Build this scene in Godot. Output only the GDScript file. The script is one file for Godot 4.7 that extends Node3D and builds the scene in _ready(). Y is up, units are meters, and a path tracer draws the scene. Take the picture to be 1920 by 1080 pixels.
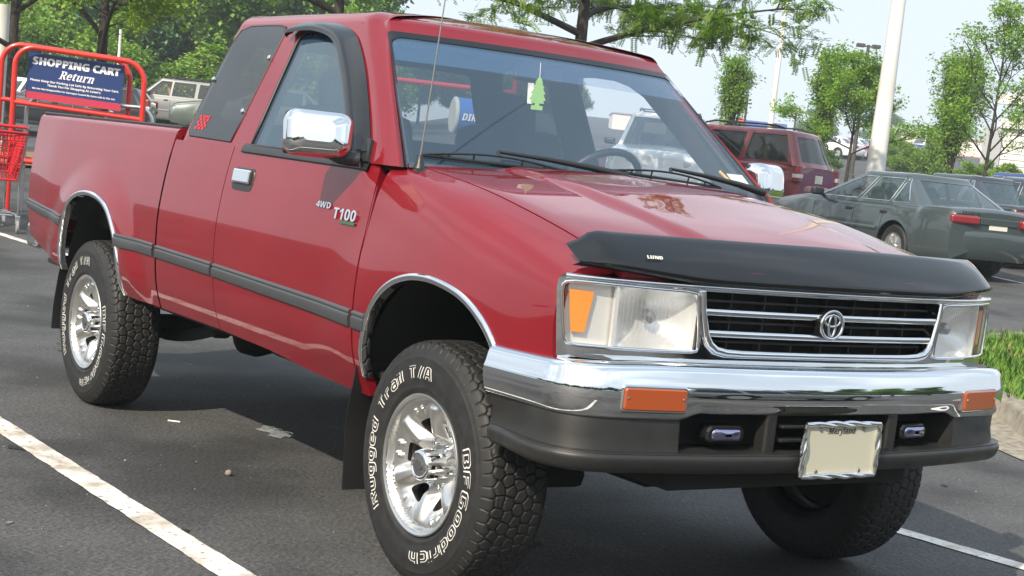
extends Node3D

# A red extended-cab pickup in a shopping-centre car park on a hazy sunny spring day.
# Axes: x runs to the front of the pickup, y up, z to its right-hand side; the origin is under its front axle.

const CAM_AT := Vector3(3.97996, 1.33191, 3.33907)
const CAM_TURN := Vector3(-0.141113, 0.960898, 0.106274)
const CAM_FOCAL := 2896.314          # in pixels of a picture 1080 pixels high
const SUN_FROM := Vector3(0.36, 0.60, 0.70)

var M := {}
var used := {}
var rng := RandomNumberGenerator.new()


func _ready() -> void:
	rng.seed = 20240517
	var cam := Camera3D.new()
	cam.name = "camera"
	add_child(cam)
	cam.position = CAM_AT
	cam.rotation = CAM_TURN
	cam.set_frustum(2.0 * 540.0 / CAM_FOCAL * 0.1, Vector2(0, 180.0 / CAM_FOCAL * 0.1), 0.1, 3000.0)
	cam.keep_aspect = Camera3D.KEEP_HEIGHT
	cam.current = true
	var sky_mat := ProceduralSkyMaterial.new()
	sky_mat.sky_top_color = Color(0.75, 0.835, 0.93)
	sky_mat.sky_horizon_color = Color(0.90, 0.94, 0.975)
	sky_mat.sky_curve = 0.40
	sky_mat.sky_energy_multiplier = 0.98
	sky_mat.ground_bottom_color = Color(0.30, 0.30, 0.30)
	sky_mat.ground_horizon_color = Color(0.62, 0.66, 0.66)
	sky_mat.sun_angle_max = 70.0
	sky_mat.sun_curve = 0.42
	sky_mat.sky_cover = sky_haze()
	sky_mat.sky_cover_modulate = Color(1, 1, 1, 1)
	var env := Environment.new()
	env.background_mode = Environment.BG_SKY
	env.sky = Sky.new()
	env.sky.sky_material = sky_mat
	env.tonemap_mode = Environment.TONE_MAPPER_LINEAR
	env.tonemap_exposure = 1.25
	env.sdfgi_enabled = true
	env.ssao_enabled = true
	env.ssil_enabled = true
	env.fog_enabled = true
	env.fog_density = 0.0011
	env.fog_light_color = Color(0.86, 0.91, 0.95)
	var we := WorldEnvironment.new()
	we.name = "world_environment"
	we.environment = env
	add_child(we)
	var sun := DirectionalLight3D.new()
	sun.name = "sun"
	sun.light_energy = 1.6
	sun.light_color = Color(1.0, 0.955, 0.88)
	sun.light_angular_distance = 0.6
	sun.shadow_enabled = true
	add_child(sun)
	sun.look_at_from_position(SUN_FROM * 50.0, Vector3.ZERO)
	make_materials()
	build_ground()
	build_pickup()
	build_lot()
	build_trees()
	build_buildings()
	build_litter()


func sky_haze() -> Texture2D:
	# thin high cloud: soft white streaks, more of them towards the zenith
	var nz := FastNoiseLite.new()
	nz.seed = 11
	nz.noise_type = FastNoiseLite.TYPE_SIMPLEX_SMOOTH
	nz.frequency = 1.0
	nz.fractal_octaves = 5
	var w := 512
	var h := 256
	var im := Image.create(w, h, false, Image.FORMAT_RGBA8)
	for j in h:
		var up := (0.5 - (j + 0.5) / h) * PI
		for i in w:
			var a := (i + 0.5) / w * TAU
			var d := Vector3(cos(up) * cos(a), sin(up), cos(up) * sin(a))
			var q := Vector3(d.x, 0, d.z) / (absf(d.y) + 0.25)
			var k := nz.get_noise_3d(q.x * 0.9, q.z * 1.6, 3.0) + 0.12
			k = clampf(k * 1.6, 0.0, 1.0) * smoothstep(0.08, 0.40, d.y) * 0.60
			im.set_pixel(i, j, Color(1, 1, 1, k))
	return ImageTexture.create_from_image(im)


# ---------------------------------------------------------------- materials

func lin(r: float, g: float, b: float) -> Color:
	return Color(r, g, b).linear_to_srgb()


func mat(called: String, c: Color, rough := 0.6, metal := 0.0) -> StandardMaterial3D:
	var m := StandardMaterial3D.new()
	m.resource_name = called
	m.albedo_color = c
	m.roughness = rough
	m.metallic = metal
	M[called] = m
	return m


func glass(called: String, c: Color, alpha: float) -> StandardMaterial3D:
	var m := mat(called, Color(c.r, c.g, c.b, alpha), 0.02)
	m.transparency = BaseMaterial3D.TRANSPARENCY_ALPHA
	return m


func paint(called: String, c: Color, rough := 0.35, metal := 0.0) -> StandardMaterial3D:
	var m := mat(called, c, rough, metal)
	m.clearcoat_enabled = true
	m.clearcoat = 1.0
	m.clearcoat_roughness = 0.025
	return m


func noise_tex(size: int, freq: float, colors: Array, stops: Array, kind := FastNoiseLite.TYPE_SIMPLEX_SMOOTH, octaves := 4, sd := 1) -> NoiseTexture2D:
	var n := FastNoiseLite.new()
	n.noise_type = kind
	n.frequency = freq
	n.seed = sd
	n.fractal_octaves = octaves
	var t := NoiseTexture2D.new()
	t.width = size
	t.height = size
	t.seamless = true
	t.noise = n
	var g := Gradient.new()
	g.offsets = PackedFloat32Array(stops)
	g.colors = PackedColorArray(colors)
	t.color_ramp = g
	return t


func grey(v: float) -> Color:
	return Color(v, v, v)


func make_materials() -> void:
	var m := paint("red_paint", lin(0.180, 0.0058, 0.0115), 0.55, 0.0)
	m.metallic_specular = 0.18
	m.clearcoat_roughness = 0.018
	m.albedo_texture = noise_tex(512, 0.006, [grey(0.965), grey(1.0)], [0.25, 0.7], FastNoiseLite.TYPE_SIMPLEX_SMOOTH, 6, 33)
	m.uv1_triplanar = true
	m.uv1_scale = Vector3(0.7, 0.7, 0.7)
	mat("chrome", lin(0.78, 0.79, 0.80), 0.035, 1.0)
	mat("brushed_alloy", lin(0.66, 0.655, 0.64), 0.36, 1.0)
	mat("dull_steel", lin(0.35, 0.35, 0.36), 0.38, 0.9)
	m = mat("black_plastic", lin(0.018, 0.019, 0.02), 0.42)
	m = mat("gloss_black", lin(0.010, 0.011, 0.012), 0.07)
	m = mat("smoke_plastic", lin(0.009, 0.010, 0.011), 0.03)
	m.metallic_specular = 0.5
	m = mat("grey_plastic", lin(0.017, 0.017, 0.0165), 0.45)
	m.roughness_texture = noise_tex(256, 0.02, [grey(0.32), grey(0.55)], [0.2, 0.8])
	m.roughness = 1.0
	m.uv1_triplanar = true
	m.uv1_scale = Vector3(2, 2, 2)
	mat("moulding_grey", lin(0.045, 0.048, 0.052), 0.38)
	mat("underbody", lin(0.012, 0.012, 0.012), 0.85)
	m = mat("rubber", lin(0.017, 0.017, 0.017), 0.62)
	m.albedo_texture = noise_tex(512, 0.012, [grey(0.78), grey(1.0)], [0.3, 0.7])
	m.uv1_triplanar = true
	m.uv1_scale = Vector3(3, 3, 3)
	mat("rubber_flap", lin(0.015, 0.015, 0.016), 0.5)
	mat("letter_white", lin(0.70, 0.69, 0.65), 0.6)
	mat("letter_black", lin(0.018, 0.018, 0.018), 0.6)
	mat("trim_fabric", lin(0.020, 0.022, 0.026), 0.9)
	mat("dash_plastic", lin(0.035, 0.040, 0.045), 0.7)
	mat("liner_dark", lin(0.035, 0.038, 0.042), 0.9)
	glass("windscreen", lin(0.19, 0.32, 0.47), 0.14)  # sky reflection put into the colour: a bluish film over the clear pane
	glass("shade_tint", lin(0.03, 0.12, 0.30), 0.34)
	glass("side_glass", lin(0.05, 0.10, 0.15), 0.55)
	glass("tint_glass", lin(0.020, 0.022, 0.024), 0.80)
	glass("clear_glass", lin(0.5, 0.55, 0.56), 0.05)
	glass("lens", lin(0.75, 0.77, 0.78), 0.04)
	mat("amber", lin(0.66, 0.20, 0.004), 0.3)
	m = mat("amber_lens", lin(0.30, 0.052, 0.005), 0.12)
	m.clearcoat_enabled = true
	m = mat("reflector", lin(0.80, 0.80, 0.79), 0.34, 0.65)
	mat("plate_cream", lin(0.47, 0.455, 0.36), 0.5)
	mat("ink", lin(0.05, 0.055, 0.05), 0.6)
	mat("badge_green", lin(0.03, 0.10, 0.04), 0.5)
	m = mat("sticker_red", lin(0.42, 0.02, 0.03), 0.6)
	mat("freshener_green", lin(0.20, 0.40, 0.09), 0.7)
	mat("card_white", lin(0.75, 0.75, 0.72), 0.7)
	mat("orange_sticker", lin(0.75, 0.16, 0.03), 0.6)
	mat("yellow_sticker", lin(0.75, 0.45, 0.05), 0.6)
	mat("lamp_violet", lin(0.36, 0.36, 0.52), 0.06, 1.0)
	# the lot
	m = mat("red_tube", lin(0.52, 0.022, 0.012), 0.32)
	m.clearcoat_enabled = true
	m.clearcoat = 0.6
	m.clearcoat_roughness = 0.1
	mat("sign_blue", lin(0.013, 0.035, 0.135), 0.38)
	mat("sign_red", lin(0.42, 0.03, 0.06), 0.4)
	mat("sign_white", lin(0.80, 0.80, 0.80), 0.45)
	mat("galvanised", lin(0.55, 0.57, 0.58), 0.32, 1.0)
	mat("cart_red", lin(0.48, 0.012, 0.02), 0.42)
	mat("wheel_grey", lin(0.25, 0.25, 0.25), 0.6)
	m = mat("pole_white", lin(0.66, 0.66, 0.64), 0.42)
	m.albedo_texture = noise_tex(256, 0.02, [Color(0.93, 0.92, 0.90), grey(0.965), grey(1.0)], [0.18, 0.40, 0.75])
	m.uv1_triplanar = true
	m.uv1_scale = Vector3(0.6, 0.15, 0.6)
	mat("pole_bronze", lin(0.05, 0.045, 0.04), 0.5)
	mat("concrete", lin(0.42, 0.39, 0.33), 0.9)
	m = paint("car_grey", lin(0.045, 0.060, 0.064), 0.45, 0.2)
	paint("car_maroon", lin(0.17, 0.012, 0.020), 0.4, 0.1)
	paint("car_silver", lin(0.25, 0.25, 0.245), 0.35, 0.5)
	paint("car_white", lin(0.74, 0.75, 0.76), 0.4)
	paint("car_dark", lin(0.020, 0.024, 0.028), 0.35, 0.2)
	paint("car_blue", lin(0.02, 0.045, 0.18), 0.35, 0.3)
	paint("car_green", lin(0.16, 0.19, 0.17), 0.35, 0.4)
	paint("car_red", lin(0.40, 0.015, 0.02), 0.35)
	glass("car_glass", lin(0.05, 0.08, 0.09), 0.48)
	glass("car_glass_dark", lin(0.02, 0.022, 0.024), 0.86)
	m = mat("tail_red", lin(0.19, 0.005, 0.008), 0.15)
	m.clearcoat_enabled = true
	mat("tail_clear", lin(0.62, 0.58, 0.56), 0.2)
	mat("plate_white", lin(0.62, 0.61, 0.52), 0.5)
	mat("skin", lin(0.36, 0.19, 0.12), 0.6)
	mat("shirt", lin(0.10, 0.012, 0.014), 0.85)
	mat("hair", lin(0.02, 0.014, 0.010), 0.8)
	mat("headlight_silver", lin(0.62, 0.64, 0.65), 0.15, 0.6)
	mat("kiosk_blue", lin(0.035, 0.13, 0.46), 0.4)
	mat("kiosk_white", lin(0.44, 0.47, 0.46), 0.5)


# ---------------------------------------------------------------- naming

func numbered(called: String) -> String:
	var k: int = used.get(called, 0)
	used[called] = k + 1
	return called if k == 0 else "%s_%03d" % [called, k]


func tag(o: Node3D, label: String, category: String, group := "") -> Node3D:
	o.set_meta("label", label)
	o.set_meta("category", category)
	if group:
		o.set_meta("group", group)
	return o


func thing(called: String, label: String, category: String, at := Vector3.ZERO, turn := 0.0, group := "") -> Node3D:
	var o := Node3D.new()
	o.name = numbered(called)
	add_child(o)
	o.position = at
	o.rotation.y = turn
	return tag(o, label, category, group)


func piece(called: String, parent: Node3D) -> Node3D:
	var o := Node3D.new()
	o.name = called
	parent.add_child(o, true)
	return o


func put(called: String, mb: MB, m, parent: Node = null) -> MeshInstance3D:
	var o := MeshInstance3D.new()
	o.mesh = mb.mesh()
	o.material_override = M[m] if m is String else m
	if parent == null:
		o.name = numbered(called)
		add_child(o)
	else:
		o.name = called
		parent.add_child(o, true)
	return o


func put_mesh(called: String, me: Mesh, m, parent: Node) -> MeshInstance3D:
	var o := MeshInstance3D.new()
	o.mesh = me
	o.material_override = M[m] if m is String else m
	o.name = called
	parent.add_child(o, true)
	return o


func structure(called: String, mb: MB, m) -> MeshInstance3D:
	var o := put(called, mb, m)
	o.set_meta("kind", "structure")
	o.set_meta("label", called.replace("_", " "))
	return o


func letters(text: String, size: float, depth: float, bold := true, serif := false, slant := 0.0, stretch := 1.0, fat := 0.0) -> ArrayMesh:
	# flat lettering, centred, of a capital height of about «size», facing +z
	var t := TextMesh.new()
	var f := SystemFont.new()
	f.font_names = PackedStringArray(["Droid Serif" if serif else "Droid Sans"])
	f.font_weight = 700 if bold else 400
	if fat > 0.0:
		var fv := FontVariation.new()
		fv.base_font = f
		fv.variation_embolden = fat
		t.font = fv
	else:
		t.font = f
	t.text = text
	t.font_size = 64
	t.pixel_size = size / 46.0
	t.depth = depth
	t.curve_step = 2.0
	var out := ArrayMesh.new()
	for s in t.get_surface_count():
		var arr := t.surface_get_arrays(s)
		var v: PackedVector3Array = arr[Mesh.ARRAY_VERTEX]
		for i in v.size():
			v[i] = Vector3(v[i].x * stretch + v[i].y * slant, v[i].y, v[i].z)
		arr[Mesh.ARRAY_VERTEX] = v
		out.add_surface_from_arrays(Mesh.PRIMITIVE_TRIANGLES, arr)
	return out


# ---------------------------------------------------------------- mesh building

class MB:
	var v := PackedVector3Array()
	var n := PackedVector3Array()
	var uv := PackedVector2Array()

	func tri(a: Vector3, b: Vector3, c: Vector3, na: Vector3, nb: Vector3, nc: Vector3) -> void:
		if (b - a).cross(c - a).dot(na + nb + nc) > 0.0:
			v.append_array([a, c, b])
			n.append_array([na, nc, nb])
		else:
			v.append_array([a, b, c])
			n.append_array([na, nb, nc])

	func quad(a: Vector3, b: Vector3, c: Vector3, d: Vector3, away := Vector3.INF) -> void:
		var g := (b - a).cross(c - a) + (c - a).cross(d - a)
		if g.length_squared() < 1e-16:
			return
		g = g.normalized()
		if away != Vector3.INF and g.dot((a + c) * 0.5 - away) < 0.0:
			g = -g
		tri(a, b, c, g, g, g)
		tri(a, c, d, g, g, g)

	func squad(a: Vector3, b: Vector3, c: Vector3, d: Vector3, na: Vector3, nb: Vector3, nc: Vector3, nd: Vector3) -> void:
		tri(a, b, c, na, nb, nc)
		tri(a, c, d, na, nc, nd)

	func grid(rows: Array, closed_u := false, closed_v := false, away := Vector3.INF) -> void:
		# rows of points; smooth normals. rows run along u, points along v
		var nu := rows.size()
		var nv: int = rows[0].size()
		var nn := []
		for i in nu:
			var r := PackedVector3Array()
			r.resize(nv)
			for j in nv:
				var i0 := (i - 1 + nu) % nu if closed_u else maxi(i - 1, 0)
				var i1 := (i + 1) % nu if closed_u else mini(i + 1, nu - 1)
				var j0 := (j - 1 + nv) % nv if closed_v else maxi(j - 1, 0)
				var j1 := (j + 1) % nv if closed_v else mini(j + 1, nv - 1)
				var g: Vector3 = (rows[i1][j] - rows[i0][j]).cross(rows[i][j1] - rows[i][j0])
				r[j] = g.normalized() if g.length_squared() > 1e-20 else Vector3.UP
			nn.append(r)
		if away != Vector3.INF:
			var s := 0.0
			for i in range(0, nu, maxi(1, nu / 6)):
				for j in range(0, nv, maxi(1, nv / 6)):
					s += signf(nn[i][j].dot(rows[i][j] - away))
			if s < 0.0:
				for i in nu:
					for j in nv:
						nn[i][j] = -nn[i][j]
		for i in (nu if closed_u else nu - 1):
			var k := (i + 1) % nu
			for j in (nv if closed_v else nv - 1):
				var l := (j + 1) % nv
				squad(rows[i][j], rows[k][j], rows[k][l], rows[i][l], nn[i][j], nn[k][j], nn[k][l], nn[i][l])

	func tube(path: Array, rad, sides := 8, caps := true, closed := false) -> void:
		var m := path.size()
		var rows := []
		var up := Vector3.UP
		var prev := Vector3.ZERO
		for i in m:
			var t: Vector3
			if closed:
				t = path[(i + 1) % m] - path[(i - 1 + m) % m]
			else:
				t = path[mini(i + 1, m - 1)] - path[maxi(i - 1, 0)]
			t = t.normalized()
			var s: Vector3
			if prev == Vector3.ZERO:
				s = t.cross(up)
				if s.length() < 0.1:
					s = t.cross(Vector3.RIGHT)
			else:
				s = prev - t * prev.dot(t)
			s = s.normalized()
			prev = s
			var w := t.cross(s)
			var r: float = rad if rad is float else rad[i]
			var row := PackedVector3Array()
			for k in sides:
				var a := TAU * k / sides
				row.append(path[i] + (s * cos(a) + w * sin(a)) * r)
			rows.append([row, path[i], r])
		for i in (m if closed else m - 1):
			var k := (i + 1) % m
			var A: PackedVector3Array = rows[i][0]
			var B: PackedVector3Array = rows[k][0]
			for j in sides:
				var l := (j + 1) % sides
				var ca: Vector3 = rows[i][1]
				var cb: Vector3 = rows[k][1]
				squad(A[j], B[j], B[l], A[l], (A[j] - ca).normalized(), (B[j] - cb).normalized(), (B[l] - cb).normalized(), (A[l] - ca).normalized())
		if caps and not closed:
			for e in [0, m - 1]:
				var A: PackedVector3Array = rows[e][0]
				var cc: Vector3 = rows[e][1]
				var d: Vector3 = (path[0] - path[1]).normalized() if e == 0 else (path[m - 1] - path[m - 2]).normalized()
				for j in sides:
					tri(cc, A[j], A[(j + 1) % sides], d, d, d)

	func lathe(prof: Array, xf: Transform3D, segs := 24, from := 0.0, to := TAU) -> void:
		# profile of (radius, along the y axis); corners sharper than 35 degrees stay sharp
		var m := prof.size()
		for i in m - 1:
			var a: Vector2 = prof[i]
			var b: Vector2 = prof[i + 1]
			var d := b - a
			if d.length() < 1e-7:
				continue
			var nm := Vector2(d.y, -d.x).normalized()
			var na := nm
			var nb := nm
			if i > 0:
				var e: Vector2 = a - prof[i - 1]
				var q := Vector2(e.y, -e.x).normalized()
				if q.dot(nm) > 0.82:
					na = (q + nm).normalized()
			if i < m - 2:
				var e: Vector2 = prof[i + 2] - b
				var q := Vector2(e.y, -e.x).normalized()
				if q.dot(nm) > 0.82:
					nb = (q + nm).normalized()
			for k in segs:
				var t0 := from + (to - from) * k / segs
				var t1 := from + (to - from) * (k + 1) / segs
				var c0 := Vector3(cos(t0), 0, sin(t0))
				var c1 := Vector3(cos(t1), 0, sin(t1))
				var y := Vector3.UP
				squad(xf * (c0 * a.x + y * a.y), xf * (c0 * b.x + y * b.y), xf * (c1 * b.x + y * b.y), xf * (c1 * a.x + y * a.y),
					xf.basis * (c0 * na.x + y * na.y), xf.basis * (c0 * nb.x + y * nb.y), xf.basis * (c1 * nb.x + y * nb.y), xf.basis * (c1 * na.x + y * na.y))

	func rbox(c: Vector3, size: Vector3, r := 0.004, basis := Basis.IDENTITY) -> void:
		var h := size * 0.5
		r = minf(r, minf(h.x, minf(h.y, h.z)) * 0.98)
		for ax in 3:
			for sg in [-1.0, 1.0]:
				var b := (ax + 1) % 3
				var d := (ax + 2) % 3
				var pu := [-h[b], -h[b] + r, h[b] - r, h[b]]
				var pv := [-h[d], -h[d] + r, h[d] - r, h[d]]
				var P := []
				var N := []
				for i in 4:
					for j in 4:
						var p := Vector3.ZERO
						p[ax] = h[ax] * sg
						p[b] = pu[i]
						p[d] = pv[j]
						var q := p.clamp(-h + Vector3.ONE * r, h - Vector3.ONE * r)
						var e := (p - q).normalized()
						P.append(c + basis * (q + e * r))
						N.append(basis * e)
				for i in 3:
					for j in 3:
						squad(P[i * 4 + j], P[i * 4 + 4 + j], P[i * 4 + 5 + j], P[i * 4 + 1 + j], N[i * 4 + j], N[i * 4 + 4 + j], N[i * 4 + 5 + j], N[i * 4 + 1 + j])

	func plate(poly: PackedVector2Array, depth: float, xf: Transform3D, bevel := 0.0) -> void:
		# a flat outline in xf's xy plane, from z = -depth to its face at z = 0
		var m := poly.size()
		var s := 1.0 if not Geometry2D.is_polygon_clockwise(poly) else -1.0
		var ins := PackedVector2Array()
		for i in m:
			var e0 := (poly[i] - poly[(i - 1 + m) % m]).normalized()
			var e1 := (poly[(i + 1) % m] - poly[i]).normalized()
			var q := (Vector2(-e0.y, e0.x) + Vector2(-e1.y, e1.x)) * s
			q = q.normalized() / maxf(0.5, q.length() * 0.5)
			ins.append(poly[i] + q * bevel)
		var zf := xf.basis.z
		var ids := Geometry2D.triangulate_polygon(ins)
		for k in range(0, ids.size(), 3):
			var a := ins[ids[k]]
			var b := ins[ids[k + 1]]
			var c := ins[ids[k + 2]]
			tri(xf * Vector3(a.x, a.y, 0), xf * Vector3(b.x, b.y, 0), xf * Vector3(c.x, c.y, 0), zf, zf, zf)
			tri(xf * Vector3(a.x, a.y, -depth), xf * Vector3(b.x, b.y, -depth), xf * Vector3(c.x, c.y, -depth), -zf, -zf, -zf)
		for i in m:
			var k := (i + 1) % m
			var e := (poly[k] - poly[i]).normalized() * s
			var side := xf.basis * Vector3(e.y, -e.x, 0)
			var a := xf * Vector3(poly[i].x, poly[i].y, -bevel)
			var b := xf * Vector3(poly[k].x, poly[k].y, -bevel)
			var c := xf * Vector3(poly[k].x, poly[k].y, -depth)
			var d := xf * Vector3(poly[i].x, poly[i].y, -depth)
			squad(a, b, c, d, side, side, side, side)
			if bevel > 0.0:
				var f := xf * Vector3(ins[i].x, ins[i].y, 0)
				var g := xf * Vector3(ins[k].x, ins[k].y, 0)
				var w := (side + zf).normalized()
				squad(a, b, g, f, w, w, w, w)
				var f2 := xf * Vector3(ins[i].x, ins[i].y, -depth)
				var g2 := xf * Vector3(ins[k].x, ins[k].y, -depth)
				squad(d, c, g2, f2, side, side, side, side)

	func patch(F: Callable, outer: PackedVector2Array, holes: Array, du: float, dv: float, ref: Vector3, off := 0.0, skirt := 0.0) -> void:
		# the part of the surface F(u, v) inside «outer» and outside «holes», facing away from ref
		var lo := outer[0]
		var hi := outer[0]
		for p in outer:
			lo = lo.min(p)
			hi = hi.max(p)
		var nu := maxi(1, ceili((hi.x - lo.x) / du))
		var nv := maxi(1, ceili((hi.y - lo.y) / dv))
		du = (hi.x - lo.x) / nu
		dv = (hi.y - lo.y) / nv
		var eu := du * 0.08
		var ev := dv * 0.08
		var sgn := [0.0]
		var at := func(q: Vector2) -> Array:
			var p: Vector3 = F.call(q.x, q.y)
			var g: Vector3 = (F.call(q.x + eu, q.y) - F.call(q.x - eu, q.y)).cross(F.call(q.x, q.y + ev) - F.call(q.x, q.y - ev))
			g = g.normalized() if g.length_squared() > 1e-24 else Vector3.UP * (sgn[0] if sgn[0] != 0.0 else 1.0)
			if sgn[0] == 0.0:
				sgn[0] = 1.0 if g.dot(p - ref) > 0.0 else -1.0
			g *= sgn[0]
			return [p + g * off, g]
		at.call(outer[0].lerp(outer[outer.size() / 2], 0.5))
		var marked := {}
		var step := minf(du, dv) * 0.2
		for poly in [outer] + holes:
			for i in poly.size():
				var a: Vector2 = poly[i]
				var b: Vector2 = poly[(i + 1) % poly.size()]
				var k := maxi(1, ceili((b - a).length() / step))
				for j in k + 1:
					var q := (a.lerp(b, float(j) / k) - lo) / Vector2(du, dv)
					for t in [Vector2(-0.02, -0.02), Vector2(0.02, 0.02), Vector2(-0.02, 0.02), Vector2(0.02, -0.02)]:
						marked[Vector2i((q + t).floor())] = true
		var cache := {}
		for i in nu:
			for j in nv:
				var c0 := lo + Vector2(i * du, j * dv)
				var cell := PackedVector2Array([c0, c0 + Vector2(du, 0), c0 + Vector2(du, dv), c0 + Vector2(0, dv)])
				if marked.has(Vector2i(i, j)):
					var bits: Array = Geometry2D.intersect_polygons(cell, outer)
					for hole in holes:
						var left := []
						for b in bits:
							left.append_array(Geometry2D.clip_polygons(b, hole))
						bits = left
					for b in bits:
						if b.size() < 3:
							continue
						var ids := Geometry2D.triangulate_polygon(b)
						var got := []
						for q in b:
							got.append(at.call(q))
						for k in range(0, ids.size(), 3):
							var A = got[ids[k]]
							var B = got[ids[k + 1]]
							var C = got[ids[k + 2]]
							tri(A[0], B[0], C[0], A[1], B[1], C[1])
					continue
				var mid := c0 + Vector2(du, dv) * 0.5
				if not Geometry2D.is_point_in_polygon(mid, outer):
					continue
				var out := false
				for hole in holes:
					if Geometry2D.is_point_in_polygon(mid, hole):
						out = true
						break
				if out:
					continue
				var q := []
				for k in [Vector2i(i, j), Vector2i(i + 1, j), Vector2i(i + 1, j + 1), Vector2i(i, j + 1)]:
					if not cache.has(k):
						cache[k] = at.call(lo + Vector2(k.x * du, k.y * dv))
					q.append(cache[k])
				squad(q[0][0], q[1][0], q[2][0], q[3][0], q[0][1], q[1][1], q[2][1], q[3][1])
		if skirt != 0.0:
			for poly in [outer] + holes:
				for i in poly.size():
					var a: Vector2 = poly[i]
					var b: Vector2 = poly[(i + 1) % poly.size()]
					var k := maxi(1, ceili(maxf(absf(b.x - a.x) / du, absf(b.y - a.y) / dv)))
					var A = at.call(a)
					for j in k:
						var B = at.call(a.lerp(b, float(j + 1) / k))
						quad(A[0], B[0], B[0] - B[1] * skirt, A[0] - A[1] * skirt)
						A = B

	func add_mesh(me: Mesh, xf: Transform3D) -> void:
		for s in me.get_surface_count():
			var arr := me.surface_get_arrays(s)
			var vv: PackedVector3Array = arr[Mesh.ARRAY_VERTEX]
			var nn: PackedVector3Array = arr[Mesh.ARRAY_NORMAL]
			var ids = arr[Mesh.ARRAY_INDEX]
			if ids == null or ids.size() == 0:
				ids = range(vv.size())
			for i in ids:
				v.append(xf * vv[i])
				n.append((xf.basis * nn[i]).normalized())

	func mesh() -> ArrayMesh:
		var arr := []
		arr.resize(Mesh.ARRAY_MAX)
		arr[Mesh.ARRAY_VERTEX] = v
		arr[Mesh.ARRAY_NORMAL] = n
		if uv.size() == v.size():
			arr[Mesh.ARRAY_TEX_UV] = uv
		var me := ArrayMesh.new()
		me.add_surface_from_arrays(Mesh.PRIMITIVE_TRIANGLES, arr)
		return me


func v2(list: Array) -> PackedVector2Array:
	var out := PackedVector2Array()
	for i in range(0, list.size(), 2):
		out.append(Vector2(list[i], list[i + 1]))
	return out


func finer(poly: PackedVector2Array, step: float) -> PackedVector2Array:
	var out := PackedVector2Array()
	for i in poly.size():
		var a := poly[i]
		var b := poly[(i + 1) % poly.size()]
		var k := maxi(1, ceili((b - a).length() / step))
		for j in k:
			out.append(a.lerp(b, float(j) / k))
	return out


func smooth_poly(poly: PackedVector2Array, rounds := 2) -> PackedVector2Array:
	# corner cutting
	for r in rounds:
		var out := PackedVector2Array()
		for i in poly.size():
			var a := poly[i]
			var b := poly[(i + 1) % poly.size()]
			out.append(a.lerp(b, 0.25))
			out.append(a.lerp(b, 0.75))
		poly = out
	return poly


func round_rect(w: float, h: float, r: float, seg := 5) -> PackedVector2Array:
	var out := PackedVector2Array()
	for c in 4:
		var cx := (w * 0.5 - r) * (1.0 if c == 0 or c == 3 else -1.0)
		var cy := (h * 0.5 - r) * (1.0 if c < 2 else -1.0)
		for k in seg + 1:
			var a := PI * 0.5 * (c + float(k) / seg)
			out.append(Vector2(cx + cos(a) * r, cy + sin(a) * r))
	return out


func circle(r: float, k: int, sy := 1.0) -> PackedVector2Array:
	var out := PackedVector2Array()
	for i in k:
		out.append(Vector2(cos(TAU * i / k) * r, sin(TAU * i / k) * r * sy))
	return out


func curve_pts(pts: Array, k: int) -> Array:
	# Catmull-Rom through the points
	var out := []
	for i in pts.size() - 1:
		var a: Vector3 = pts[maxi(i - 1, 0)]
		var b: Vector3 = pts[i]
		var c: Vector3 = pts[i + 1]
		var d: Vector3 = pts[mini(i + 2, pts.size() - 1)]
		for j in k:
			out.append(b.cubic_interpolate(c, a, d, float(j) / k))
	out.append(pts[-1])
	return out


func facing(at: Vector3, out: Vector3, up := Vector3.UP) -> Transform3D:
	# a frame whose +z looks along «out»
	var z := out.normalized()
	var x := up.cross(z).normalized()
	return Transform3D(Basis(x, z.cross(x), z), at)


# ---------------------------------------------------------------- the pickup: its surfaces

const STATIONS := [-4.14, -3.6, -2.2, -0.62, -0.40, 0.0, 0.30, 0.52, 0.66, 0.76, 0.84]
var sections: Array = []


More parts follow.
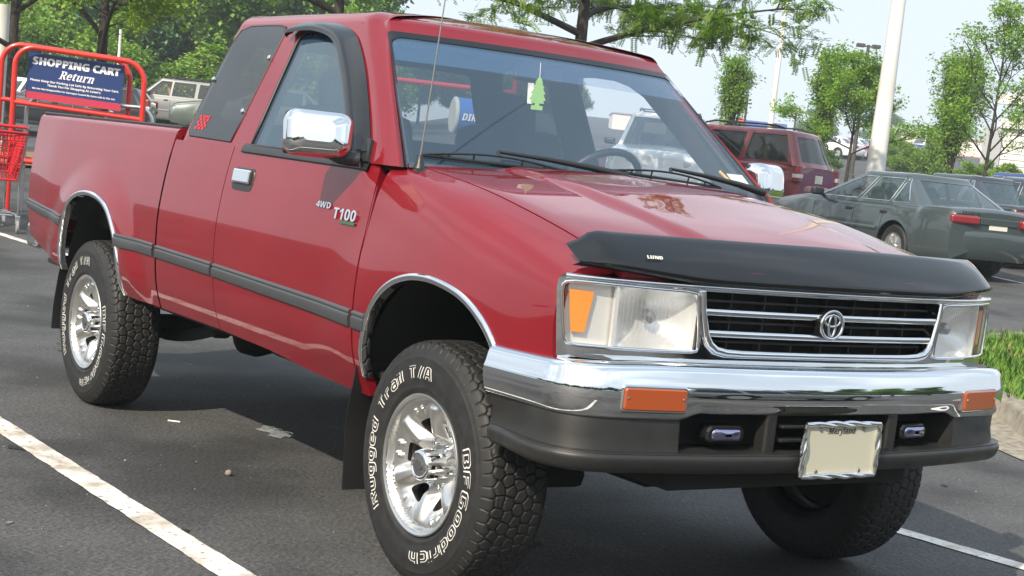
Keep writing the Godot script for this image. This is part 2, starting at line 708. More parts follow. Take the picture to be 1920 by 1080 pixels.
func body_sections() -> void:
	# each: eleven (half width, height) pairs from the sill over the shoulder to the middle of the bonnet
	var std := [0.84, 0.53, 0.882, 0.66, 0.898, 0.80, 0.900, 0.95, 0.888, 1.07, 0.868, 1.19, 0.846, 1.285, 0.834, 1.318, 0.812, 1.331, 0.785, 1.333, 0.755, 1.325]
	sections = [
		v2([0.79, 0.58, 0.842, 0.68, 0.866, 0.80, 0.872, 0.95, 0.862, 1.07, 0.846, 1.19, 0.830, 1.285, 0.820, 1.318, 0.80, 1.331, 0.775, 1.333, 0.745, 1.325]),
		v2(std), v2(std), v2(std),
		v2([0.84, 0.52, 0.882, 0.66, 0.898, 0.80, 0.900, 0.95, 0.886, 1.07, 0.862, 1.185, 0.826, 1.262, 0.775, 1.290, 0.69, 1.306, 0.40, 1.320, 0.0, 1.327]),
		v2([0.84, 0.52, 0.882, 0.66, 0.898, 0.80, 0.900, 0.95, 0.888, 1.06, 0.868, 1.145, 0.832, 1.207, 0.775, 1.241, 0.69, 1.261, 0.40, 1.283, 0.0, 1.291]),
		v2([0.84, 0.53, 0.880, 0.66, 0.896, 0.80, 0.896, 0.94, 0.884, 1.035, 0.862, 1.105, 0.826, 1.154, 0.770, 1.186, 0.69, 1.206, 0.40, 1.229, 0.0, 1.237]),
		v2([0.83, 0.54, 0.872, 0.66, 0.890, 0.80, 0.893, 0.92, 0.883, 1.010, 0.860, 1.066, 0.822, 1.108, 0.765, 1.138, 0.68, 1.158, 0.40, 1.184, 0.0, 1.192]),
		v2([0.82, 0.54, 0.855, 0.66, 0.876, 0.80, 0.887, 0.91, 0.880, 0.990, 0.858, 1.036, 0.820, 1.074, 0.758, 1.100, 0.67, 1.118, 0.40, 1.146, 0.0, 1.154]),
		v2([0.82, 0.54, 0.850, 0.66, 0.870, 0.80, 0.882, 0.91, 0.876, 0.980, 0.852, 1.016, 0.812, 1.044, 0.748, 1.064, 0.66, 1.080, 0.40, 1.106, 0.0, 1.114]),
		v2([0.82, 0.54, 0.850, 0.66, 0.870, 0.80, 0.880, 0.91, 0.872, 0.965, 0.846, 0.990, 0.806, 1.006, 0.740, 1.018, 0.65, 1.028, 0.40, 1.052, 0.0, 1.060])]


func station_point(k: int, x: float) -> Vector2:
	# the k-th section point at x: a limited cubic through the stations
	var i := 0
	while i < STATIONS.size() - 2 and x > STATIONS[i + 1]:
		i += 1
	var h: float = STATIONS[i + 1] - STATIONS[i]
	var t := clampf((x - STATIONS[i]) / h, 0.0, 1.0)
	var a: Vector2 = sections[i][k]
	var b: Vector2 = sections[i + 1][k]
	var m := (b - a) / h
	var m0 := m
	var m1 := m
	if i > 0:
		m0 = limited((a - sections[i - 1][k]) / (STATIONS[i] - STATIONS[i - 1]), m)
	if i < STATIONS.size() - 2:
		m1 = limited(m, (sections[i + 2][k] - b) / (STATIONS[i + 2] - STATIONS[i + 1]))
	var t2 := t * t
	var t3 := t2 * t
	return a * (2 * t3 - 3 * t2 + 1) + m0 * h * (t3 - 2 * t2 + t) + b * (3 * t2 - 2 * t3) + m1 * h * (t3 - t2)


func limited(p: Vector2, q: Vector2) -> Vector2:
	var o := Vector2.ZERO
	for k in 2:
		if p[k] * q[k] > 0.0:
			o[k] = 2.0 * p[k] * q[k] / (p[k] + q[k])
	return o


func body(x: float, v: float) -> Vector3:
	# right-hand body surface; v runs 0..10 over the section points and on, mirrored, to 20
	if v > 10.0:
		var q := body(x, 20.0 - v)
		return Vector3(q.x, q.y, -q.z)
	var i := clampi(int(v), 0, 9)
	var t := v - i
	var b := station_point(i, x)
	var c := station_point(i + 1, x)
	var a := station_point(i - 1, x) if i > 0 else b * 2.0 - c
	var d: Vector2
	if i < 9:
		d = station_point(i + 2, x)
	elif x > -0.41:
		d = station_point(9, x) * Vector2(-1, 1)
	else:
		d = c * 2.0 - b
	var p := b.cubic_interpolate(c, a, d, t)
	if v < 7.2:
		p.x += flare(x, p.y, 0.0, 0.015, 0.545, 0.86) + flare(x, p.y, -3.01, 0.026, 0.57, 0.76)
	elif v > 7.3 and x > -0.42:
		# raised middle of the bonnet
		var zb := 0.47 - 0.10 * (x + 0.3)
		p.y += 0.013 * smoothstep(0.05, -0.03, absf(p.x) - zb) * smoothstep(-0.42, -0.25, x)
	return Vector3(x, p.y, p.x)


func flare(x: float, y: float, cx: float, high: float, r0: float, r1: float) -> float:
	if absf(x - cx) > r1:
		return 0.0
	var r := Vector2(x - cx, y - 0.41).length()
	return high * smoothstep(r1, r0, r) * smoothstep(0.45, 0.70, y)


func v_at(x: float, y: float) -> float:
	var a := 0.0
	var b := 7.6
	for k in 22:
		var m := (a + b) * 0.5
		if body(x, m).y < y:
			a = m
		else:
			b = m
	return (a + b) * 0.5


func v_at_z(x: float, z: float) -> float:
	var a := 7.0
	var b := 10.0
	for k in 20:
		var m := (a + b) * 0.5
		if body(x, m).z > z:
			a = m
		else:
			b = m
	return (a + b) * 0.5


func on_side(poly: PackedVector2Array, step := 0.05) -> PackedVector2Array:
	# an outline given as (x, height) on the flank
	var out := PackedVector2Array()
	for q in finer(poly, step):
		out.append(Vector2(q.x, v_at(q.x, q.y)))
	return out


func side_point(x: float, y: float, out := 0.0) -> Vector3:
	var v := v_at(x, y)
	var p := body(x, v)
	if out == 0.0:
		return p
	var g := (body(x + 0.01, v) - body(x - 0.01, v)).cross(body(x, v + 0.05) - body(x, v - 0.05)).normalized()
	if g.z < 0.0:
		g = -g
	return p + g * out


const U_KNOT := [0.0, 0.64, 0.70, 1.90, 2.10, 2.85]


func cab_plan(u: float, t: float) -> Vector2:
	# outline of the cab's upper half at height t (0 belt, 1 foot of the roof): (x, z), from the middle of the windscreen round to the middle of the back
	var xp := -0.342 - 0.58 * t
	var zs := 0.8497 - 0.21 * t
	var xw := -0.379 - 0.527 * t
	var zw := 0.789 - 0.166 * t
	if u <= 0.64:
		var f := u / 0.64
		return Vector2(xw + 0.10 * (1.0 - pow(absf(f), 2.2)), zw * f)
	if u <= 0.70:
		var f := (u - 0.64) / 0.06
		return Vector2(xw, zw).lerp(Vector2(xp, zs - 0.018), f)
	if u <= 1.90:
		var f := (u - 0.70) / 1.20
		var x := lerpf(xp, -2.10, f)
		return Vector2(x, zs - 0.018 * (1.0 - smoothstep(0.0, 0.11, xp - x)))
	var xr := -2.24 + 0.07 * t * t * t
	if u <= 2.10:
		var a := (u - 1.90) / 0.20 * PI * 0.5
		return Vector2(-2.10 + (xr + 2.10) * sin(a), zs - 0.09 * (1.0 - cos(a)))
	var f := (u - 2.10) / 0.75
	return Vector2(xr - 0.02 * (1.0 - pow(1.0 - f, 2.0)), (zs - 0.09) * (1.0 - f))


func cab(u: float, t: float) -> Vector3:
	if u < 0.0:
		var q := cab(-u, t)
		return Vector3(q.x, q.y, -q.z)
	if u > 2.85:
		var q := cab(5.7 - u, t)
		return Vector3(q.x, q.y, -q.z)
	if t <= 1.0:
		var p := cab_plan(u, t)
		return Vector3(p.x, 1.275 + 0.5 * t, p.y)
	var p1 := cab_plan(u, 1.0)
	var e := 0.004
	var ua := maxf(u - e, 0.0)
	var ub := minf(u + e, 2.85)
	var tg := cab_plan(ub, 1.0) - cab_plan(ua, 1.0)
	if u < 0.01:
		tg = Vector2(0, 1)
	elif u > 2.84:
		tg = Vector2(0, -1)
	var nm := Vector2(tg.y, -tg.x).normalized()
	var p0 := deg_to_rad(lerpf(lerpf(43.0, 22.8, smoothstep(0.55, 0.85, u)), 14.0, smoothstep(1.9, 2.2, u)))
	var R := 0.075
	var f := minf(t - 1.0, 1.0)
	var ph := lerpf(p0, deg_to_rad(84.0), f)
	var p := p1 - nm * R * (cos(p0) - cos(ph))
	var y := 1.775 + R * (sin(ph) - sin(p0))
	if t > 2.0:
		var s := t - 2.0
		var sp := Vector2(clampf(p.x, -1.85, -1.3), 0.0)
		p = p.lerp(sp, s)
		y = lerpf(y, 1.857, 1.0 - (1.0 - s) * (1.0 - s))
	return Vector3(p.x, y, p.y)


func cab_u(x: float, t: float) -> float:
	var xp := -0.342 - 0.58 * minf(t, 1.0)
	return 0.70 + 1.20 * (xp - x) / (xp + 2.10)


func on_cab(poly: PackedVector2Array, step := 0.04) -> PackedVector2Array:
	# an outline given as (x, height) on the cab's flank; above 1.775 the height counts as 1.775 + 0.045 per unit of t
	var out := PackedVector2Array()
	for q in finer(poly, step):
		var t := (q.y - 1.275) / 0.5
		if t > 1.0:
			t = 1.0 + (q.y - 1.775) / 0.045
		out.append(Vector2(cab_u(q.x, t), t))
	return out


func cab_normal(u: float, t: float) -> Vector3:
	var g := (cab(u + 0.004, t) - cab(u - 0.004, t)).cross(cab(u, t + 0.004) - cab(u, t - 0.004)).normalized()
	return g if g.dot(cab(u, t) - Vector3(-1.3, 1.4, 0)) > 0.0 else -g


func flipped(f: Callable) -> Callable:
	return func(a: float, b: float) -> Vector3:
		var q: Vector3 = f.call(a, b)
		return Vector3(q.x, q.y, -q.z)


func mx(p: Vector3, s: float) -> Vector3:
	return Vector3(p.x, p.y, p.z * s)


func nose_x(z: float) -> float:
	return 0.80 - 0.11 * z * z - 0.15 * pow(absf(z), 6.0)


# ---------------------------------------------------------------- the pickup: its parts

const ARCH_FRONT := [-0.385, 0.60, -0.378, 0.66, -0.368, 0.705, -0.355, 0.75, -0.334, 0.798, -0.304, 0.842, -0.256, 0.888, -0.190, 0.926, -0.112, 0.950, -0.035, 0.960, 0.043, 0.960, 0.123, 0.951, 0.191, 0.937, 0.253, 0.915, 0.310, 0.886, 0.355, 0.855, 0.390, 0.82, 0.415, 0.78]
const ARCH_REAR := [-3.435, 0.60, -3.418, 0.66, -3.394, 0.728, -3.362, 0.807, -3.315, 0.890, -3.256, 0.940, -3.172, 0.973, -3.076, 0.988, -2.967, 0.988, -2.851, 0.972, -2.755, 0.936, -2.680, 0.875, -2.630, 0.805, -2.602, 0.715, -2.598, 0.64, -2.603, 0.575]
const GLASS_DOOR := [-1.475, 1.296, -1.485, 1.40, -1.497, 1.55, -1.508, 1.70, -1.490, 1.735, -1.45, 1.748, -1.334, 1.748, -1.20, 1.738, -1.10, 1.715, -1.00, 1.668, -0.888, 1.565, -0.75, 1.436, -0.62, 1.318, -0.60, 1.296]
const GLASS_QUARTER := [-1.668, 1.300, -1.664, 1.40, -1.663, 1.51, -1.659, 1.64, -1.655, 1.735, -1.668, 1.762, -1.72, 1.770, -1.85, 1.772, -2.00, 1.770, -2.075, 1.752, -2.105, 1.70, -2.128, 1.60, -2.135, 1.50, -2.130, 1.40, -2.115, 1.325, -2.085, 1.306]
const DOOR_TOP := [-1.610, 1.283, -1.606, 1.45, -1.598, 1.62, -1.588, 1.74, -1.575, 1.776, -1.545, 1.792, -1.48, 1.797, -1.34, 1.796, -1.20, 1.790, -1.072, 1.776, -0.985, 1.752, -0.925, 1.722, -0.866, 1.690, -0.690, 1.540, -0.560, 1.430, -0.505, 1.36, -0.490, 1.283]


func build_pickup() -> void:
	body_sections()
	var car := thing("pickup_truck", "large red extended-cab pickup truck with chrome bumper and white-lettered tyres in the foreground", "pickup truck")
	var mid := Vector3(-1.5, 0.95, 0)
	pickup_shell(car, mid)
	pickup_nose(car)
	pickup_bumper(car)
	pickup_wheels(car)
	pickup_below(car)
	pickup_cabin(car)
	var fr := thing("air_freshener", "flat green tree-shaped air freshener hanging behind the pickup's windscreen", "air freshener")
	var fx := facing(Vector3(-0.66, 1.578, 0.118), Vector3(0.80, 0.1, 0.55))
	var a := MB.new()
	var half := [0.0, 0.10, 0.010, 0.092, 0.020, 0.070, 0.015, 0.068, 0.030, 0.046, 0.022, 0.043, 0.038, 0.016, 0.028, 0.012, 0.042, -0.016, 0.030, -0.020, 0.036, -0.034, 0.012, -0.034, 0.012, -0.046, 0.030, -0.046, 0.030, -0.068]
	var tree := PackedVector2Array()
	for i in range(0, half.size(), 2):
		tree.append(Vector2(half[i], half[i + 1]) * 0.70)
	for i in range(half.size() - 2, 0, -2):
		tree.append(Vector2(-half[i], half[i + 1]) * 0.70)
	a.plate(tree, 0.002, fx)
	put("scented_card", a, "freshener_green", fr)
	a = MB.new()
	a.tube([fx * Vector3(0, 0.068, 0), Vector3(-0.69, 1.70, 0.10)], 0.0008, 4)
	put("string", a, "card_white", fr)
	a = MB.new()
	a.plate(v2([-0.036, 0.0, -0.012, 0.0, -0.018, 0.074, -0.040, 0.074]), 0.001, fx * Transform3D(Basis(), Vector3(0, -0.025, -0.02)))
	tag(put("paper_tag", a, "card_white"), "narrow white paper tag hanging behind the green air freshener", "paper tag")


func pickup_shell(car: Node3D, mid: Vector3) -> void:
	var glass_door := on_cab(v2(GLASS_DOOR))
	var glass_q := on_cab(v2(GLASS_QUARTER))
	var door_top := on_cab(v2(DOOR_TOP))
	for s in [1.0, -1.0]:
		var F: Callable = body if s > 0.0 else flipped(body)
		var G: Callable = cab if s > 0.0 else flipped(cab)
		# load bed side
		var pts := v2([-4.045, 0.705, -4.050, 0.87, -4.068, 1.06, -4.085, 1.20, -4.095, 1.285])
		var poly := PackedVector2Array()
		for q in pts:
			poly.append(Vector2(q.x, v_at(q.x, q.y)))
		poly.append_array([Vector2(-4.095, 7.2), Vector2(-4.09, 9.9), Vector2(-2.226, 9.9), Vector2(-2.224, 7.0)])
		for q in finer(v2([-2.223, 1.30, -2.223, 0.573]), 0.08):
			if q.y > 0.6 or q.y < 0.58:
				poly.append(Vector2(q.x, v_at(q.x, q.y)))
		poly.append(Vector2(-2.223, v_at(-2.223, 0.573)))
		for i in range(ARCH_REAR.size() - 2, -1, -2):
			poly.append(Vector2(ARCH_REAR[i], v_at(ARCH_REAR[i], ARCH_REAR[i + 1])))
		for q in [Vector2(-3.5, 0.615), Vector2(-3.6, 0.632), Vector2(-3.8, 0.662)]:
			poly.append(Vector2(q.x, v_at(q.x, q.y)))
		var mb := MB.new()
		mb.patch(F, poly, [], 0.03, 0.12, mid * Vector3(2, 1, 0), 0.0, 0.03)
		var bed := put("bed_side", mb, "red_paint", car)
		# rear corner of the cab under its window
		mb = MB.new()
		mb.patch(F, on_side(v2([-2.207, 0.573, -2.207, 1.283, -1.616, 1.283, -1.618, 1.0, -1.616, 0.8, -1.608, 0.70, -1.596, 0.573])), [], 0.04, 0.12, mid, 0.0, 0.03)
		put("cab_corner", mb, "red_paint", car)
		# door: lower skin and window frame in one
		mb = MB.new()
		mb.patch(F, on_side(v2([-1.590, 0.573, -1.602, 0.70, -1.610, 0.8, -1.612, 1.0, -1.610, 1.283, -0.490, 1.283, -0.472, 1.245, -0.455, 1.167, -0.447, 1.07, -0.444, 0.9, -0.446, 0.8, -0.447, 0.70, -0.447, 0.528, -0.80, 0.538, -1.15, 0.562])), [], 0.04, 0.12, mid, 0.0, 0.03)
		mb.patch(G, door_top, [glass_door], 0.03, 0.06, mid, 0.0, 0.02)
		var door := put("door", mb, "red_paint", car)
		mb = MB.new()
		mb.patch(G, glass_door, [], 0.05, 0.10, mid, -0.006)
		put("window_pane", mb, "side_glass" if s > 0.0 else "clear_glass", door)
		mb = MB.new()
		var path := []
		for i in range(0, GLASS_DOOR.size(), 2):
			var t: float = (GLASS_DOOR[i + 1] - 1.275) / 0.5
			path.append(mx(cab(cab_u(GLASS_DOOR[i], t), t), s))
		mb.tube(path, 0.006, 6, true, true)
		put("window_seal", mb, "black_plastic", door)
		# belt moulding
		mb = MB.new()
		var rows := []
		for i in 25:
			var x := lerpf(-1.530, -0.530, i / 24.0)
			var row := PackedVector3Array()
			for q in [Vector2(1.262, 0.0), Vector2(1.262, 0.006), Vector2(1.268, 0.009), Vector2(1.290, 0.009), Vector2(1.297, 0.004), Vector2(1.297, -0.008)]:
				row.append(mx(Vector3(x, q.y * 0 + q.x + 0.010 * (-1.0 - x) * 0.8, 0.859 - (q.x - 1.262) * 0.42 + q.y - 0.008), s))
			rows.append(row)
		mb.grid(rows, false, false, mid)
		put("belt_strip", mb, "black_plastic", door)
		# handle: black dished bezel and chrome flap
		mb = MB.new()
		var hx := facing(mx(side_point(-1.452, 1.164, 0.003), s), mx(Vector3(0, 0.12, 1), s))
		if s < 0.0:
			hx = facing(mx(side_point(-1.452, 1.164, 0.003), s), Vector3(0, 0.12, -1))
		mb.plate(round_rect(0.188, 0.092, 0.028), 0.02, hx, 0.004)
		var hd := put("door_handle", mb, "black_plastic", door)
		mb = MB.new()
		mb.rbox(hx * Vector3(0, 0.012, 0.006), Vector3(0.150, 0.054, 0.016), 0.008, hx.basis)
		put("handle_flap", mb, "chrome", hd)
		# front wing
		var wing := PackedVector2Array()
		for q in finer(v2([-0.385, 0.53, -0.436, 0.53, -0.436, 0.7, -0.435, 0.8, -0.433, 0.9, -0.436, 1.07, -0.444, 1.167, -0.458, 1.235]), 0.06):
			if q.y <= 1.24 and not (q.x > -0.43 and q.y > 0.53 and q.y < 1.235):
				wing.append(Vector2(q.x, v_at(q.x, q.y)))
		wing.append(Vector2(-0.430, 6.5))
		wing.append(Vector2(-0.405, 7.0))
		wing.append(Vector2(-0.380, v_at_z(-0.38, 0.757)))
		for x in [-0.3, -0.1, 0.1, 0.3, 0.5, 0.62]:
			wing.append(Vector2(x, v_at_z(x, 0.757 - 0.012 * maxf(x, 0.0))))
		wing.append(Vector2(0.690, v_at_z(0.69, 0.75)))
		for q in [Vector2(0.632, 1.052), Vector2(0.634, 1.0), Vector2(0.636, 0.94), Vector2(0.638, 0.90), Vector2(0.642, 0.85), Vector2(0.645, 0.80), Vector2(0.42, 0.775)]:
			wing.append(Vector2(q.x, v_at(q.x, q.y)))
		for i in range(ARCH_FRONT.size() - 4, -1, -2):
			wing.append(Vector2(ARCH_FRONT[i], v_at(ARCH_FRONT[i], ARCH_FRONT[i + 1])))
		mb = MB.new()
		mb.patch(F, wing, [], 0.025, 0.10, Vector3(0, 0.9, 0), 0.0, 0.03)
		put("front_wing", mb, "red_paint", car)
		# bright trim round the wheel openings
		for arch in [ARCH_FRONT, ARCH_REAR]:
			mb = MB.new()
			path = []
			for i in range(0, arch.size(), 2):
				path.append(mx(side_point(arch[i], arch[i + 1], 0.004), s))
			path = curve_pts(path, 3)
			rows = []
			var cx := 0.0 if arch == ARCH_FRONT else -3.01
			for p in path:
				var rad: Vector3 = (p - Vector3(cx, 0.45, p.z)).normalized()
				var row := PackedVector3Array()
				for q in [Vector2(-0.010, -0.03), Vector2(-0.010, 0.001), Vector2(-0.006, 0.005), Vector2(0.006, 0.006), Vector2(0.012, 0.003), Vector2(0.014, -0.004)]:
					row.append(p + rad * q.x + Vector3(0, 0, s * q.y))
				rows.append(row)
			mb.grid(rows, false, false, Vector3(cx, 0.45, 0))
			put("wheel_arch_trim", mb, "chrome", car)
			# inner liner of the wheel opening
			mb = MB.new()
			rows = []
			for i in 17:
				var a2 := lerpf(0.22, PI - 0.22, i / 16.0)
				var c := Vector3(cx + cos(a2) * 0.46, 0.42 + sin(a2) * 0.56, 0.0)
				rows.append(PackedVector3Array([Vector3(c.x, c.y, 0.865 * s), Vector3(c.x, c.y, 0.42 * s)]))
			mb.grid(rows)
			var wall := []
			for i in 17:
				wall.append(rows[i][1])
			for i in 16:
				mb.quad(Vector3(cx, 0.56, 0.42 * s), wall[i], wall[i + 1], Vector3(cx, 0.56, 0.42 * s))
			put("wheel_housing", mb, "underbody", car)
		# side mouldings, one to each panel
		for seg in [[-4.046, -3.372, 0.896, 0.862, 0.846, 0.810], [-2.628, -2.232, 0.848, 0.843, 0.787, 0.786], [-2.200, -1.622, 0.840, 0.832, 0.785, 0.778], [-1.602, -0.452, 0.831, 0.809, 0.777, 0.748], [-0.430, -0.352, 0.808, 0.806, 0.747, 0.745]]:
			mb = MB.new()
			rows = []
			for i in 17:
				var f := i / 16.0
				var x := lerpf(seg[0], seg[1], f)
				var y1 := lerpf(seg[2], seg[3], f)
				var y0 := lerpf(seg[4], seg[5], f)
				var row := PackedVector3Array()
				for q in [Vector2(0, -0.004), Vector2(0.02, 0.006), Vector2(0.10, 0.012), Vector2(0.62, 0.013), Vector2(0.70, 0.007), Vector2(0.75, 0.006), Vector2(0.80, 0.010), Vector2(0.95, 0.009), Vector2(1.0, -0.004)]:
					row.append(mx(side_point(x, lerpf(y0, y1, q.x), q.y), s))
				rows.append(row)
			mb.grid(rows, false, false, mid)
			for e in [0, 16]:
				for j in 7:
					mb.quad(rows[e][0], rows[e][j + 1], rows[e][j + 2], rows[e][0])
			put("side_moulding", mb, "moulding_grey", car)
		# visor over the door window
		mb = MB.new()
		var outer := [Vector2(-1.575, 1.735), Vector2(-1.524, 1.776), Vector2(-1.354, 1.784), Vector2(-1.157, 1.758), Vector2(-1.05, 1.725), Vector2(-0.96, 1.672), Vector2(-0.86, 1.600), Vector2(-0.757, 1.512), Vector2(-0.645, 1.410), Vector2(-0.555, 1.318)]
		var inner := [Vector2(-1.580, 1.712), Vector2(-1.53, 1.722), Vector2(-1.36, 1.728), Vector2(-1.20, 1.706), Vector2(-1.10, 1.666), Vector2(-1.01, 1.602), Vector2(-0.915, 1.530), Vector2(-0.82, 1.450), Vector2(-0.715, 1.355), Vector2(-0.635, 1.292)]
		rows = []
		for i in 37:
			var f := i / 36.0 * 9.0
			var k := mini(int(f), 8)
			var po: Vector2 = outer[k].cubic_interpolate(outer[k + 1], outer[maxi(k - 1, 0)], outer[mini(k + 2, 9)], f - k)
			var pi: Vector2 = inner[k].cubic_interpolate(inner[k + 1], inner[maxi(k - 1, 0)], inner[mini(k + 2, 9)], f - k)
			var row := PackedVector3Array()
			for j in 9:
				var w := j / 8.0
				var q := po.lerp(pi, w)
				var t := (q.y - 1.275) / 0.5
				var u := cab_u(q.x, t)
				row.append(mx(cab(u, t) + cab_normal(u, minf(t, 0.95)) * (0.006 + 0.036 * sin(PI * 0.66 * w) * minf(1.0, (0.3 + f * 2.0))), s))
			rows.append(row)
		mb.grid(rows, false, false, mid)
		put("window_visor", mb, "smoke_plastic", door)
		# hinged rear quarter window
		mb = MB.new()
		mb.patch(G, glass_q, [], 0.05, 0.10, mid, 0.003)
		var qw := put("quarter_window", mb, "tint_glass", car)
		mb = MB.new()
		path = []
		for i in range(0, GLASS_QUARTER.size(), 2):
			var t: float = (GLASS_QUARTER[i + 1] - 1.275) / 0.5
			path.append(mx(cab(cab_u(GLASS_QUARTER[i], t), t), s))
		mb.tube(path, 0.005, 6, true, true)
		put("window_seal", mb, "black_plastic", qw)
		for hq in [Vector2(-1.672, 1.636), Vector2(-2.105, 1.542), Vector2(-1.678, 1.419)]:
			mb = MB.new()
			var t: float = (hq.y - 1.275) / 0.5
			var u := cab_u(hq.x, t)
			var n := cab_normal(u, t)
			mb.lathe([Vector2(0.012, 0), Vector2(0.011, 0.008), Vector2(0.006, 0.012), Vector2(0, 0.013)], Transform3D(Basis(Quaternion(Vector3.UP, mx(n, s))), mx(cab(u, t) + n * 0.003, s)), 10)
			put("window_screw", mb, "chrome", qw)
		if s > 0.0:
			sticker(qw, door)
		# door mirror
		var mr := piece("door_mirror", car)
		var turned := Basis(Vector3.UP, deg_to_rad(-24.0)) * Basis(Vector3(0, 0, 1), deg_to_rad(9.0))
		var back_t := Basis(Vector3.UP, deg_to_rad(-24.0 * s))
		mb = MB.new()
		rows = []
		for i in 13:
			var a2 := i / 12.0
			# front shell: rings shrinking towards the front
			var sh := sqrt(maxf(0.0, 1.0 - pow(a2, 3.2)))
			var row := PackedVector3Array()
			for q in round_rect(0.232, 0.150, 0.042, 5):
				row.append(mx(turned * Vector3(a2 * 0.085 - 0.03, q.y * (0.45 + 0.55 * sh), q.x * (0.45 + 0.55 * sh)) + Vector3(-0.62, 1.362, 1.0), s))
			rows.append(row)
		mb.grid(rows, false, true, Vector3(-0.75, 1.362, 1.005 * s))
		var cap: PackedVector3Array = rows[12]
		for i in cap.size():
			var cc := mx(turned * Vector3(0.058, 0, 0) + Vector3(-0.62, 1.362, 1.0), s)
			var fn := mx(turned * Vector3.RIGHT, s)
			mb.tri(cc, cap[i], cap[(i + 1) % cap.size()], fn, fn, fn)
		put("mirror_cap", mb, "chrome", mr)
		mb = MB.new()
		mb.rbox(mx(turned * Vector3(-0.034, 0, 0) + Vector3(-0.62, 1.362, 1.0), s), Vector3(0.02, 0.140, 0.222), 0.009, back_t)
		put("mirror_back", mb, "black_plastic", mr)
		mb = MB.new()
		mb.rbox(mx(turned * Vector3(-0.047, 0, 0) + Vector3(-0.62, 1.362, 1.0), s), Vector3(0.006, 0.12, 0.196), 0.002, back_t)
		put("mirror_glass", mb, "chrome", mr)
		mb = MB.new()
		mb.tube(curve_pts([mx(Vector3(-0.63, 1.318, 0.97), s), mx(Vector3(-0.60, 1.292, 0.92), s), mx(Vector3(-0.575, 1.290, 0.865), s)], 4), 0.024, 10)
		mb.patch(G, on_cab(v2([-0.705, 1.283, -0.655, 1.325, -0.615, 1.362, -0.575, 1.358, -0.532, 1.283])), [], 0.03, 0.03, mid, 0.013, 0.02)
		put("mirror_arm", mb, "black_plastic", mr)

	# cab shell with openings
	var openings := []
	var ws := PackedVector2Array()
	for q in round_rect(1.33, 1.06, 0.06, 5):
		ws.append(Vector2(q.x, q.y + 0.40))
	openings.append(ws)
	for list in [door_top, glass_q]:
		openings.append(list)
		var other := PackedVector2Array()
		for q in list:
			other.append(Vector2(-q.x, q.y))
		openings.append(other)
	var back := PackedVector2Array()
	for q in round_rect(1.46, 0.72, 0.06, 5):
		back.append(Vector2(2.85 + q.x, q.y + 0.56))
	# the shell runs from the middle of the left side round the front to the left side again
	var shell_l := PackedVector2Array([Vector2(-1.5, 0.0165), Vector2(1.5, 0.0165), Vector2(1.5, 3.0), Vector2(-1.5, 3.0)])
	var shell_b := PackedVector2Array([Vector2(1.5, 0.0165), Vector2(4.2, 0.0165), Vector2(4.2, 3.0), Vector2(1.5, 3.0)])
	var mirrored := func(list: PackedVector2Array) -> PackedVector2Array:
		var o := PackedVector2Array()
		for q in list:
			o.append(Vector2(5.7 - q.x, q.y))
		return o
	var mirror2 := func(list: PackedVector2Array) -> PackedVector2Array:
		var o := PackedVector2Array()
		for q in list:
			o.append(Vector2(-q.x, q.y))
		return o
	var rear_open := [back, glass_q, door_top, mirrored.call(glass_q), mirrored.call(door_top)]
	var mb2 := MB.new()
	mb2.patch(cab, shell_l, openings, 0.03, 0.06, mid, 0.0, 0.0)
	mb2.patch(cab, shell_b, rear_open, 0.03, 0.06, mid, 0.0, 0.0)
	var shell := put("cab_shell", mb2, "red_paint", car)
	mb2 = MB.new()
	shell_l[2].y = 2.85
	shell_l[3].y = 2.85
	shell_b[2].y = 2.85
	shell_b[3].y = 2.85
	var tight := func(list: Array) -> Array:
		var o := []
		for q in list:
			o.append_array(Geometry2D.offset_polygon(q, -0.03))
		return o
	mb2.patch(cab, shell_l, tight.call([openings[0], glass_door, mirror2.call(glass_door), openings[3], openings[4]]), 0.05, 0.10, mid, -0.03)
	mb2.patch(cab, shell_b, tight.call([back, glass_q, glass_door, mirrored.call(glass_q), mirrored.call(glass_door)]), 0.05, 0.10, mid, -0.03)
	mb2.rbox(Vector3(-1.58, 1.795, 0), Vector3(0.9, 0.02, 0.3), 0.005)
	put("headlining", mb2, "liner_dark", car)
	# windscreen with its black border
	mb2 = MB.new()
	var wide := PackedVector2Array()
	for q in round_rect(1.345, 1.075, 0.06, 5):
		wide.append(Vector2(q.x, q.y + 0.40))
	var clear := PackedVector2Array()
	for q in round_rect(1.272, 0.985, 0.05, 5):
		clear.append(Vector2(q.x, q.y + 0.405))
	mb2.patch(cab, wide, [clear], 0.03, 0.05, mid, 0.003)
	put("windscreen_seal", mb2, "gloss_black", car)
	mb2 = MB.new()
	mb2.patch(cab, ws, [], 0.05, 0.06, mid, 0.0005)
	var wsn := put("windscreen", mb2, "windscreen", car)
	mb2 = MB.new()
	mb2.patch(cab, v2([-0.63, 0.74, 0.63, 0.74, 0.63, 0.905, -0.63, 0.905]), [], 0.05, 0.05, mid, -0.004)
	put("shade_band", mb2, "shade_tint", wsn)
	wiper(wsn, 0.60, [Vector2(0.121, 0.60), Vector2(0.104, 0.17)], Vector2(0.185, 0.385), Vector2(0.082, -0.03))
	wiper(wsn, 0.0, [Vector2(0.150, 0.0), Vector2(0.108, -0.44)], Vector2(0.200, -0.225), Vector2(0.070, -0.63))
	mb2 = MB.new()
	mb2.patch(cab, v2([-0.645, 0.15, -0.555, 0.15, -0.555, 0.215, -0.645, 0.215]), [], 0.05, 0.05, mid, -0.004)
	put("windscreen_sticker", mb2, "card_white", wsn)
	mb2 = MB.new()
	mb2.patch(cab, v2([-0.645, 0.13, -0.58, 0.13, -0.58, 0.152, -0.645, 0.152]), [], 0.05, 0.05, mid, -0.005)
	put("windscreen_sticker", mb2, "orange_sticker", wsn)
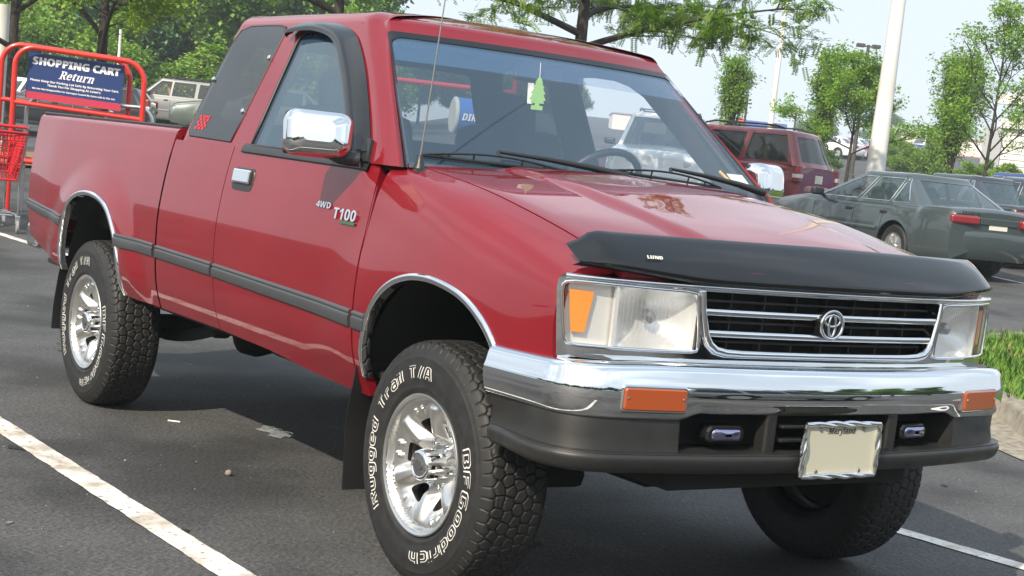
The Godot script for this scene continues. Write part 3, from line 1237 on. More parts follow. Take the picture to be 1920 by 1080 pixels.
	mb2 = MB.new()
	mb2.tube([cab(-0.545, 0.15) + Vector3(-0.01, 0, 0), cab(-0.525, 0.22) + Vector3(-0.01, 0, 0)], 0.006, 6)
	put("toll_tag", mb2, "yellow_sticker", wsn)
	mb2 = MB.new()
	mb2.patch(cab, back, [], 0.08, 0.1, mid, -0.004)
	put("rear_window", mb2, "car_glass", car)
	# scuttle panel between bonnet and windscreen
	mb2 = MB.new()
	var rows2 := []
	for i in 33:
		var f := lerpf(-1.0, 1.0, i / 32.0)
		var z := 0.80 * f
		var xa := -0.39 + 0.12 * (1.0 - pow(absf(f), 2.2))
		rows2.append(PackedVector3Array([Vector3(xa - 0.08, 1.25, z), Vector3(xa - 0.01, 1.284, z), Vector3(xa + 0.07, 1.285, z), Vector3(xa + 0.12, 1.255, z)]))
	mb2.grid(rows2, false, false, Vector3(-0.4, 0.8, 0))
	put("scuttle", mb2, "black_plastic", car)
	# bonnet
	var hood := PackedVector2Array()
	var edge := []
	for x in [0.68, 0.6, 0.45, 0.3, 0.1, -0.1, -0.25, -0.345]:
		edge.append(Vector2(x, v_at_z(x, 0.752 - 0.012 * maxf(x, 0.0))))
	for q in edge:
		hood.append(q)
	var rear := []
	for k in 13:
		var v := lerpf(edge[-1].y, 10.0, k / 12.0)
		var z := body(-0.3, v).z
		rear.append(Vector2(-0.352 + 0.115 * (1.0 - pow(z / 0.752, 2.2)), v))
	for q in rear:
		hood.append(q)
	for k in range(rear.size() - 2, -1, -1):
		hood.append(Vector2(rear[k].x, 20.0 - rear[k].y))
	for k in range(edge.size() - 1, -1, -1):
		hood.append(Vector2(edge[k].x, 20.0 - edge[k].y))
	var nose := []
	for k in 13:
		var v: float = lerpf(10.0, edge[0].y, k / 12.0)
		nose.append(Vector2(nose_x(body(0.70, v).z) + 0.008, v))
	for k in range(nose.size() - 1, 0, -1):
		hood.append(Vector2(nose[k].x, 20.0 - nose[k].y))
	for q in nose:
		hood.append(q)
	mb2 = MB.new()
	mb2.patch(body, hood, [], 0.03, 0.08, Vector3(0.2, 0.6, 0), 0.0, 0.03)
	put("bonnet", mb2, "red_paint", car)
	# dark bonnet deflector
	mb2 = MB.new()
	rows2 = []
	for i in 61:
		var f := lerpf(-1.0, 1.0, i / 60.0)
		var z := 0.852 * f
		var af := absf(f)
		var e := smoothstep(0.88, 1.0, af)
		var low := Vector2(nose_x(z) + 0.034 - 0.02 * e, lerpf(1.066, 1.092, smoothstep(0.5, 1.0, af)))
		var top := Vector2(nose_x(z) - 0.082 + 0.02 * e, lerpf(lerpf(1.184, 1.176, af), 1.134, e * e))
		var bulge := Vector2(0.62, 0.78) * 0.007 * (1.0 - e)
		var row := PackedVector3Array()
		row.append(Vector3(low.x - 0.035, low.y - 0.012, z))
		for j in 9:
			var w := j / 8.0
			var q := low.lerp(top, w) + bulge * sin(PI * w)
			row.append(Vector3(q.x, q.y, z))
		row.append(Vector3(top.x - 0.006, top.y - 0.004, z))
		rows2.append(row)
	mb2.grid(rows2, false, false, Vector3(0.4, 0.9, 0))
	var dfl := put("bonnet_deflector", mb2, "smoke_plastic", car)
	mb2 = MB.new()
	var lx := facing(Vector3(nose_x(0.655) + 0.006, 1.122, 0.655), Vector3(0.70, 0.60, 0.14))
	mb2.add_mesh(letters("LUND", 0.0105, 0.001, true, false, 0.0, 1.25), lx)
	put("lettering", mb2, "letter_white", dfl)
	# aerial on the right-hand wing
	mb2 = MB.new()
	var av := v_at_z(-0.335, 0.800)
	var ab := body(-0.335, av)
	mb2.lathe([Vector2(0.024, -0.008), Vector2(0.022, 0.004), Vector2(0.013, 0.020), Vector2(0.009, 0.045), Vector2(0.0, 0.047)], Transform3D(Basis(Vector3(0, 0, 1), 0.05), ab), 12)
	var aer := put("aerial", mb2, "black_plastic", car)
	mb2 = MB.new()
	mb2.tube([ab + Vector3(0.0, 0.04, 0), ab + Vector3(0.012, 0.30, -0.012), ab + Vector3(0.03, 0.72, -0.03)], [0.0035, 0.003, 0.002], 6)
	put("aerial_rod", mb2, "dull_steel", aer)
	# load bed: floor, inner walls, tailgate, rail caps
	mb2 = MB.new()
	mb2.rbox(Vector3(-3.15, 0.84, 0), Vector3(1.84, 0.04, 1.5), 0.005)
	mb2.rbox(Vector3(-2.255, 1.08, 0), Vector3(0.04, 0.50, 1.56), 0.005)
	for s in [-1.0, 1.0]:
		mb2.rbox(Vector3(-3.15, 1.08, 0.752 * s), Vector3(1.84, 0.48, 0.03), 0.005)
		mb2.rbox(Vector3(-3.01, 0.95, 0.62 * s), Vector3(0.9, 0.22, 0.26), 0.03)
	put("bed_liner", mb2, "black_plastic", car)
	for s in [-1.0, 1.0]:
		mb2 = MB.new()
		mb2.rbox(Vector3(-3.16, 1.335, 0.783 * s), Vector3(1.84, 0.014, 0.062), 0.006)
		put("rail_cap", mb2, "black_plastic", car)
	mb2 = MB.new()
	mb2.rbox(Vector3(-4.075, 1.02, 0), Vector3(0.05, 0.58, 1.60), 0.015)
	put("tailgate", mb2, "red_paint", car)
	mb2 = MB.new()
	mb2.rbox(Vector3(-4.15, 0.70, 0), Vector3(0.16, 0.14, 1.66), 0.03)
	put("rear_bumper", mb2, "chrome", car)


func sticker(qw: Node3D, door: Node3D) -> void:
	# red chequer decal on the quarter window and the chrome badge on the door
	var r := RandomNumberGenerator.new()
	r.seed = 4
	var mb := MB.new()
	for i in 6:
		for j in 5:
			if (i + j) % 2 == 0 or (j == 4 and i % 3 != 1):
				var u := lerpf(cab_u(-2.045, 0.2), cab_u(-1.945, 0.2), i / 6.0)
				var t := 0.115 + j * 0.024
				mb.patch(cab, v2([u, t, u + 0.017, t, u + 0.020, t + 0.022, u + 0.003, t + 0.022]), [], 0.05, 0.05, Vector3(-1.5, 1, 0), 0.0045)
	put("decal", mb, "sticker_red", qw)
	var hx := facing(side_point(-0.700, 1.111, 0.004), Vector3(0, 0.16, 1))
	mb = MB.new()
	mb.add_mesh(letters("4WD", 0.021, 0.006, true, false, 0.0, 1.7), hx * Transform3D(Basis(), Vector3(-0.058, 0.014, 0)))
	var hx2 := facing(side_point(-0.595, 1.104, 0.004), Vector3(0, 0.16, 1))
	mb.add_mesh(letters("T100", 0.037, 0.008, true, false, 0.0, 1.42), hx2)
	put("door_badge", mb, "chrome", door)
	mb = MB.new()
	mb.rbox(hx2 * Vector3(0.025, -0.026, 0), Vector3(0.10, 0.010, 0.004), 0.001, hx2.basis)
	put("badge_stripe", mb, "badge_green", door)


func wiper(wsn: Node3D, _k: float, blade: Array, grip: Vector2, pivot: Vector2) -> void:
	# in the windscreen's own coordinates: (height t, u)
	var on := func(t: float, u: float, out: float) -> Vector3:
		var n := cab_normal(absf(u), t)
		if u < 0.0:
			n.z = -n.z
		return cab(u, t) + n * out
	var w := piece("wiper", wsn)
	var mb := MB.new()
	var path := []
	for i in 13:
		var f := i / 12.0
		path.append(on.call(lerpf(blade[0].x, blade[1].x, f) - 0.028, lerpf(blade[0].y, blade[1].y, f), 0.010))
	mb.tube(path, 0.006, 5)
	var top := []
	for i in 13:
		var f := i / 12.0
		var h := 0.012 + 0.022 * sin(PI * f)
		top.append(on.call(lerpf(blade[0].x, blade[1].x, f) - 0.028 + 0.016 * sin(PI * f), lerpf(blade[0].y, blade[1].y, f), h))
	mb.tube(top, 0.004, 5)
	for i in [2, 4, 8, 10]:
		mb.tube([path[i], top[i]], 0.004, 4)
	mb.tube([top[6], on.call(grip.x - 0.055, grip.y, 0.034)], 0.006, 5)
	put("wiper_blade", mb, "black_plastic", w)
	mb = MB.new()
	var gp: Vector3 = on.call(grip.x - 0.055, grip.y, 0.034)
	var pv: Vector3 = on.call(pivot.x - 0.02, pivot.y, 0.030)
	mb.tube([gp, gp.lerp(pv, 0.35) + Vector3(0.006, 0.006, 0), gp.lerp(pv, 0.7) + Vector3(0.006, 0.006, 0), pv], [0.006, 0.009, 0.012, 0.017], 6)
	put("wiper_arm", mb, "black_plastic", w)


func pickup_nose(car: Node3D) -> void:
	var N := func(z: float, y: float) -> Vector3:
		return Vector3(nose_x(z) - 0.10 * (y - 0.95) * (y - 0.95), y, z)
	var ref := Vector3(0.0, 0.9, 0)
	var c := 0.012                          # the middle of the nose
	var grille := PackedVector2Array()
	for q in [Vector2(0.492, 1.040), Vector2(0.485, 0.99), Vector2(0.466, 0.92), Vector2(0.452, 0.895), Vector2(0.430, 0.879), Vector2(0.395, 0.872)]:
		grille.append(q)
	for k in 7:
		grille.append(Vector2(lerpf(0.34, -0.34, k / 6.0), 0.870))
	for q in [Vector2(-0.395, 0.872), Vector2(-0.430, 0.879), Vector2(-0.452, 0.895), Vector2(-0.466, 0.92), Vector2(-0.485, 0.99), Vector2(-0.492, 1.040)]:
		grille.append(q)
	var lamp_r := smooth_poly(v2([0.512, 1.036, 0.62, 1.037, 0.72, 1.039, 0.80, 1.040, 0.868, 1.040, 0.882, 1.024, 0.874, 0.95, 0.864, 0.886, 0.854, 0.868, 0.76, 0.868, 0.66, 0.868, 0.56, 0.869, 0.492, 0.870, 0.486, 0.886, 0.494, 0.96, 0.504, 1.02]), 1)
	var lamp_l := PackedVector2Array()
	for q in lamp_r:
		lamp_l.append(Vector2(-q.x, q.y))
	var frame := PackedVector2Array()
	frame.append_array([Vector2(0.876, 0.838), Vector2(0.884, 0.92), Vector2(0.891, 1.02), Vector2(0.889, 1.042), Vector2(0.880, 1.055)])
	for k in 41:
		var z := lerpf(0.866, -0.866, k / 40.0)
		frame.append(Vector2(z, 1.058))
	frame.append_array([Vector2(-0.880, 1.055), Vector2(-0.889, 1.042), Vector2(-0.891, 1.02), Vector2(-0.884, 0.92), Vector2(-0.876, 0.838), Vector2(-0.870, 0.829)])
	for k in 41:
		var z := lerpf(-0.860, 0.860, k / 40.0)
		frame.append(Vector2(z, 0.826))
	frame.append(Vector2(0.870, 0.829))
	var mb := MB.new()
	mb.patch(N, frame, [grille, lamp_r, lamp_l], 0.03, 0.03, ref, 0.0, 0.045)
	var sur := put("grille_surround", mb, "chrome", car)
	mb = MB.new()
	var path := []
	for q in grille:
		path.append(N.call(q.x, q.y) + Vector3(0.003, 0, 0))
	mb.tube(path, [0.010, 0.010, 0.011, 0.013, 0.014, 0.014, 0.013, 0.012, 0.012, 0.012, 0.012, 0.012, 0.013, 0.014, 0.014, 0.013, 0.011, 0.010, 0.010], 8, true, false)
	put("grille_rim", mb, "chrome", sur)
	mb = MB.new()
	path = []
	for k in 41:
		path.append(N.call(lerpf(0.874, -0.874, k / 40.0), 1.052) + Vector3(0.002, 0, 0))
	mb.tube(path, 0.0075, 8)
	path = []
	for k in 41:
		path.append(N.call(lerpf(0.874, -0.874, k / 40.0), 0.829) + Vector3(0.002, 0, 0))
	mb.tube(path, 0.006, 8)
	put("bright_strip", mb, "chrome", sur)
	for list in [lamp_r, lamp_l]:
		mb = MB.new()
		path = []
		for q in finer(list, 0.04):
			path.append(N.call(q.x, q.y) + Vector3(0.002, 0, 0))
		mb.tube(path, 0.0055, 6, false, true)
		put("lamp_rim", mb, "chrome", sur)
	# grille: dark well, bars, fins, badge
	mb = MB.new()
	mb.patch(func(z: float, y: float) -> Vector3: return Vector3(nose_x(z) - 0.085, y, z), v2([0.52, 0.84, 0.52, 1.06, -0.52, 1.06, -0.52, 0.84]), [], 0.05, 0.2, ref)
	put("grille_well", mb, "underbody", car)
	for y in [0.984, 0.924]:
		mb = MB.new()
		var rows := []
		for k in 31:
			var z := lerpf(0.475 if y > 0.95 else 0.462, -(0.475 if y > 0.95 else 0.462), k / 30.0)
			var p: Vector3 = N.call(z, y)
			var row := PackedVector3Array()
			for q in [Vector2(-0.05, 0.010), Vector2(-0.006, 0.0125), Vector2(0.0, 0.008), Vector2(0.003, 0.0), Vector2(0.0, -0.008), Vector2(-0.006, -0.0125), Vector2(-0.05, -0.010)]:
				row.append(p + Vector3(q.x + 0.004, q.y, 0))
			rows.append(row)
		mb.grid(rows, false, false, Vector3(0.5, y, 0))
		put("grille_bar", mb, "chrome", car)
	for y in [1.013, 0.955, 0.899]:
		mb = MB.new()
		path = []
		for k in 21:
			path.append(N.call(lerpf(0.47, -0.47, k / 20.0), y) - Vector3(0.035, 0, 0))
		mb.tube(path, 0.004, 5)
		put("grille_slat", mb, "black_plastic", car)
	for z in [-0.36, -0.24, -0.12, 0.0, 0.12, 0.24, 0.36]:
		mb = MB.new()
		mb.rbox(N.call(z, 0.955) - Vector3(0.05, 0, 0), Vector3(0.03, 0.17, 0.005), 0.001)
		put("grille_fin", mb, "black_plastic", car)
	var bx := facing(Vector3(0.812, 0.965, c + 0.005), Vector3(1, 0.02, 0))
	mb = MB.new()
	mb.plate(circle(0.044, 32, 0.93), 0.03, bx, 0.004)
	var badge := put("front_badge", mb, "gloss_black", car)
	mb = MB.new()
	for e in [[0.0, 0.0, 0.044, 0.041, 0.0055], [0.0, 0.012, 0.031, 0.0165, 0.0042], [0.0, -0.002, 0.0135, 0.032, 0.0042]]:
		path = []
		for k in 36:
			path.append(bx * Vector3(e[0] + cos(TAU * k / 36) * e[2], e[1] + sin(TAU * k / 36) * e[3], 0.002))
		mb.tube(path, e[4], 6, false, true)
	put("badge_rings", mb, "chrome", badge)
	# lamps
	for s in [1.0, -1.0]:
		var L := func(z: float, y: float) -> Vector3: return N.call(z * s, y)
		mb = MB.new()
		mb.patch(L, v2([0.520, 1.030, 0.62, 1.031, 0.738, 1.033, 0.738, 0.873, 0.62, 0.873, 0.502, 0.875, 0.497, 0.89, 0.506, 0.97]), [], 0.02, 0.02, ref, 0.004, 0.02)
		var hl := put("headlamp", mb, "lens", car)
		# fluting inside the lens
		mb = MB.new()
		for k in 14:
			var z := lerpf(0.56, 0.72, k / 13.0)
			mb.tube([L.call(z, 0.90) - Vector3(0.002, 0, 0), L.call(z, 1.015) - Vector3(0.002, 0, 0)], 0.0022, 4)
		put("lens_fluting", mb, "clear_glass", hl)
		mb = MB.new()
		var rows := []
		for i in 15:
			var f := i / 14.0
			var row := PackedVector3Array()
			for j in 11:
				var g := j / 10.0
				var z := lerpf(0.495, 0.74, f)
				var y := lerpf(0.868, 1.038, g)
				var dpt := 0.075 * (1.0 - pow(absf(2 * f - 1), 2.4)) * (1.0 - pow(absf(2 * g - 1), 2.4)) + 0.010
				row.append(L.call(z, y) - Vector3(dpt, 0, 0))
			rows.append(row)
		mb.grid(rows, false, false, ref)
		put("reflector_bowl", mb, "reflector", hl)
		mb = MB.new()
		mb.lathe([Vector2(0, -0.01), Vector2(0.02, 0), Vector2(0.018, 0.022), Vector2(0.0, 0.028)], Transform3D(Basis(Vector3(0, 0, 1), -PI / 2), L.call(0.615, 0.955) - Vector3(0.062, 0, 0)), 12)
		put("bulb_shield", mb, "dull_steel", hl)
		mb = MB.new()
		mb.patch(L, v2([0.746, 1.033, 0.80, 1.034, 0.860, 1.034, 0.873, 1.018, 0.866, 0.95, 0.856, 0.888, 0.848, 0.874, 0.746, 0.873]), [], 0.015, 0.02, ref, 0.004, 0.02)
		var mk := put("corner_lamp", mb, "lens", car)
		mb = MB.new()
		mb.patch(L, v2([0.742, 1.036, 0.880, 1.036, 0.856, 0.870, 0.742, 0.870]), [], 0.02, 0.03, ref, -0.03)
		put("lamp_housing", mb, "reflector", mk)
		mb = MB.new()
		mb.patch(L, v2([0.800, 1.014, 0.862, 1.016, 0.848, 0.902, 0.815, 0.902]), [], 0.02, 0.03, ref, -0.012, 0.012)
		put("amber_cell", mb, "amber", mk)
		mb = MB.new()
		for pr in [[0.738, 0.746]]:
			mb.patch(L, v2([0.7375, 1.037, 0.7465, 1.037, 0.7465, 0.869, 0.7375, 0.869]), [], 0.02, 0.03, ref, 0.003, 0.02)
		put("lamp_divider", mb, "reflector", mk)


func bumper_plan(w: float) -> Array:
	# w from -1 (left end) to 1 (right end): point (x, z) of the face and its outward direction
	var s := signf(w) if w != 0.0 else 1.0
	var a := absf(w)
	var f := func(q: float) -> Vector2:
		# arc-like: nearly straight face, rounded corner, short return
		if q < 0.72:
			var z := q / 0.72 * 0.76
			return Vector2(0.880 - 0.135 * z * z, z)
		if q < 0.86:
			var t := (q - 0.72) / 0.14
			var p0 := Vector2(0.802, 0.76)
			var p1 := Vector2(0.776, 0.895)
			var p2 := Vector2(0.655, 0.912)
			return p0.lerp(p1, t).lerp(p1.lerp(p2, t), t)
		return Vector2(0.655, 0.912).lerp(Vector2(0.405, 0.935), (q - 0.86) / 0.14)
	var p: Vector2 = f.call(a)
	var e := 0.004
	var d: Vector2 = f.call(minf(a + e, 1.0)) - f.call(maxf(a - e, 0.0))
	if a < e:
		d = Vector2(0, 1)
	var n := Vector2(d.y, -d.x).normalized()
	if n.x < 0.0 and n.y < 0.0:
		n = -n
	return [Vector2(p.x, p.y * s), Vector2(n.x, n.y * s)]


func bumper_loft(prof: Callable, k := 160, w0 := -1.0, w1 := 1.0) -> Array:
	var rows := []
	for i in k + 1:
		var w := lerpf(w0, w1, float(i) / k)
		var b := bumper_plan(w)
		var row := PackedVector3Array()
		var pr: Array = prof.call(w, b[0].y)
		for j in pr.size() - 1:
			var steps := 4 if pr.size() > 6 else 1
			for t in steps:
				var q: Vector2 = pr[j].lerp(pr[j + 1], float(t) / steps)
				if steps > 1:
					q = pr[j].cubic_interpolate(pr[j + 1], pr[maxi(j - 1, 0)], pr[mini(j + 2, pr.size() - 1)], float(t) / steps)
				row.append(Vector3(b[0].x + b[1].x * q.x, q.y, b[0].y + b[1].y * q.x))
		var z: Vector2 = pr[-1]
		row.append(Vector3(b[0].x + b[1].x * z.x, z.y, b[0].y + b[1].y * z.x))
		rows.append(row)
	return rows


func pickup_bumper(car: Node3D) -> void:
	var mid := Vector3(0.3, 0.72, 0)
	var mb := MB.new()
	var rows := bumper_loft(func(w: float, z: float) -> Array:
		var dr := -0.016 * smoothstep(0.6, 1.0, absf(w))
		var low := lerpf(0.704, 0.684, smoothstep(0.50, 0.58, absf(z))) + 0.004 * smoothstep(0.8, 1.0, absf(w))
		return [Vector2(-0.11, 0.838 + dr), Vector2(-0.05, 0.843 + dr), Vector2(-0.026, 0.842 + dr), Vector2(-0.014, 0.837 + dr), Vector2(-0.005, 0.828 + dr), Vector2(0.0, 0.814 + dr), Vector2(0.006, 0.792 + dr), Vector2(0.010, 0.768), Vector2(0.010, 0.742), Vector2(0.004, low + 0.026), Vector2(-0.003, low + 0.010), Vector2(-0.011, low + 0.003), Vector2(-0.03, low)])
	mb.grid(rows, false, false, mid)
	for e in [0, 160]:
		for j in range(1, 47):
			mb.quad(rows[e][0], rows[e][j], rows[e][j + 1], rows[e][0])
	put("front_bumper", mb, "chrome", car)
	# lower valance of grey plastic: full height at the ends, recessed between
	mb = MB.new()
	var lip := func(w: float, z: float) -> Array:
		var tuck := 0.05 * smoothstep(0.86, 1.0, absf(w))
		return [Vector2(-0.14, 0.602 - tuck * 0.2), Vector2(0.004 - tuck, 0.600), Vector2(0.018 - tuck, 0.594), Vector2(0.024 - tuck, 0.584), Vector2(0.022 - tuck, 0.568), Vector2(0.012 - tuck, 0.550), Vector2(-0.006 - tuck, 0.540), Vector2(-0.05 - tuck, 0.536), Vector2(-0.14, 0.540)]
	mb.grid(bumper_loft(lip), false, false, mid)
	for s in [1.0, -1.0]:
		mb.grid(bumper_loft(func(w: float, z: float) -> Array:
			var tuck := 0.03 * smoothstep(0.86, 1.0, absf(w))
			return [Vector2(-0.02, 0.690), Vector2(-0.012 - tuck * 0.3, 0.686), Vector2(-0.012 - tuck, 0.64), Vector2(-0.004 - tuck, 0.600)], 30, 0.535 * s, 1.0 * s), false, false, mid)
		# cheek of the recess
		var b := bumper_plan(0.535 * s)
		mb.quad(Vector3(b[0].x - 0.012, 0.705, b[0].y), Vector3(b[0].x - 0.004, 0.60, b[0].y), Vector3(b[0].x - 0.12, 0.60, b[0].y - 0.03 * s), Vector3(b[0].x - 0.12, 0.705, b[0].y - 0.03 * s))
	put("bumper_valance", mb, "grey_plastic", car)
	mb = MB.new()
	mb.grid(bumper_loft(func(_w: float, _z: float) -> Array: return [Vector2(-0.12, 0.72), Vector2(-0.12, 0.58)], 40, -0.56, 0.56), false, false, mid)
	put("valance_well", mb, "underbody", car)
	for z in [-0.25, 0.25]:
		mb = MB.new()
		mb.rbox(Vector3(0.845 - 0.135 * z * z, 0.652, z), Vector3(0.05, 0.12, 0.044), 0.01)
		put("valance_post", mb, "grey_plastic", car)
	for z in [-0.14, 0.0, 0.14]:
		for y in [0.632, 0.672]:
			mb = MB.new()
			mb.rbox(Vector3(0.83, y, z), Vector3(0.06, 0.010, 0.136), 0.003)
			put("valance_slat", mb, "black_plastic", car)
	for s in [1.0, -1.0]:
		# turn signal
		var w: float = 0.665 / 0.76 * 0.72 * s
		var b := bumper_plan(w)
		var fx := facing(Vector3(b[0].x, 0.746, b[0].y) + Vector3(b[1].x, 0, b[1].y) * 0.013, Vector3(b[1].x, 0.0, b[1].y))
		mb = MB.new()
		mb.plate(round_rect(0.206, 0.076, 0.012), 0.02, fx, 0.004)
		var sig := put("turn_signal", mb, "chrome", car)
		mb = MB.new()
		mb.plate(round_rect(0.190, 0.060, 0.008), 0.012, fx * Transform3D(Basis(), Vector3(0, 0, 0.007)), 0.003)
		put("signal_lens", mb, "amber_lens", sig)
		for q in [-0.085, 0.085]:
			mb = MB.new()
			mb.lathe([Vector2(0.004, 0), Vector2(0.003, 0.002), Vector2(0, 0.0022)], fx * Transform3D(Basis(Vector3.RIGHT, PI / 2), Vector3(q, 0.004, 0.0072)), 8)
			put("lens_screw", mb, "dull_steel", sig)
		# small driving lamp
		var lx := facing(Vector3(0.838, 0.648, 0.388 * s + 0.012), Vector3(1, 0.0, 0.10 * s))
		mb = MB.new()
		mb.plate(smooth_poly(round_rect(0.132, 0.050, 0.022), 1), 0.05, lx, 0.006)
		var fog := put("driving_lamp", mb, "gloss_black", car)
		mb = MB.new()
		var rows2 := []
		for i in 7:
			var f := i / 6.0
			var row := PackedVector3Array()
			for q in round_rect(0.102 * cos(f * 1.35), 0.036 * cos(f * 1.35), 0.016 * cos(f * 1.35), 4):
				row.append(lx * Vector3(q.x, q.y, 0.002 + 0.010 * sin(f * 1.35)))
			rows2.append(row)
		mb.grid(rows2, false, true, lx.origin - lx.basis.z * 0.1)
		put("lamp_glass", mb, "lamp_violet", fog)
	# licence plate in a rope-twist frame
	var px := facing(Vector3(0.916, 0.616, 0.024), Vector3(1, 0.0, 0))
	mb = MB.new()
	mb.plate(round_rect(0.300, 0.150, 0.01), 0.003, px, 0.001)
	var pl := put("licence_plate", mb, "plate_cream", car)
	mb = MB.new()
	for e in [[Vector3(-0.151, 0.076, 0), Vector3(0.151, 0.076, 0)], [Vector3(0.151, 0.076, 0), Vector3(0.151, -0.076, 0)], [Vector3(0.151, -0.076, 0), Vector3(-0.151, -0.076, 0)], [Vector3(-0.151, -0.076, 0), Vector3(-0.151, 0.076, 0)]]:
		var A: Vector3 = px * (e[0] + Vector3(0, 0, 0.004))
		var B: Vector3 = px * (e[1] + Vector3(0, 0, 0.004))
		var dir := (B - A).normalized()
		var nrm := px.basis.z
		var crs := dir.cross(nrm)
		for strand in 2:
			var path := []
			var rr := []
			for k in 33:
				var f := k / 32.0
				var tw := f * (B - A).length() * 42.0 + strand * PI
				var amp := 0.0048 * sin(PI * clampf(f, 0.06, 0.94))
				path.append(A.lerp(B, f) + (nrm * cos(tw) + crs * sin(tw)) * amp)
				rr.append(0.0068)
			mb.tube(path, rr, 6)
	put("plate_frame", mb, "chrome", pl)
	mb = MB.new()
	mb.add_mesh(letters("Maryland", 0.017, 0.0012, false, true, 0.22), px * Transform3D(Basis(), Vector3(0.0, 0.056, 0.001)))
	put("plate_lettering", mb, "ink", pl)
	for q in [Vector2(-0.088, 0.060), Vector2(0.088, 0.060), Vector2(-0.088, -0.062), Vector2(0.088, -0.062)]:
		mb = MB.new()
		mb.lathe([Vector2(0.006, 0), Vector2(0.005, 0.003), Vector2(0, 0.0035)], px * Transform3D(Basis(Vector3.RIGHT, PI / 2), Vector3(q.x, q.y, 0.001)), 10)
		put("plate_screw", mb, "dull_steel", pl)
	# dark filler between bumper and grille
	mb = MB.new()
	mb.grid(bumper_loft(func(_w: float, _z: float) -> Array: return [Vector2(-0.05, 0.839), Vector2(-0.14, 0.834), Vector2(-0.20, 0.80)], 60, -0.84, 0.84), false, false, Vector3(0.4, 0.5, 0))
	put("bumper_filler", mb, "black_plastic", car)


# ---------------------------------------------------------------- the pickup: wheels

func tyre_profile(w: float) -> Vector2:
	# w from -1.3 (inner shoulder) to 1.3 (outer shoulder): (radius, across)
	var a := absf(w)
	var s := signf(w)
	if a <= 1.0:
		return Vector2(0.3885 - 0.0035 * a * a - 0.006 * pow(a, 10.0), 0.106 * w)
	var f := (a - 1.0) / 0.3
	return Vector2(0.379 - 0.030 * f, s * (0.106 + 0.021 * pow(f, 0.75)))


func tyre_mesh() -> MB:
	var mb := MB.new()
	var nt := 1000
	var nw := 70
	var r := RandomNumberGenerator.new()
	r.seed = 31
	# tread blocks: cells round jittered seeds, cut apart by grooves
	var cols := 64
	var lanes := 7
	var seeds := []
	for i in cols:
		var col := []
		for j in lanes:
			var x := (i + (0.5 if j % 2 else 0.0) + r.randf_range(-0.24, 0.24)) / cols
			var y := lerpf(-1.28, 1.28, (j + 0.5) / lanes) + r.randf_range(-0.07, 0.07)
			col.append(Vector2(x * 2.44, y * 0.106))
		seeds.append(col)
	var rows := []
	for i in nt:
		var a := TAU * i / nt
		var pos := 2.44 * i / nt
		var row := PackedVector3Array()
		for j in nw + 1:
			var w := lerpf(-1.3, 1.3, float(j) / nw)
			var p := tyre_profile(w)
			var here := Vector2(pos, w * 0.106)
			var d1 := 9.0
			var d2 := 9.0
			var ci := int(pos / 2.44 * cols)
			for di in range(-2, 3):
				var cc := ci + di
				var wrap := 0.0
				if cc < 0:
					wrap = -2.44
				elif cc >= cols:
					wrap = 2.44
				for sd in seeds[(cc + cols) % cols]:
					var d := here.distance_to(sd + Vector2(wrap, 0))
					if d < d1:
						d2 = d1
						d1 = d
					elif d < d2:
						d2 = d
			var g := 1.0 - smoothstep(0.0030, 0.0052, d2 - d1)
			g *= 1.0 - smoothstep(1.12, 1.28, absf(w))
			var rad := p.x - 0.0062 * g
			row.append(Vector3(sin(a) * rad, cos(a) * rad, p.y))
		rows.append(row)
	mb.grid(rows, true, false, Vector3.ZERO)
	var xf := Transform3D(Basis(Vector3.RIGHT, PI / 2), Vector3.ZERO)
	var side := []
	for q in [Vector2(0.349, 0.127), Vector2(0.335, 0.131), Vector2(0.333, 0.1325), Vector2(0.330, 0.1325), Vector2(0.310, 0.1355), Vector2(0.285, 0.1365), Vector2(0.262, 0.1345), Vector2(0.245, 0.130), Vector2(0.242, 0.131), Vector2(0.236, 0.130), Vector2(0.228, 0.124), Vector2(0.218, 0.110), Vector2(0.212, 0.095)]:
		side.append(q)
	side.reverse()
	# the lathe's y axis becomes +z
	var outer := []
	for q in side:
		outer.append(q)
	var m2 := MB.new()
	outer.reverse()
	m2.lathe(outer, xf, 96)
	for i in m2.n.size():
		m2.n[i] = m2.n[i] if m2.n[i].z > -0.3 else -m2.n[i]
	mb.v.append_array(m2.v)
	mb.n.append_array(m2.n)
	var back := MB.new()
	back.lathe(outer, Transform3D(Basis(Vector3.RIGHT, -PI / 2), Vector3.ZERO), 64)
	for i in back.n.size():
		back.n[i] = back.n[i] if back.n[i].z < 0.3 else -back.n[i]
	mb.v.append_array(back.v)
	mb.n.append_array(back.n)
	return mb


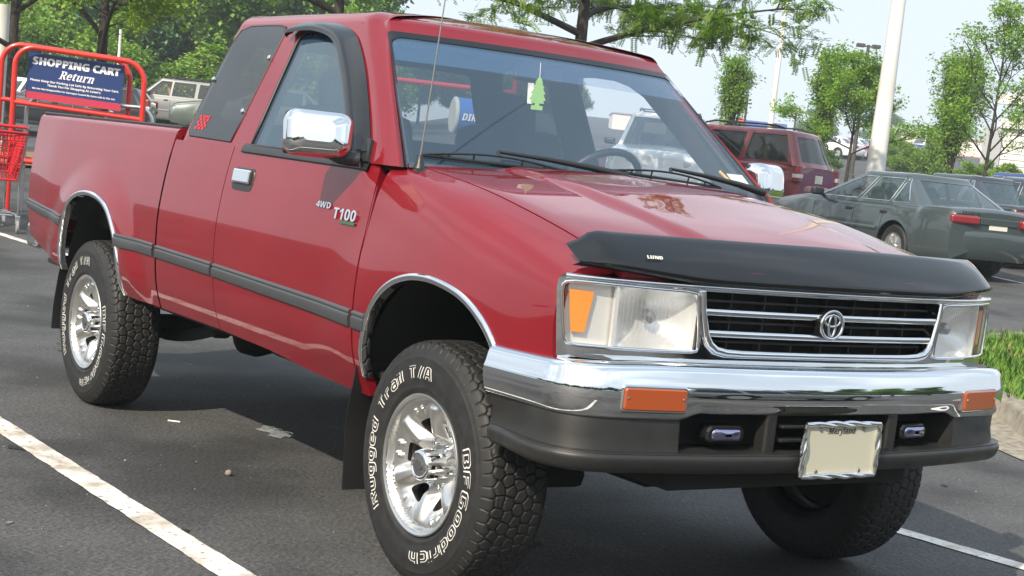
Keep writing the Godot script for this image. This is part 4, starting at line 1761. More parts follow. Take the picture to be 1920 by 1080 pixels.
const STROKES := {
	"R": [[0, 0, 0, 1, 0.45, 1, 0.62, 0.9, 0.62, 0.62, 0.45, 0.5, 0.02, 0.5], [0.36, 0.5, 0.62, 0]],
	"u": [[0, 0.7, 0, 0.12, 0.12, 0, 0.5, 0, 0.5, 0.7]],
	"g": [[0.5, 0.02, 0.1, 0.02, 0, 0.14, 0, 0.56, 0.1, 0.68, 0.5, 0.68, 0.5, -0.2, 0.38, -0.3, 0.04, -0.3]],
	"e": [[0.02, 0.36, 0.5, 0.36, 0.5, 0.58, 0.4, 0.7, 0.1, 0.7, 0, 0.58, 0, 0.12, 0.1, 0, 0.5, 0]],
	"d": [[0.5, 0.03, 0.1, 0.03, 0, 0.14, 0, 0.56, 0.1, 0.68, 0.46, 0.68], [0.5, 1.0, 0.5, 0.03]],
	"T": [[0, 1, 0.62, 1], [0.31, 0.98, 0.31, 0]],
	"r": [[0, 0, 0, 0.7], [0.02, 0.5, 0.14, 0.68, 0.42, 0.68]],
	"a": [[0.06, 0.7, 0.4, 0.7, 0.5, 0.58, 0.5, 0, 0.1, 0, 0, 0.1, 0, 0.3, 0.1, 0.4, 0.48, 0.4]],
	"i": [[0, 0, 0, 0.68], [0, 0.95, 0, 1.0]],
	"l": [[0, 0, 0, 1]],
	"/": [[0, -0.05, 0.34, 1.05]],
	"A": [[0, 0, 0.22, 1, 0.44, 1, 0.66, 0], [0.12, 0.36, 0.54, 0.36]],
	"B": [[0, 0, 0, 1, 0.45, 1, 0.56, 0.9, 0.56, 0.62, 0.46, 0.53, 0.58, 0.42, 0.58, 0.12, 0.46, 0, 0.02, 0], [0.04, 0.53, 0.44, 0.53]],
	"F": [[0.58, 1, 0, 1, 0, 0], [0.02, 0.53, 0.46, 0.53]],
	"G": [[0.58, 0.94, 0.46, 1, 0.12, 1, 0, 0.88, 0, 0.12, 0.12, 0, 0.58, 0, 0.58, 0.46, 0.34, 0.46]],
	"o": [[0.25, 0.7, 0.1, 0.7, 0, 0.58, 0, 0.12, 0.1, 0, 0.4, 0, 0.5, 0.12, 0.5, 0.58, 0.4, 0.7, 0.27, 0.7]],
	"c": [[0.5, 0.7, 0.1, 0.7, 0, 0.58, 0, 0.12, 0.1, 0, 0.5, 0]],
	"h": [[0, 0, 0, 1], [0.02, 0.6, 0.14, 0.7, 0.4, 0.7, 0.5, 0.58, 0.5, 0]],
}
const ADVANCE := {"i": 0.34, "l": 0.34, "/": 0.62, "r": 0.78, " ": 0.55, "R": 1.0, "T": 0.98, "A": 1.0, "B": 0.98, "F": 0.92, "G": 1.0}


func tyre_word(mb: MB, text: String, from_deg: float, to_deg: float, half: float, lift: float) -> void:
	# outlined letters along the sidewall, reading clockwise with their tops outwards
	var total := 0.0
	for ch in text:
		total += ADVANCE.get(ch, 0.88)
	var h := 0.037
	var r0 := 0.2745
	var x := 0.0
	var scale_x := deg_to_rad(to_deg - from_deg) * 0.287 / (total * h)
	for ch in text:
		if STROKES.has(ch):
			var polys: Array = []
			for st in STROKES[ch]:
				for q in Geometry2D.offset_polyline(v2(st), half, Geometry2D.JOIN_ROUND, Geometry2D.END_ROUND):
					polys.append(q)
			# union, apart from holes
			var solid: Array = []
			var holes: Array = []
			for q in polys:
				if Geometry2D.is_polygon_clockwise(q):
					holes.append(q)
					continue
				var rest := []
				var cur: PackedVector2Array = q
				for o in solid:
					var mg := Geometry2D.merge_polygons(o, cur)
					var outs := mg.filter(func(z): return not Geometry2D.is_polygon_clockwise(z))
					if outs.size() == 1:
						cur = outs[0]
						for z in mg:
							if Geometry2D.is_polygon_clockwise(z):
								holes.append(z)
					else:
						rest.append(o)
				rest.append(cur)
				solid = rest
			for q in solid:
				var px := x
				mb.patch(func(u: float, v: float) -> Vector3:
					var a := deg_to_rad(from_deg) + (px + u) * h * scale_x / 0.287
					var r := r0 + (v - 0.15) * h * 0.92
					var z := 0.1365 - 0.0035 * pow((r - 0.287) / 0.03, 2.0)
					return Vector3(sin(a) * r, cos(a) * r, z), q, holes, 0.3, 0.3, Vector3.ZERO, lift)
		x += ADVANCE.get(ch, 0.88)


func rim_depth(r: float, a: float) -> float:
	# how far the wheel's face lies behind its lip; a measured clockwise from the top
	var base := lerpf(0.098, 0.030, smoothstep(0.060, 0.196, r))
	base = lerpf(base, 0.004, smoothstep(0.196, 0.207, r))
	var k := wrapf(a - deg_to_rad(5.0), -PI / 6.0, PI / 6.0)          # angle from the nearest spoke
	var across := absf(k) * r
	var spoke := (1.0 - smoothstep(0.006, 0.040, across)) * smoothstep(0.072, 0.100, r) * (1.0 - smoothstep(0.178, 0.202, r))
	base -= spoke * lerpf(0.042, 0.014, smoothstep(0.09, 0.19, r))
	# two small pads in each gap, outside the opening
	var kg := wrapf(a - deg_to_rad(35.0), -PI / 6.0, PI / 6.0)
	for s in [-1.0, 1.0]:
		var d := Vector2((r - 0.172) / 0.019, (kg * r - s * 0.0195) / 0.0115).length()
		base -= 0.010 * (1.0 - smoothstep(0.55, 1.0, d))
	return base


func rim_mesh() -> Array:
	var face := MB.new()
	var holes := []
	for k in 6:
		var a := deg_to_rad(35.0 + 60.0 * k)
		var p := PackedVector2Array()
		for q in [Vector2(-0.013, 0.096), Vector2(0.013, 0.096), Vector2(0.030, 0.126), Vector2(0.032, 0.138), Vector2(0.024, 0.145), Vector2(-0.024, 0.145), Vector2(-0.032, 0.138), Vector2(-0.030, 0.126)]:
			p.append(Vector2(sin(a) * q.y + cos(a) * q.x, cos(a) * q.y - sin(a) * q.x))
		holes.append(smooth_poly(p, 2))
	face.patch(func(x: float, y: float) -> Vector3:
		var r := Vector2(x, y).length()
		return Vector3(x, y, -rim_depth(r, atan2(x, y))), circle(0.208, 90), holes, 0.0055, 0.0055, Vector3(0, 0, -5), 0.0, 0.035)
	# the rolled lip and the barrel
	var xf := Transform3D(Basis(Vector3.RIGHT, PI / 2), Vector3.ZERO)
	face.lathe([Vector2(0.200, -0.20), Vector2(0.214, -0.05), Vector2(0.2215, -0.02), Vector2(0.2225, -0.004), Vector2(0.2205, 0.0), Vector2(0.2165, 0.0005), Vector2(0.212, -0.002), Vector2(0.2075, -0.004)], xf, 90)
	var cap := MB.new()
	cap.lathe([Vector2(0.050, -0.10), Vector2(0.049, -0.014), Vector2(0.047, -0.006), Vector2(0.043, -0.002), Vector2(0.038, -0.001), Vector2(0.035, -0.004), Vector2(0.020, -0.004), Vector2(0.0, -0.003)], xf, 40)
	for k in 6:
		var a := TAU * k / 6.0
		cap.rbox(Vector3(sin(a) * 0.0495, cos(a) * 0.0495, -0.03), Vector3(0.020, 0.004, 0.022), 0.0015, Basis(Vector3(0, 0, 1), -a))
	return [face, cap]


func pickup_wheels(car: Node3D) -> void:
	var tyre := tyre_mesh().mesh()
	var white := MB.new()
	tyre_word(white, "Rugged Trail T/A", 231.0, 371.0, 0.155, 0.0008)
	tyre_word(white, "BFGoodrich", 70.0, 181.0, 0.155, 0.0008)
	var black := MB.new()
	tyre_word(black, "Rugged Trail T/A", 231.0, 371.0, 0.085, 0.0014)
	tyre_word(black, "BFGoodrich", 70.0, 181.0, 0.085, 0.0014)
	var wm := white.mesh()
	var bm := black.mesh()
	var rim := rim_mesh()
	var fm: Mesh = rim[0].mesh()
	var cm: Mesh = rim[1].mesh()
	var nut := MB.new()
	nut.lathe([Vector2(0.013, -0.02), Vector2(0.0125, 0.006), Vector2(0.0105, 0.012), Vector2(0.0, 0.014)], Transform3D(Basis(Vector3.RIGHT, PI / 2), Vector3.ZERO), 12)
	var nm := nut.mesh()
	var dark := MB.new()
	dark.lathe([Vector2(0.0, 0.0), Vector2(0.19, 0.0), Vector2(0.19, -0.02)], Transform3D(Basis(Vector3.RIGHT, PI / 2), Vector3(0, 0, 0)), 30)
	var dm := dark.mesh()
	var emb := MB.new()
	emb.plate(circle(0.024, 20, 0.7), 0.003, Transform3D(Basis(), Vector3(0, 0, 0.0)), 0.001)
	var em := emb.mesh()
	for place in [[0.0, 1.0, 1.0], [-3.094, 1.0, 0.0], [0.0, -1.0, 0.0], [-3.094, -1.0, 0.0]]:
		var w := piece("wheel", car)
		w.position = Vector3(place[0], 0.3865, 0.757 if place[1] > 0.0 else (-0.895 if place[0] > -1.0 else -0.79))
		w.scale.z = 0.93
		if place[1] < 0.0:
			w.rotation.y = PI
		put_mesh("tyre", tyre, "rubber", w)
		var r := put_mesh("rim", fm, "brushed_alloy", w)
		r.position.z = 0.128
		put_mesh("brake_disc", dm, "underbody", w).position.z = 0.005
		put_mesh("hub_cap", cm, "chrome", w).position.z = 0.131
		var lg := put_mesh("hub_emblem", em, "ink", w)
		lg.position.z = 0.1300
		for k in 6:
			var a := deg_to_rad(35.0 + 60.0 * k)
			put_mesh("wheel_nut", nm, "chrome", w).position = Vector3(sin(a) * 0.070, cos(a) * 0.070, 0.044)
		var turn := 0.0
		for q in [["raised_lettering", wm, "letter_white"], ["letter_inlay", bm, "letter_black"]]:
			var o := put_mesh(q[0], q[1], q[2], w)
			o.rotation.z = turn
	# mud flaps
	for s in [1.0, -1.0]:
		var mb := MB.new()
		var rows := []
		for i in 9:
			var f := i / 8.0
			var y := lerpf(0.66, 0.195, f)
			var x := -0.425 - 0.055 * smoothstep(0.0, 0.55, f)
			var zo := lerpf(0.888, 0.868, f)
			rows.append(PackedVector3Array([Vector3(x + 0.004, y, 0.66 * s), Vector3(x + 0.004, y, zo * s), Vector3(x - 0.004, y, zo * s), Vector3(x - 0.004, y, 0.66 * s)]))
		mb.grid(rows, false, true, Vector3(-0.49, 0.4, 0.78 * s))
		put("mud_flap", mb, "rubber_flap", car)
		mb = MB.new()
		rows = []
		for i in 9:
			var f := i / 8.0
			var y := lerpf(0.66, 0.285, f)
			var x := -3.47 - 0.10 * sin(f * 1.6)
			rows.append(PackedVector3Array([Vector3(x + 0.004, y, 0.62 * s), Vector3(x + 0.004, y, 0.875 * s), Vector3(x - 0.004, y, 0.875 * s), Vector3(x - 0.004, y, 0.62 * s)]))
		mb.grid(rows, false, true, Vector3(-3.5, 0.4, 0.78 * s))
		put("mud_flap", mb, "rubber_flap", car)


func pickup_below(car: Node3D) -> void:
	var mb := MB.new()
	for s in [1.0, -1.0]:
		mb.rbox(Vector3(-1.7, 0.52, 0.42 * s), Vector3(4.6, 0.13, 0.07), 0.01)
	for x in [0.5, -0.5, -1.4, -2.3, -3.9]:
		mb.rbox(Vector3(x, 0.52, 0), Vector3(0.09, 0.10, 0.84), 0.01)
	mb.rbox(Vector3(-1.7, 0.595, 0), Vector3(4.4, 0.03, 1.62), 0.01)
	put("chassis", mb, "underbody", car)
	mb = MB.new()
	mb.tube([Vector3(-3.094, 0.387, -0.62), Vector3(-3.094, 0.387, 0.62)], 0.05, 12)
	mb.lathe([Vector2(0, -0.14), Vector2(0.13, -0.08), Vector2(0.15, 0.0), Vector2(0.13, 0.08), Vector2(0, 0.14)], Transform3D(Basis(Vector3(1, 0, 0), PI / 2), Vector3(-3.07, 0.387, 0.0)), 16)
	put("rear_axle", mb, "underbody", car)
	for s in [1.0, -1.0]:
		mb = MB.new()
		var path := []
		for k in 13:
			var f := k / 12.0
			path.append(Vector3(lerpf(-3.75, -2.40, f), 0.47 - 0.12 * sin(PI * f), 0.50 * s))
		mb.tube(path, 0.03, 6)
		mb.rbox(Vector3(-2.42, 0.475, 0.50 * s), Vector3(0.12, 0.10, 0.09), 0.02)
		put("leaf_spring", mb, "underbody", car)
		mb = MB.new()
		mb.tube([Vector3(0.05, 0.36, 0.30 * s), Vector3(0.02, 0.36, 0.62 * s)], 0.05, 8)
		mb.tube([Vector3(0.05, 0.42, 0.58 * s), Vector3(0.05, 0.75, 0.48 * s)], 0.045, 8)
		put("front_suspension", mb, "underbody", car)
		# inner sill and closing panel behind the valance
		mb = MB.new()
		mb.rbox(Vector3(-1.42, 0.60, 0.80 * s), Vector3(1.9, 0.09, 0.06), 0.01)
		put("inner_sill", mb, "underbody", car)
	mb = MB.new()
	mb.rbox(Vector3(0.42, 0.50, 0), Vector3(0.62, 0.08, 1.0), 0.02)
	mb.rbox(Vector3(0.10, 0.42, 0), Vector3(0.30, 0.16, 0.36), 0.05)
	mb.rbox(Vector3(-0.7, 0.46, 0.05), Vector3(1.0, 0.18, 0.34), 0.06)
	put("skid_plate", mb, "underbody", car)
	mb = MB.new()
	mb.tube([Vector3(-1.0, 0.44, 0.26), Vector3(-2.3, 0.44, 0.30)], 0.03, 8)
	mb.rbox(Vector3(-1.9, 0.45, 0.28), Vector3(0.5, 0.12, 0.22), 0.05)
	put("exhaust", mb, "underbody", car)
	# engine bay and firewall: keep daylight out of the nose
	mb = MB.new()
	mb.rbox(Vector3(0.28, 0.82, 0), Vector3(0.75, 0.50, 0.80), 0.04)
	mb.rbox(Vector3(-0.50, 0.92, 0), Vector3(0.04, 0.66, 1.66), 0.01)
	mb.rbox(Vector3(0.62, 0.80, 0), Vector3(0.08, 0.42, 1.44), 0.02)
	put("engine_bay", mb, "underbody", car)


func pickup_cabin(car: Node3D) -> void:
	var mb := MB.new()
	var rows := []
	for i in 21:
		var f := lerpf(-1.0, 1.0, i / 20.0)
		var z := 0.78 * f
		var fx := -0.40 + 0.10 * (1.0 - f * f)
		var hump := 0.035 * smoothstep(0.16, 0.06, absf(z + 0.38) - 0.08)
		rows.append(PackedVector3Array([Vector3(fx, 1.285, z), Vector3(fx - 0.12, 1.300, z), Vector3(-0.70, 1.298 + hump, z), Vector3(-0.80, 1.285 + hump, z), Vector3(-0.84, 1.22, z), Vector3(-0.80, 0.95, z)]))
	mb.grid(rows, false, false, Vector3(-0.5, 1.0, 0))
	put("dashboard", mb, "dash_plastic", car)
	# steering wheel on the left
	mb = MB.new()
	var sx := facing(Vector3(-0.93, 1.265, -0.40), Vector3(-0.82, 0.56, 0))
	var ring := []
	for k in 36:
		ring.append(sx * Vector3(cos(TAU * k / 36) * 0.185, sin(TAU * k / 36) * 0.185, 0))
	mb.tube(ring, 0.015, 8, false, true)
	mb.rbox(sx.origin, Vector3(0.13, 0.11, 0.05), 0.02, sx.basis)
	for a in [0.1, PI - 0.1, -PI / 2]:
		mb.tube([sx.origin, sx * Vector3(cos(a) * 0.18, sin(a) * 0.18, 0)], 0.014, 6)
	mb.tube([sx.origin, Vector3(-0.72, 1.12, -0.40)], 0.03, 8)
	put("steering_wheel", mb, "black_plastic", car)
	for s in [1.0, -1.0]:
		var seat := piece("seat", car)
		mb = MB.new()
		var lean := Basis(Vector3(0, 0, 1), 0.22)
		mb.rbox(Vector3(-1.20, 0.93, 0.38 * s), Vector3(0.52, 0.18, 0.54), 0.06)
		put("seat_cushion", mb, "trim_fabric", seat)
		mb = MB.new()
		mb.rbox(Vector3(-1.50, 1.20, 0.38 * s), Vector3(0.15, 0.56, 0.52), 0.06, lean)
		put("seat_back", mb, "trim_fabric", seat)
		mb = MB.new()
		mb.rbox(Vector3(-1.59, 1.53, 0.38 * s), Vector3(0.11, 0.19, 0.27), 0.05, lean)
		for q in [-0.05, 0.05]:
			mb.tube([Vector3(-1.56, 1.44, 0.38 * s + q), Vector3(-1.53, 1.38, 0.38 * s + q)], 0.007, 6)
		put("headrest", mb, "trim_fabric", seat)
		mb = MB.new()
		mb.rbox(Vector3(-1.05, 0.92, 0.80 * s), Vector3(1.1, 0.62, 0.05), 0.02)
		mb.rbox(Vector3(-1.9, 0.92, 0.80 * s), Vector3(0.55, 0.66, 0.05), 0.02)
		put("door_trim", mb, "trim_fabric", car)
	mb = MB.new()
	mb.rbox(Vector3(-1.98, 1.10, 0), Vector3(0.16, 0.36, 1.30), 0.05)
	mb.rbox(Vector3(-1.75, 0.86, 0), Vector3(0.45, 0.14, 1.30), 0.05)
	put("rear_bench", mb, "trim_fabric", car)
	mb = MB.new()
	mb.rbox(Vector3(-1.35, 0.64, 0), Vector3(1.75, 0.04, 1.64), 0.01)
	mb.rbox(Vector3(-2.20, 0.93, 0), Vector3(0.03, 0.64, 1.66), 0.01)
	put("cabin_floor", mb, "liner_dark", car)
	mb = MB.new()
	mb.rbox(Vector3(-0.985, 1.06, 0.03), Vector3(0.10, 0.18, 0.16), 0.02)
	mb.tube([Vector3(-1.05, 0.80, 0.05), Vector3(-1.00, 1.30, 0.06)], 0.012, 8)
	put("gear_lever", mb, "dash_plastic", car)
	mb = MB.new()
	mb.rbox(Vector3(-0.80, 1.665, 0.03), Vector3(0.025, 0.062, 0.22), 0.012, Basis(Vector3(0, 0, 1), 0.1))
	mb.tube([Vector3(-0.79, 1.67, 0.03), Vector3(-0.76, 1.73, 0.03)], 0.008, 6)
	put("rear_view_mirror", mb, "black_plastic", car)


# ---------------------------------------------------------------- the ground

func ground_at(x: float, z: float) -> float:
	# level round the pickup, then the whole car park climbs gently away from the camera
	var s := (x - CAM_AT.x) * -0.81979 + (z - CAM_AT.z) * -0.57267 - 12.0
	if s > 190.0:
		s = 190.0 + (s - 190.0) * 0.25
	var l := (x - CAM_AT.x) * 0.57267 + (z - CAM_AT.z) * -0.81979
	return maxf(0.0, 0.022 * (s + sqrt(s * s + 4.0)) - 0.02) * (1.0 - 0.36 * smoothstep(3.0, 14.0, -l))


func on_ground(x: float, z: float, up := 0.0) -> Vector3:
	return Vector3(x, ground_at(x, z) + up, z)


func ground_strip(mb: MB, pts: Array, wide: float, up: float, rough := 0.0, sd := 1) -> void:
	# a painted band along points (x, z)
	var nz := FastNoiseLite.new()
	nz.seed = sd
	nz.frequency = 6.0
	nz.fractal_octaves = 4
	var rows := []
	for i in pts.size() - 1:
		var a: Vector2 = pts[i]
		var b: Vector2 = pts[i + 1]
		var k := maxi(1, ceili((b - a).length() / 0.03)) if rough > 0.0 else maxi(1, ceili((b - a).length() / 0.5))
		var sd2 := Vector2(-(b - a).y, (b - a).x).normalized()
		for j in k + 1:
			var q := a.lerp(b, float(j) / k)
			var l := q + sd2 * (wide * 0.5 + nz.get_noise_2d(q.x, q.y) * rough)
			var r := q - sd2 * (wide * 0.5 + nz.get_noise_2d(q.x + 40.0, q.y) * rough)
			rows.append(PackedVector3Array([on_ground(l.x, l.y, up), on_ground(r.x, r.y, up)]))
	for i in rows.size() - 1:
		var n := Vector3.UP
		mb.squad(rows[i][0], rows[i + 1][0], rows[i + 1][1], rows[i][1], n, n, n, n)


func build_ground() -> void:
	var asphalt := mat("asphalt", Color.WHITE, 0.82)
	asphalt.albedo_texture = noise_tex(1024, 0.16, [lin(0.040, 0.039, 0.038), lin(0.071, 0.071, 0.0715), lin(0.091, 0.0905, 0.0905), lin(0.17, 0.165, 0.155)], [0.15, 0.45, 0.72, 0.93], FastNoiseLite.TYPE_VALUE_CUBIC, 3, 3)
	asphalt.uv1_triplanar = true
	asphalt.uv1_world_triplanar = true
	asphalt.uv1_scale = Vector3.ONE * 0.62
	asphalt.detail_enabled = true
	asphalt.detail_blend_mode = BaseMaterial3D.BLEND_MODE_MUL
	asphalt.detail_uv_layer = BaseMaterial3D.DETAIL_UV_2
	asphalt.detail_albedo = noise_tex(512, 0.011, [grey(0.66), grey(0.88), grey(1.0)], [0.22, 0.45, 0.72], FastNoiseLite.TYPE_SIMPLEX_SMOOTH, 5, 9)
	asphalt.uv2_triplanar = true
	asphalt.uv2_world_triplanar = true
	asphalt.uv2_scale = Vector3.ONE * 0.11
	asphalt.heightmap_enabled = true
	asphalt.heightmap_texture = noise_tex(1024, 0.16, [grey(0.0), grey(1.0)], [0.15, 0.9], FastNoiseLite.TYPE_VALUE_CUBIC, 3, 3)
	asphalt.heightmap_scale = 0.35
	var fwd := Vector2(-0.81979, -0.57267)
	var side := Vector2(0.57267, -0.81979)
	var mb := MB.new()
	var rows := []
	var ss := [-300.0, -120.0, -40.0, 0.0, 6.0]
	for k in 30:
		ss.append(7.0 + k * 0.5)
	for q in [24.0, 30.0, 45.0, 70.0, 110.0, 160.0, 201.0, 203.0, 260.0, 400.0, 800.0]:
		ss.append(q)
	for s in ss:
		var row := PackedVector3Array()
		for l in [-700.0, -200.0, -60.0, -20.0, -14.0, -12.0, -10.0, -8.5, -7.0, -5.5, -4.0, -3.0, 0.0, 20.0, 60.0, 200.0, 700.0]:
			var q: Vector2 = Vector2(CAM_AT.x, CAM_AT.z) + fwd * s + side * l
			row.append(on_ground(q.x, q.y))
		rows.append(row)
	mb.grid(rows, false, false, Vector3(0, -500, 0))
	structure("asphalt", mb, "asphalt")
	# worn white paint
	var line := mat("line_paint", Color.WHITE, 0.75)
	line.albedo_texture = noise_tex(1024, 0.045, [lin(0.16, 0.14, 0.12), lin(0.50, 0.47, 0.43), lin(0.68, 0.66, 0.62), lin(0.76, 0.75, 0.72)], [0.15, 0.235, 0.34, 0.8], FastNoiseLite.TYPE_SIMPLEX_SMOOTH, 6, 21)
	line.uv1_triplanar = true
	line.uv1_world_triplanar = true
	line.uv1_scale = Vector3(0.5, 0.5, 0.5)
	line.detail_enabled = true
	line.detail_blend_mode = BaseMaterial3D.BLEND_MODE_MUL
	line.detail_uv_layer = BaseMaterial3D.DETAIL_UV_2
	line.detail_albedo = noise_tex(512, 0.02, [Color(0.76, 0.73, 0.69), Color(0.92, 0.90, 0.88), grey(1.0)], [0.20, 0.42, 0.66], FastNoiseLite.TYPE_SIMPLEX_SMOOTH, 6, 77)
	line.uv2_triplanar = true
	line.uv2_world_triplanar = true
	line.uv2_scale = Vector3.ONE * 0.33
	for l in [[[Vector2(-6.5, 1.485), Vector2(-2.6, 1.398), Vector2(-0.2, 1.35), Vector2(2.4, 1.30)], 0.112, 5], [[Vector2(-4.4, -1.30), Vector2(-0.3, -1.605), Vector2(0.6, -1.715), Vector2(2.2, -1.90)], 0.10, 7], [[Vector2(-16.5, -0.45), Vector2(-11.3, -1.10), Vector2(-8.0, -1.50), Vector2(-5.8, -1.6)], 0.10, 8], [[Vector2(-16.5, -17.9), Vector2(-8.6, -17.1)], 0.10, 9], [[Vector2(-15.5, -15.9), Vector2(-8.6, -14.75)], 0.10, 10], [[Vector2(-13.4, -12.3), Vector2(-9.0, -11.7)], 0.10, 12], [[Vector2(-17.5, -20.6), Vector2(-9.5, -19.6)], 0.10, 13]]:
		mb = MB.new()
		ground_strip(mb, l[0], l[1], 0.004, 0.006, l[2])
		structure("bay_line", mb, "line_paint")
	# grass island with a concrete kerb
	var rim := PackedVector2Array()
	var cv := curve_pts([Vector3(-5.55, 0, -10.3), Vector3(-5.45, 0, -9.2), Vector3(-5.2, 0, -8.0), Vector3(-4.55, 0, -6.6), Vector3(-3.5, 0, -5.65), Vector3(-2.36, 0, -4.98), Vector3(-1.72, 0, -4.44), Vector3(-0.7, 0, -4.05), Vector3(1.2, 0, -4.2), Vector3(2.6, 0, -5.4), Vector3(2.6, 0, -8.0), Vector3(0.0, 0, -10.8), Vector3(-3.0, 0, -12.0), Vector3(-5.0, 0, -11.7), Vector3(-5.55, 0, -10.3)], 6)
	cv.pop_back()
	for q in cv:
		rim.append(Vector2(q.x, q.z))
	var kerb := MB.new()
	var n := rim.size()
	var krows := []
	for i in n:
		var t := (rim[(i + 1) % n] - rim[(i - 1 + n) % n]).normalized()
		var inw := Vector2(t.y, -t.x)
		if not Geometry2D.is_point_in_polygon(rim[i] + inw * 0.1, rim):
			inw = -inw
		var row := PackedVector3Array()
		for q in [[-0.32, 0.006], [-0.02, 0.014], [0.0, 0.03], [0.03, 0.125], [0.045, 0.142], [0.07, 0.148], [0.20, 0.150], [0.21, 0.10]]:
			var w: Vector2 = rim[i] + inw * q[0]
			row.append(on_ground(w.x, w.y, q[1]))
		krows.append(row)
	kerb.grid(krows, true, false, Vector3(-2, -2, -8))
	var conc := mat("kerb_concrete", Color.WHITE, 0.9)
	conc.albedo_texture = noise_tex(512, 0.03, [lin(0.15, 0.128, 0.098), lin(0.24, 0.21, 0.165), lin(0.31, 0.28, 0.225)], [0.2, 0.5, 0.8], FastNoiseLite.TYPE_SIMPLEX_SMOOTH, 5, 14)
	conc.uv1_triplanar = true
	conc.uv1_world_triplanar = true
	conc.uv1_scale = Vector3.ONE * 0.7
	structure("kerb", kerb, "kerb_concrete")
	var soil := MB.new()
	var inner := []
	for i in n:
		inner.append(krows[i][6])
	var cc := Vector3(-2.2, 0.16, -7.8)
	for i in n:
		soil.quad(cc, inner[i] - Vector3(0, 0.02, 0), inner[(i + 1) % n] - Vector3(0, 0.02, 0), cc)
	mat("turf_soil", lin(0.045, 0.075, 0.018), 0.95)
	structure("island_ground", soil, "turf_soil")
	# grass blades on the island
	var blade := MB.new()
	var r := RandomNumberGenerator.new()
	r.seed = 77
	for k in 5:
		var a := r.randf() * TAU
		var o := Vector3(r.randf_range(-0.02, 0.02), 0, r.randf_range(-0.02, 0.02))
		var w := Vector3(cos(a), 0, sin(a)) * 0.003
		var lean := Vector3(r.randf_range(-0.5, 0.5), 1.0, r.randf_range(-0.5, 0.5))
		var h := r.randf_range(0.035, 0.075)
		var nn := w.cross(Vector3.UP).normalized() * 0.4 + Vector3.UP * 0.8
		var m := o + lean * h * 0.5
		blade.tri(o - w, o + w, m + w * 0.8, nn, nn, nn)
		blade.tri(o - w, m + w * 0.8, m - w * 0.8, nn, nn, nn)
		var tip := o + Vector3(lean.x * 1.4, 1.0, lean.z * 1.4) * h
		blade.tri(m - w * 0.8, m + w * 0.8, tip, nn, nn, nn)
	var gm := mat("grass", Color.WHITE, 0.7)
	gm.vertex_color_use_as_albedo = true
	gm.backlight_enabled = true
	gm.backlight = Color(0.35, 0.5, 0.15)
	var spots := []
	for k in 42000:
		var q := Vector2(r.randf_range(-6.8, 2.5), r.randf_range(-11.8, -4.0))
		if q.x > -0.5 and k % 4:
			continue
		if Geometry2D.is_point_in_polygon(q, rim):
			var okay := true
			for i in range(0, n, 2):
				if q.distance_to(rim[i]) < 0.19:
					okay = false
					break
			if okay:
				spots.append(q)
	var mm := MultiMesh.new()
	mm.transform_format = MultiMesh.TRANSFORM_3D
	mm.use_colors = true
	mm.mesh = blade.mesh()
	mm.instance_count = spots.size()
	for i in spots.size():
		var q: Vector2 = spots[i]
		var sc := r.randf_range(0.7, 1.35)
		mm.set_instance_transform(i, Transform3D(Basis(Vector3.UP, r.randf() * TAU).scaled(Vector3(sc, sc, sc)), on_ground(q.x, q.y, 0.125)))
		var dry := 1.0 if r.randf() < 0.06 else 0.0
		var g := r.randf_range(0.75, 1.25)
		mm.set_instance_color(i, Color(0.125, 0.25, 0.026).lerp(Color(0.30, 0.26, 0.10), dry) * g)
	var go := MultiMeshInstance3D.new()
	go.multimesh = mm
	go.material_override = gm
	go.name = numbered("grass")
	go.set_meta("kind", "stuff")
	tag(go, "short bright green grass on the kerbed island at the right", "grass")
	add_child(go)
	# bare mulch strip under the two young trees on the left
	mb = MB.new()
	rows = []
	for i in 25:
		var f := i / 24.0
		var row := PackedVector3Array()
		for j in 5:
			var q: Vector2 = Vector2(-24.5, -2.2).lerp(Vector2(-19.0, -10.5), f) + Vector2(-1.6, -1.1) * (j - 2) * 0.55
			row.append(on_ground(q.x, q.y, 0.05 + 0.10 * sin(PI * j / 4.0)))
		rows.append(row)
	mb.grid(rows, false, false, Vector3(-20, -50, -6))
	var mul := mat("mulch", Color.WHITE, 0.95)
	mul.albedo_texture = noise_tex(512, 0.05, [lin(0.10, 0.055, 0.025), lin(0.26, 0.17, 0.085), lin(0.36, 0.26, 0.15)], [0.2, 0.5, 0.85], FastNoiseLite.TYPE_SIMPLEX_SMOOTH, 5, 17)
	mul.uv1_triplanar = true
	mul.uv1_world_triplanar = true
	structure("mulch_bed", mb, "mulch")


# ---------------------------------------------------------------- cart return, carts, kiosk, poles

func hoop(a: Vector3, b: Vector3, foot_a: float, foot_b: float, r: float) -> Array:
	# an inverted U from foot to foot with rounded shoulders; a and b are the shoulders
	var d := (b - a).normalized()
	var pts := [Vector3(a.x, foot_a, a.z)]
	for k in 9:
		var t := k / 8.0 * PI * 0.5
		pts.append(Vector3(a.x, a.y - r, a.z) + d * (r - r * cos(t)) + Vector3.UP * r * sin(t))
	for k in 9:
		var t := PI * 0.5 * (1.0 - k / 8.0)
		pts.append(Vector3(b.x, b.y - r, b.z) - d * (r - r * cos(t)) + Vector3.UP * r * sin(t))
	pts.append(Vector3(b.x, foot_b, b.z))
	return pts


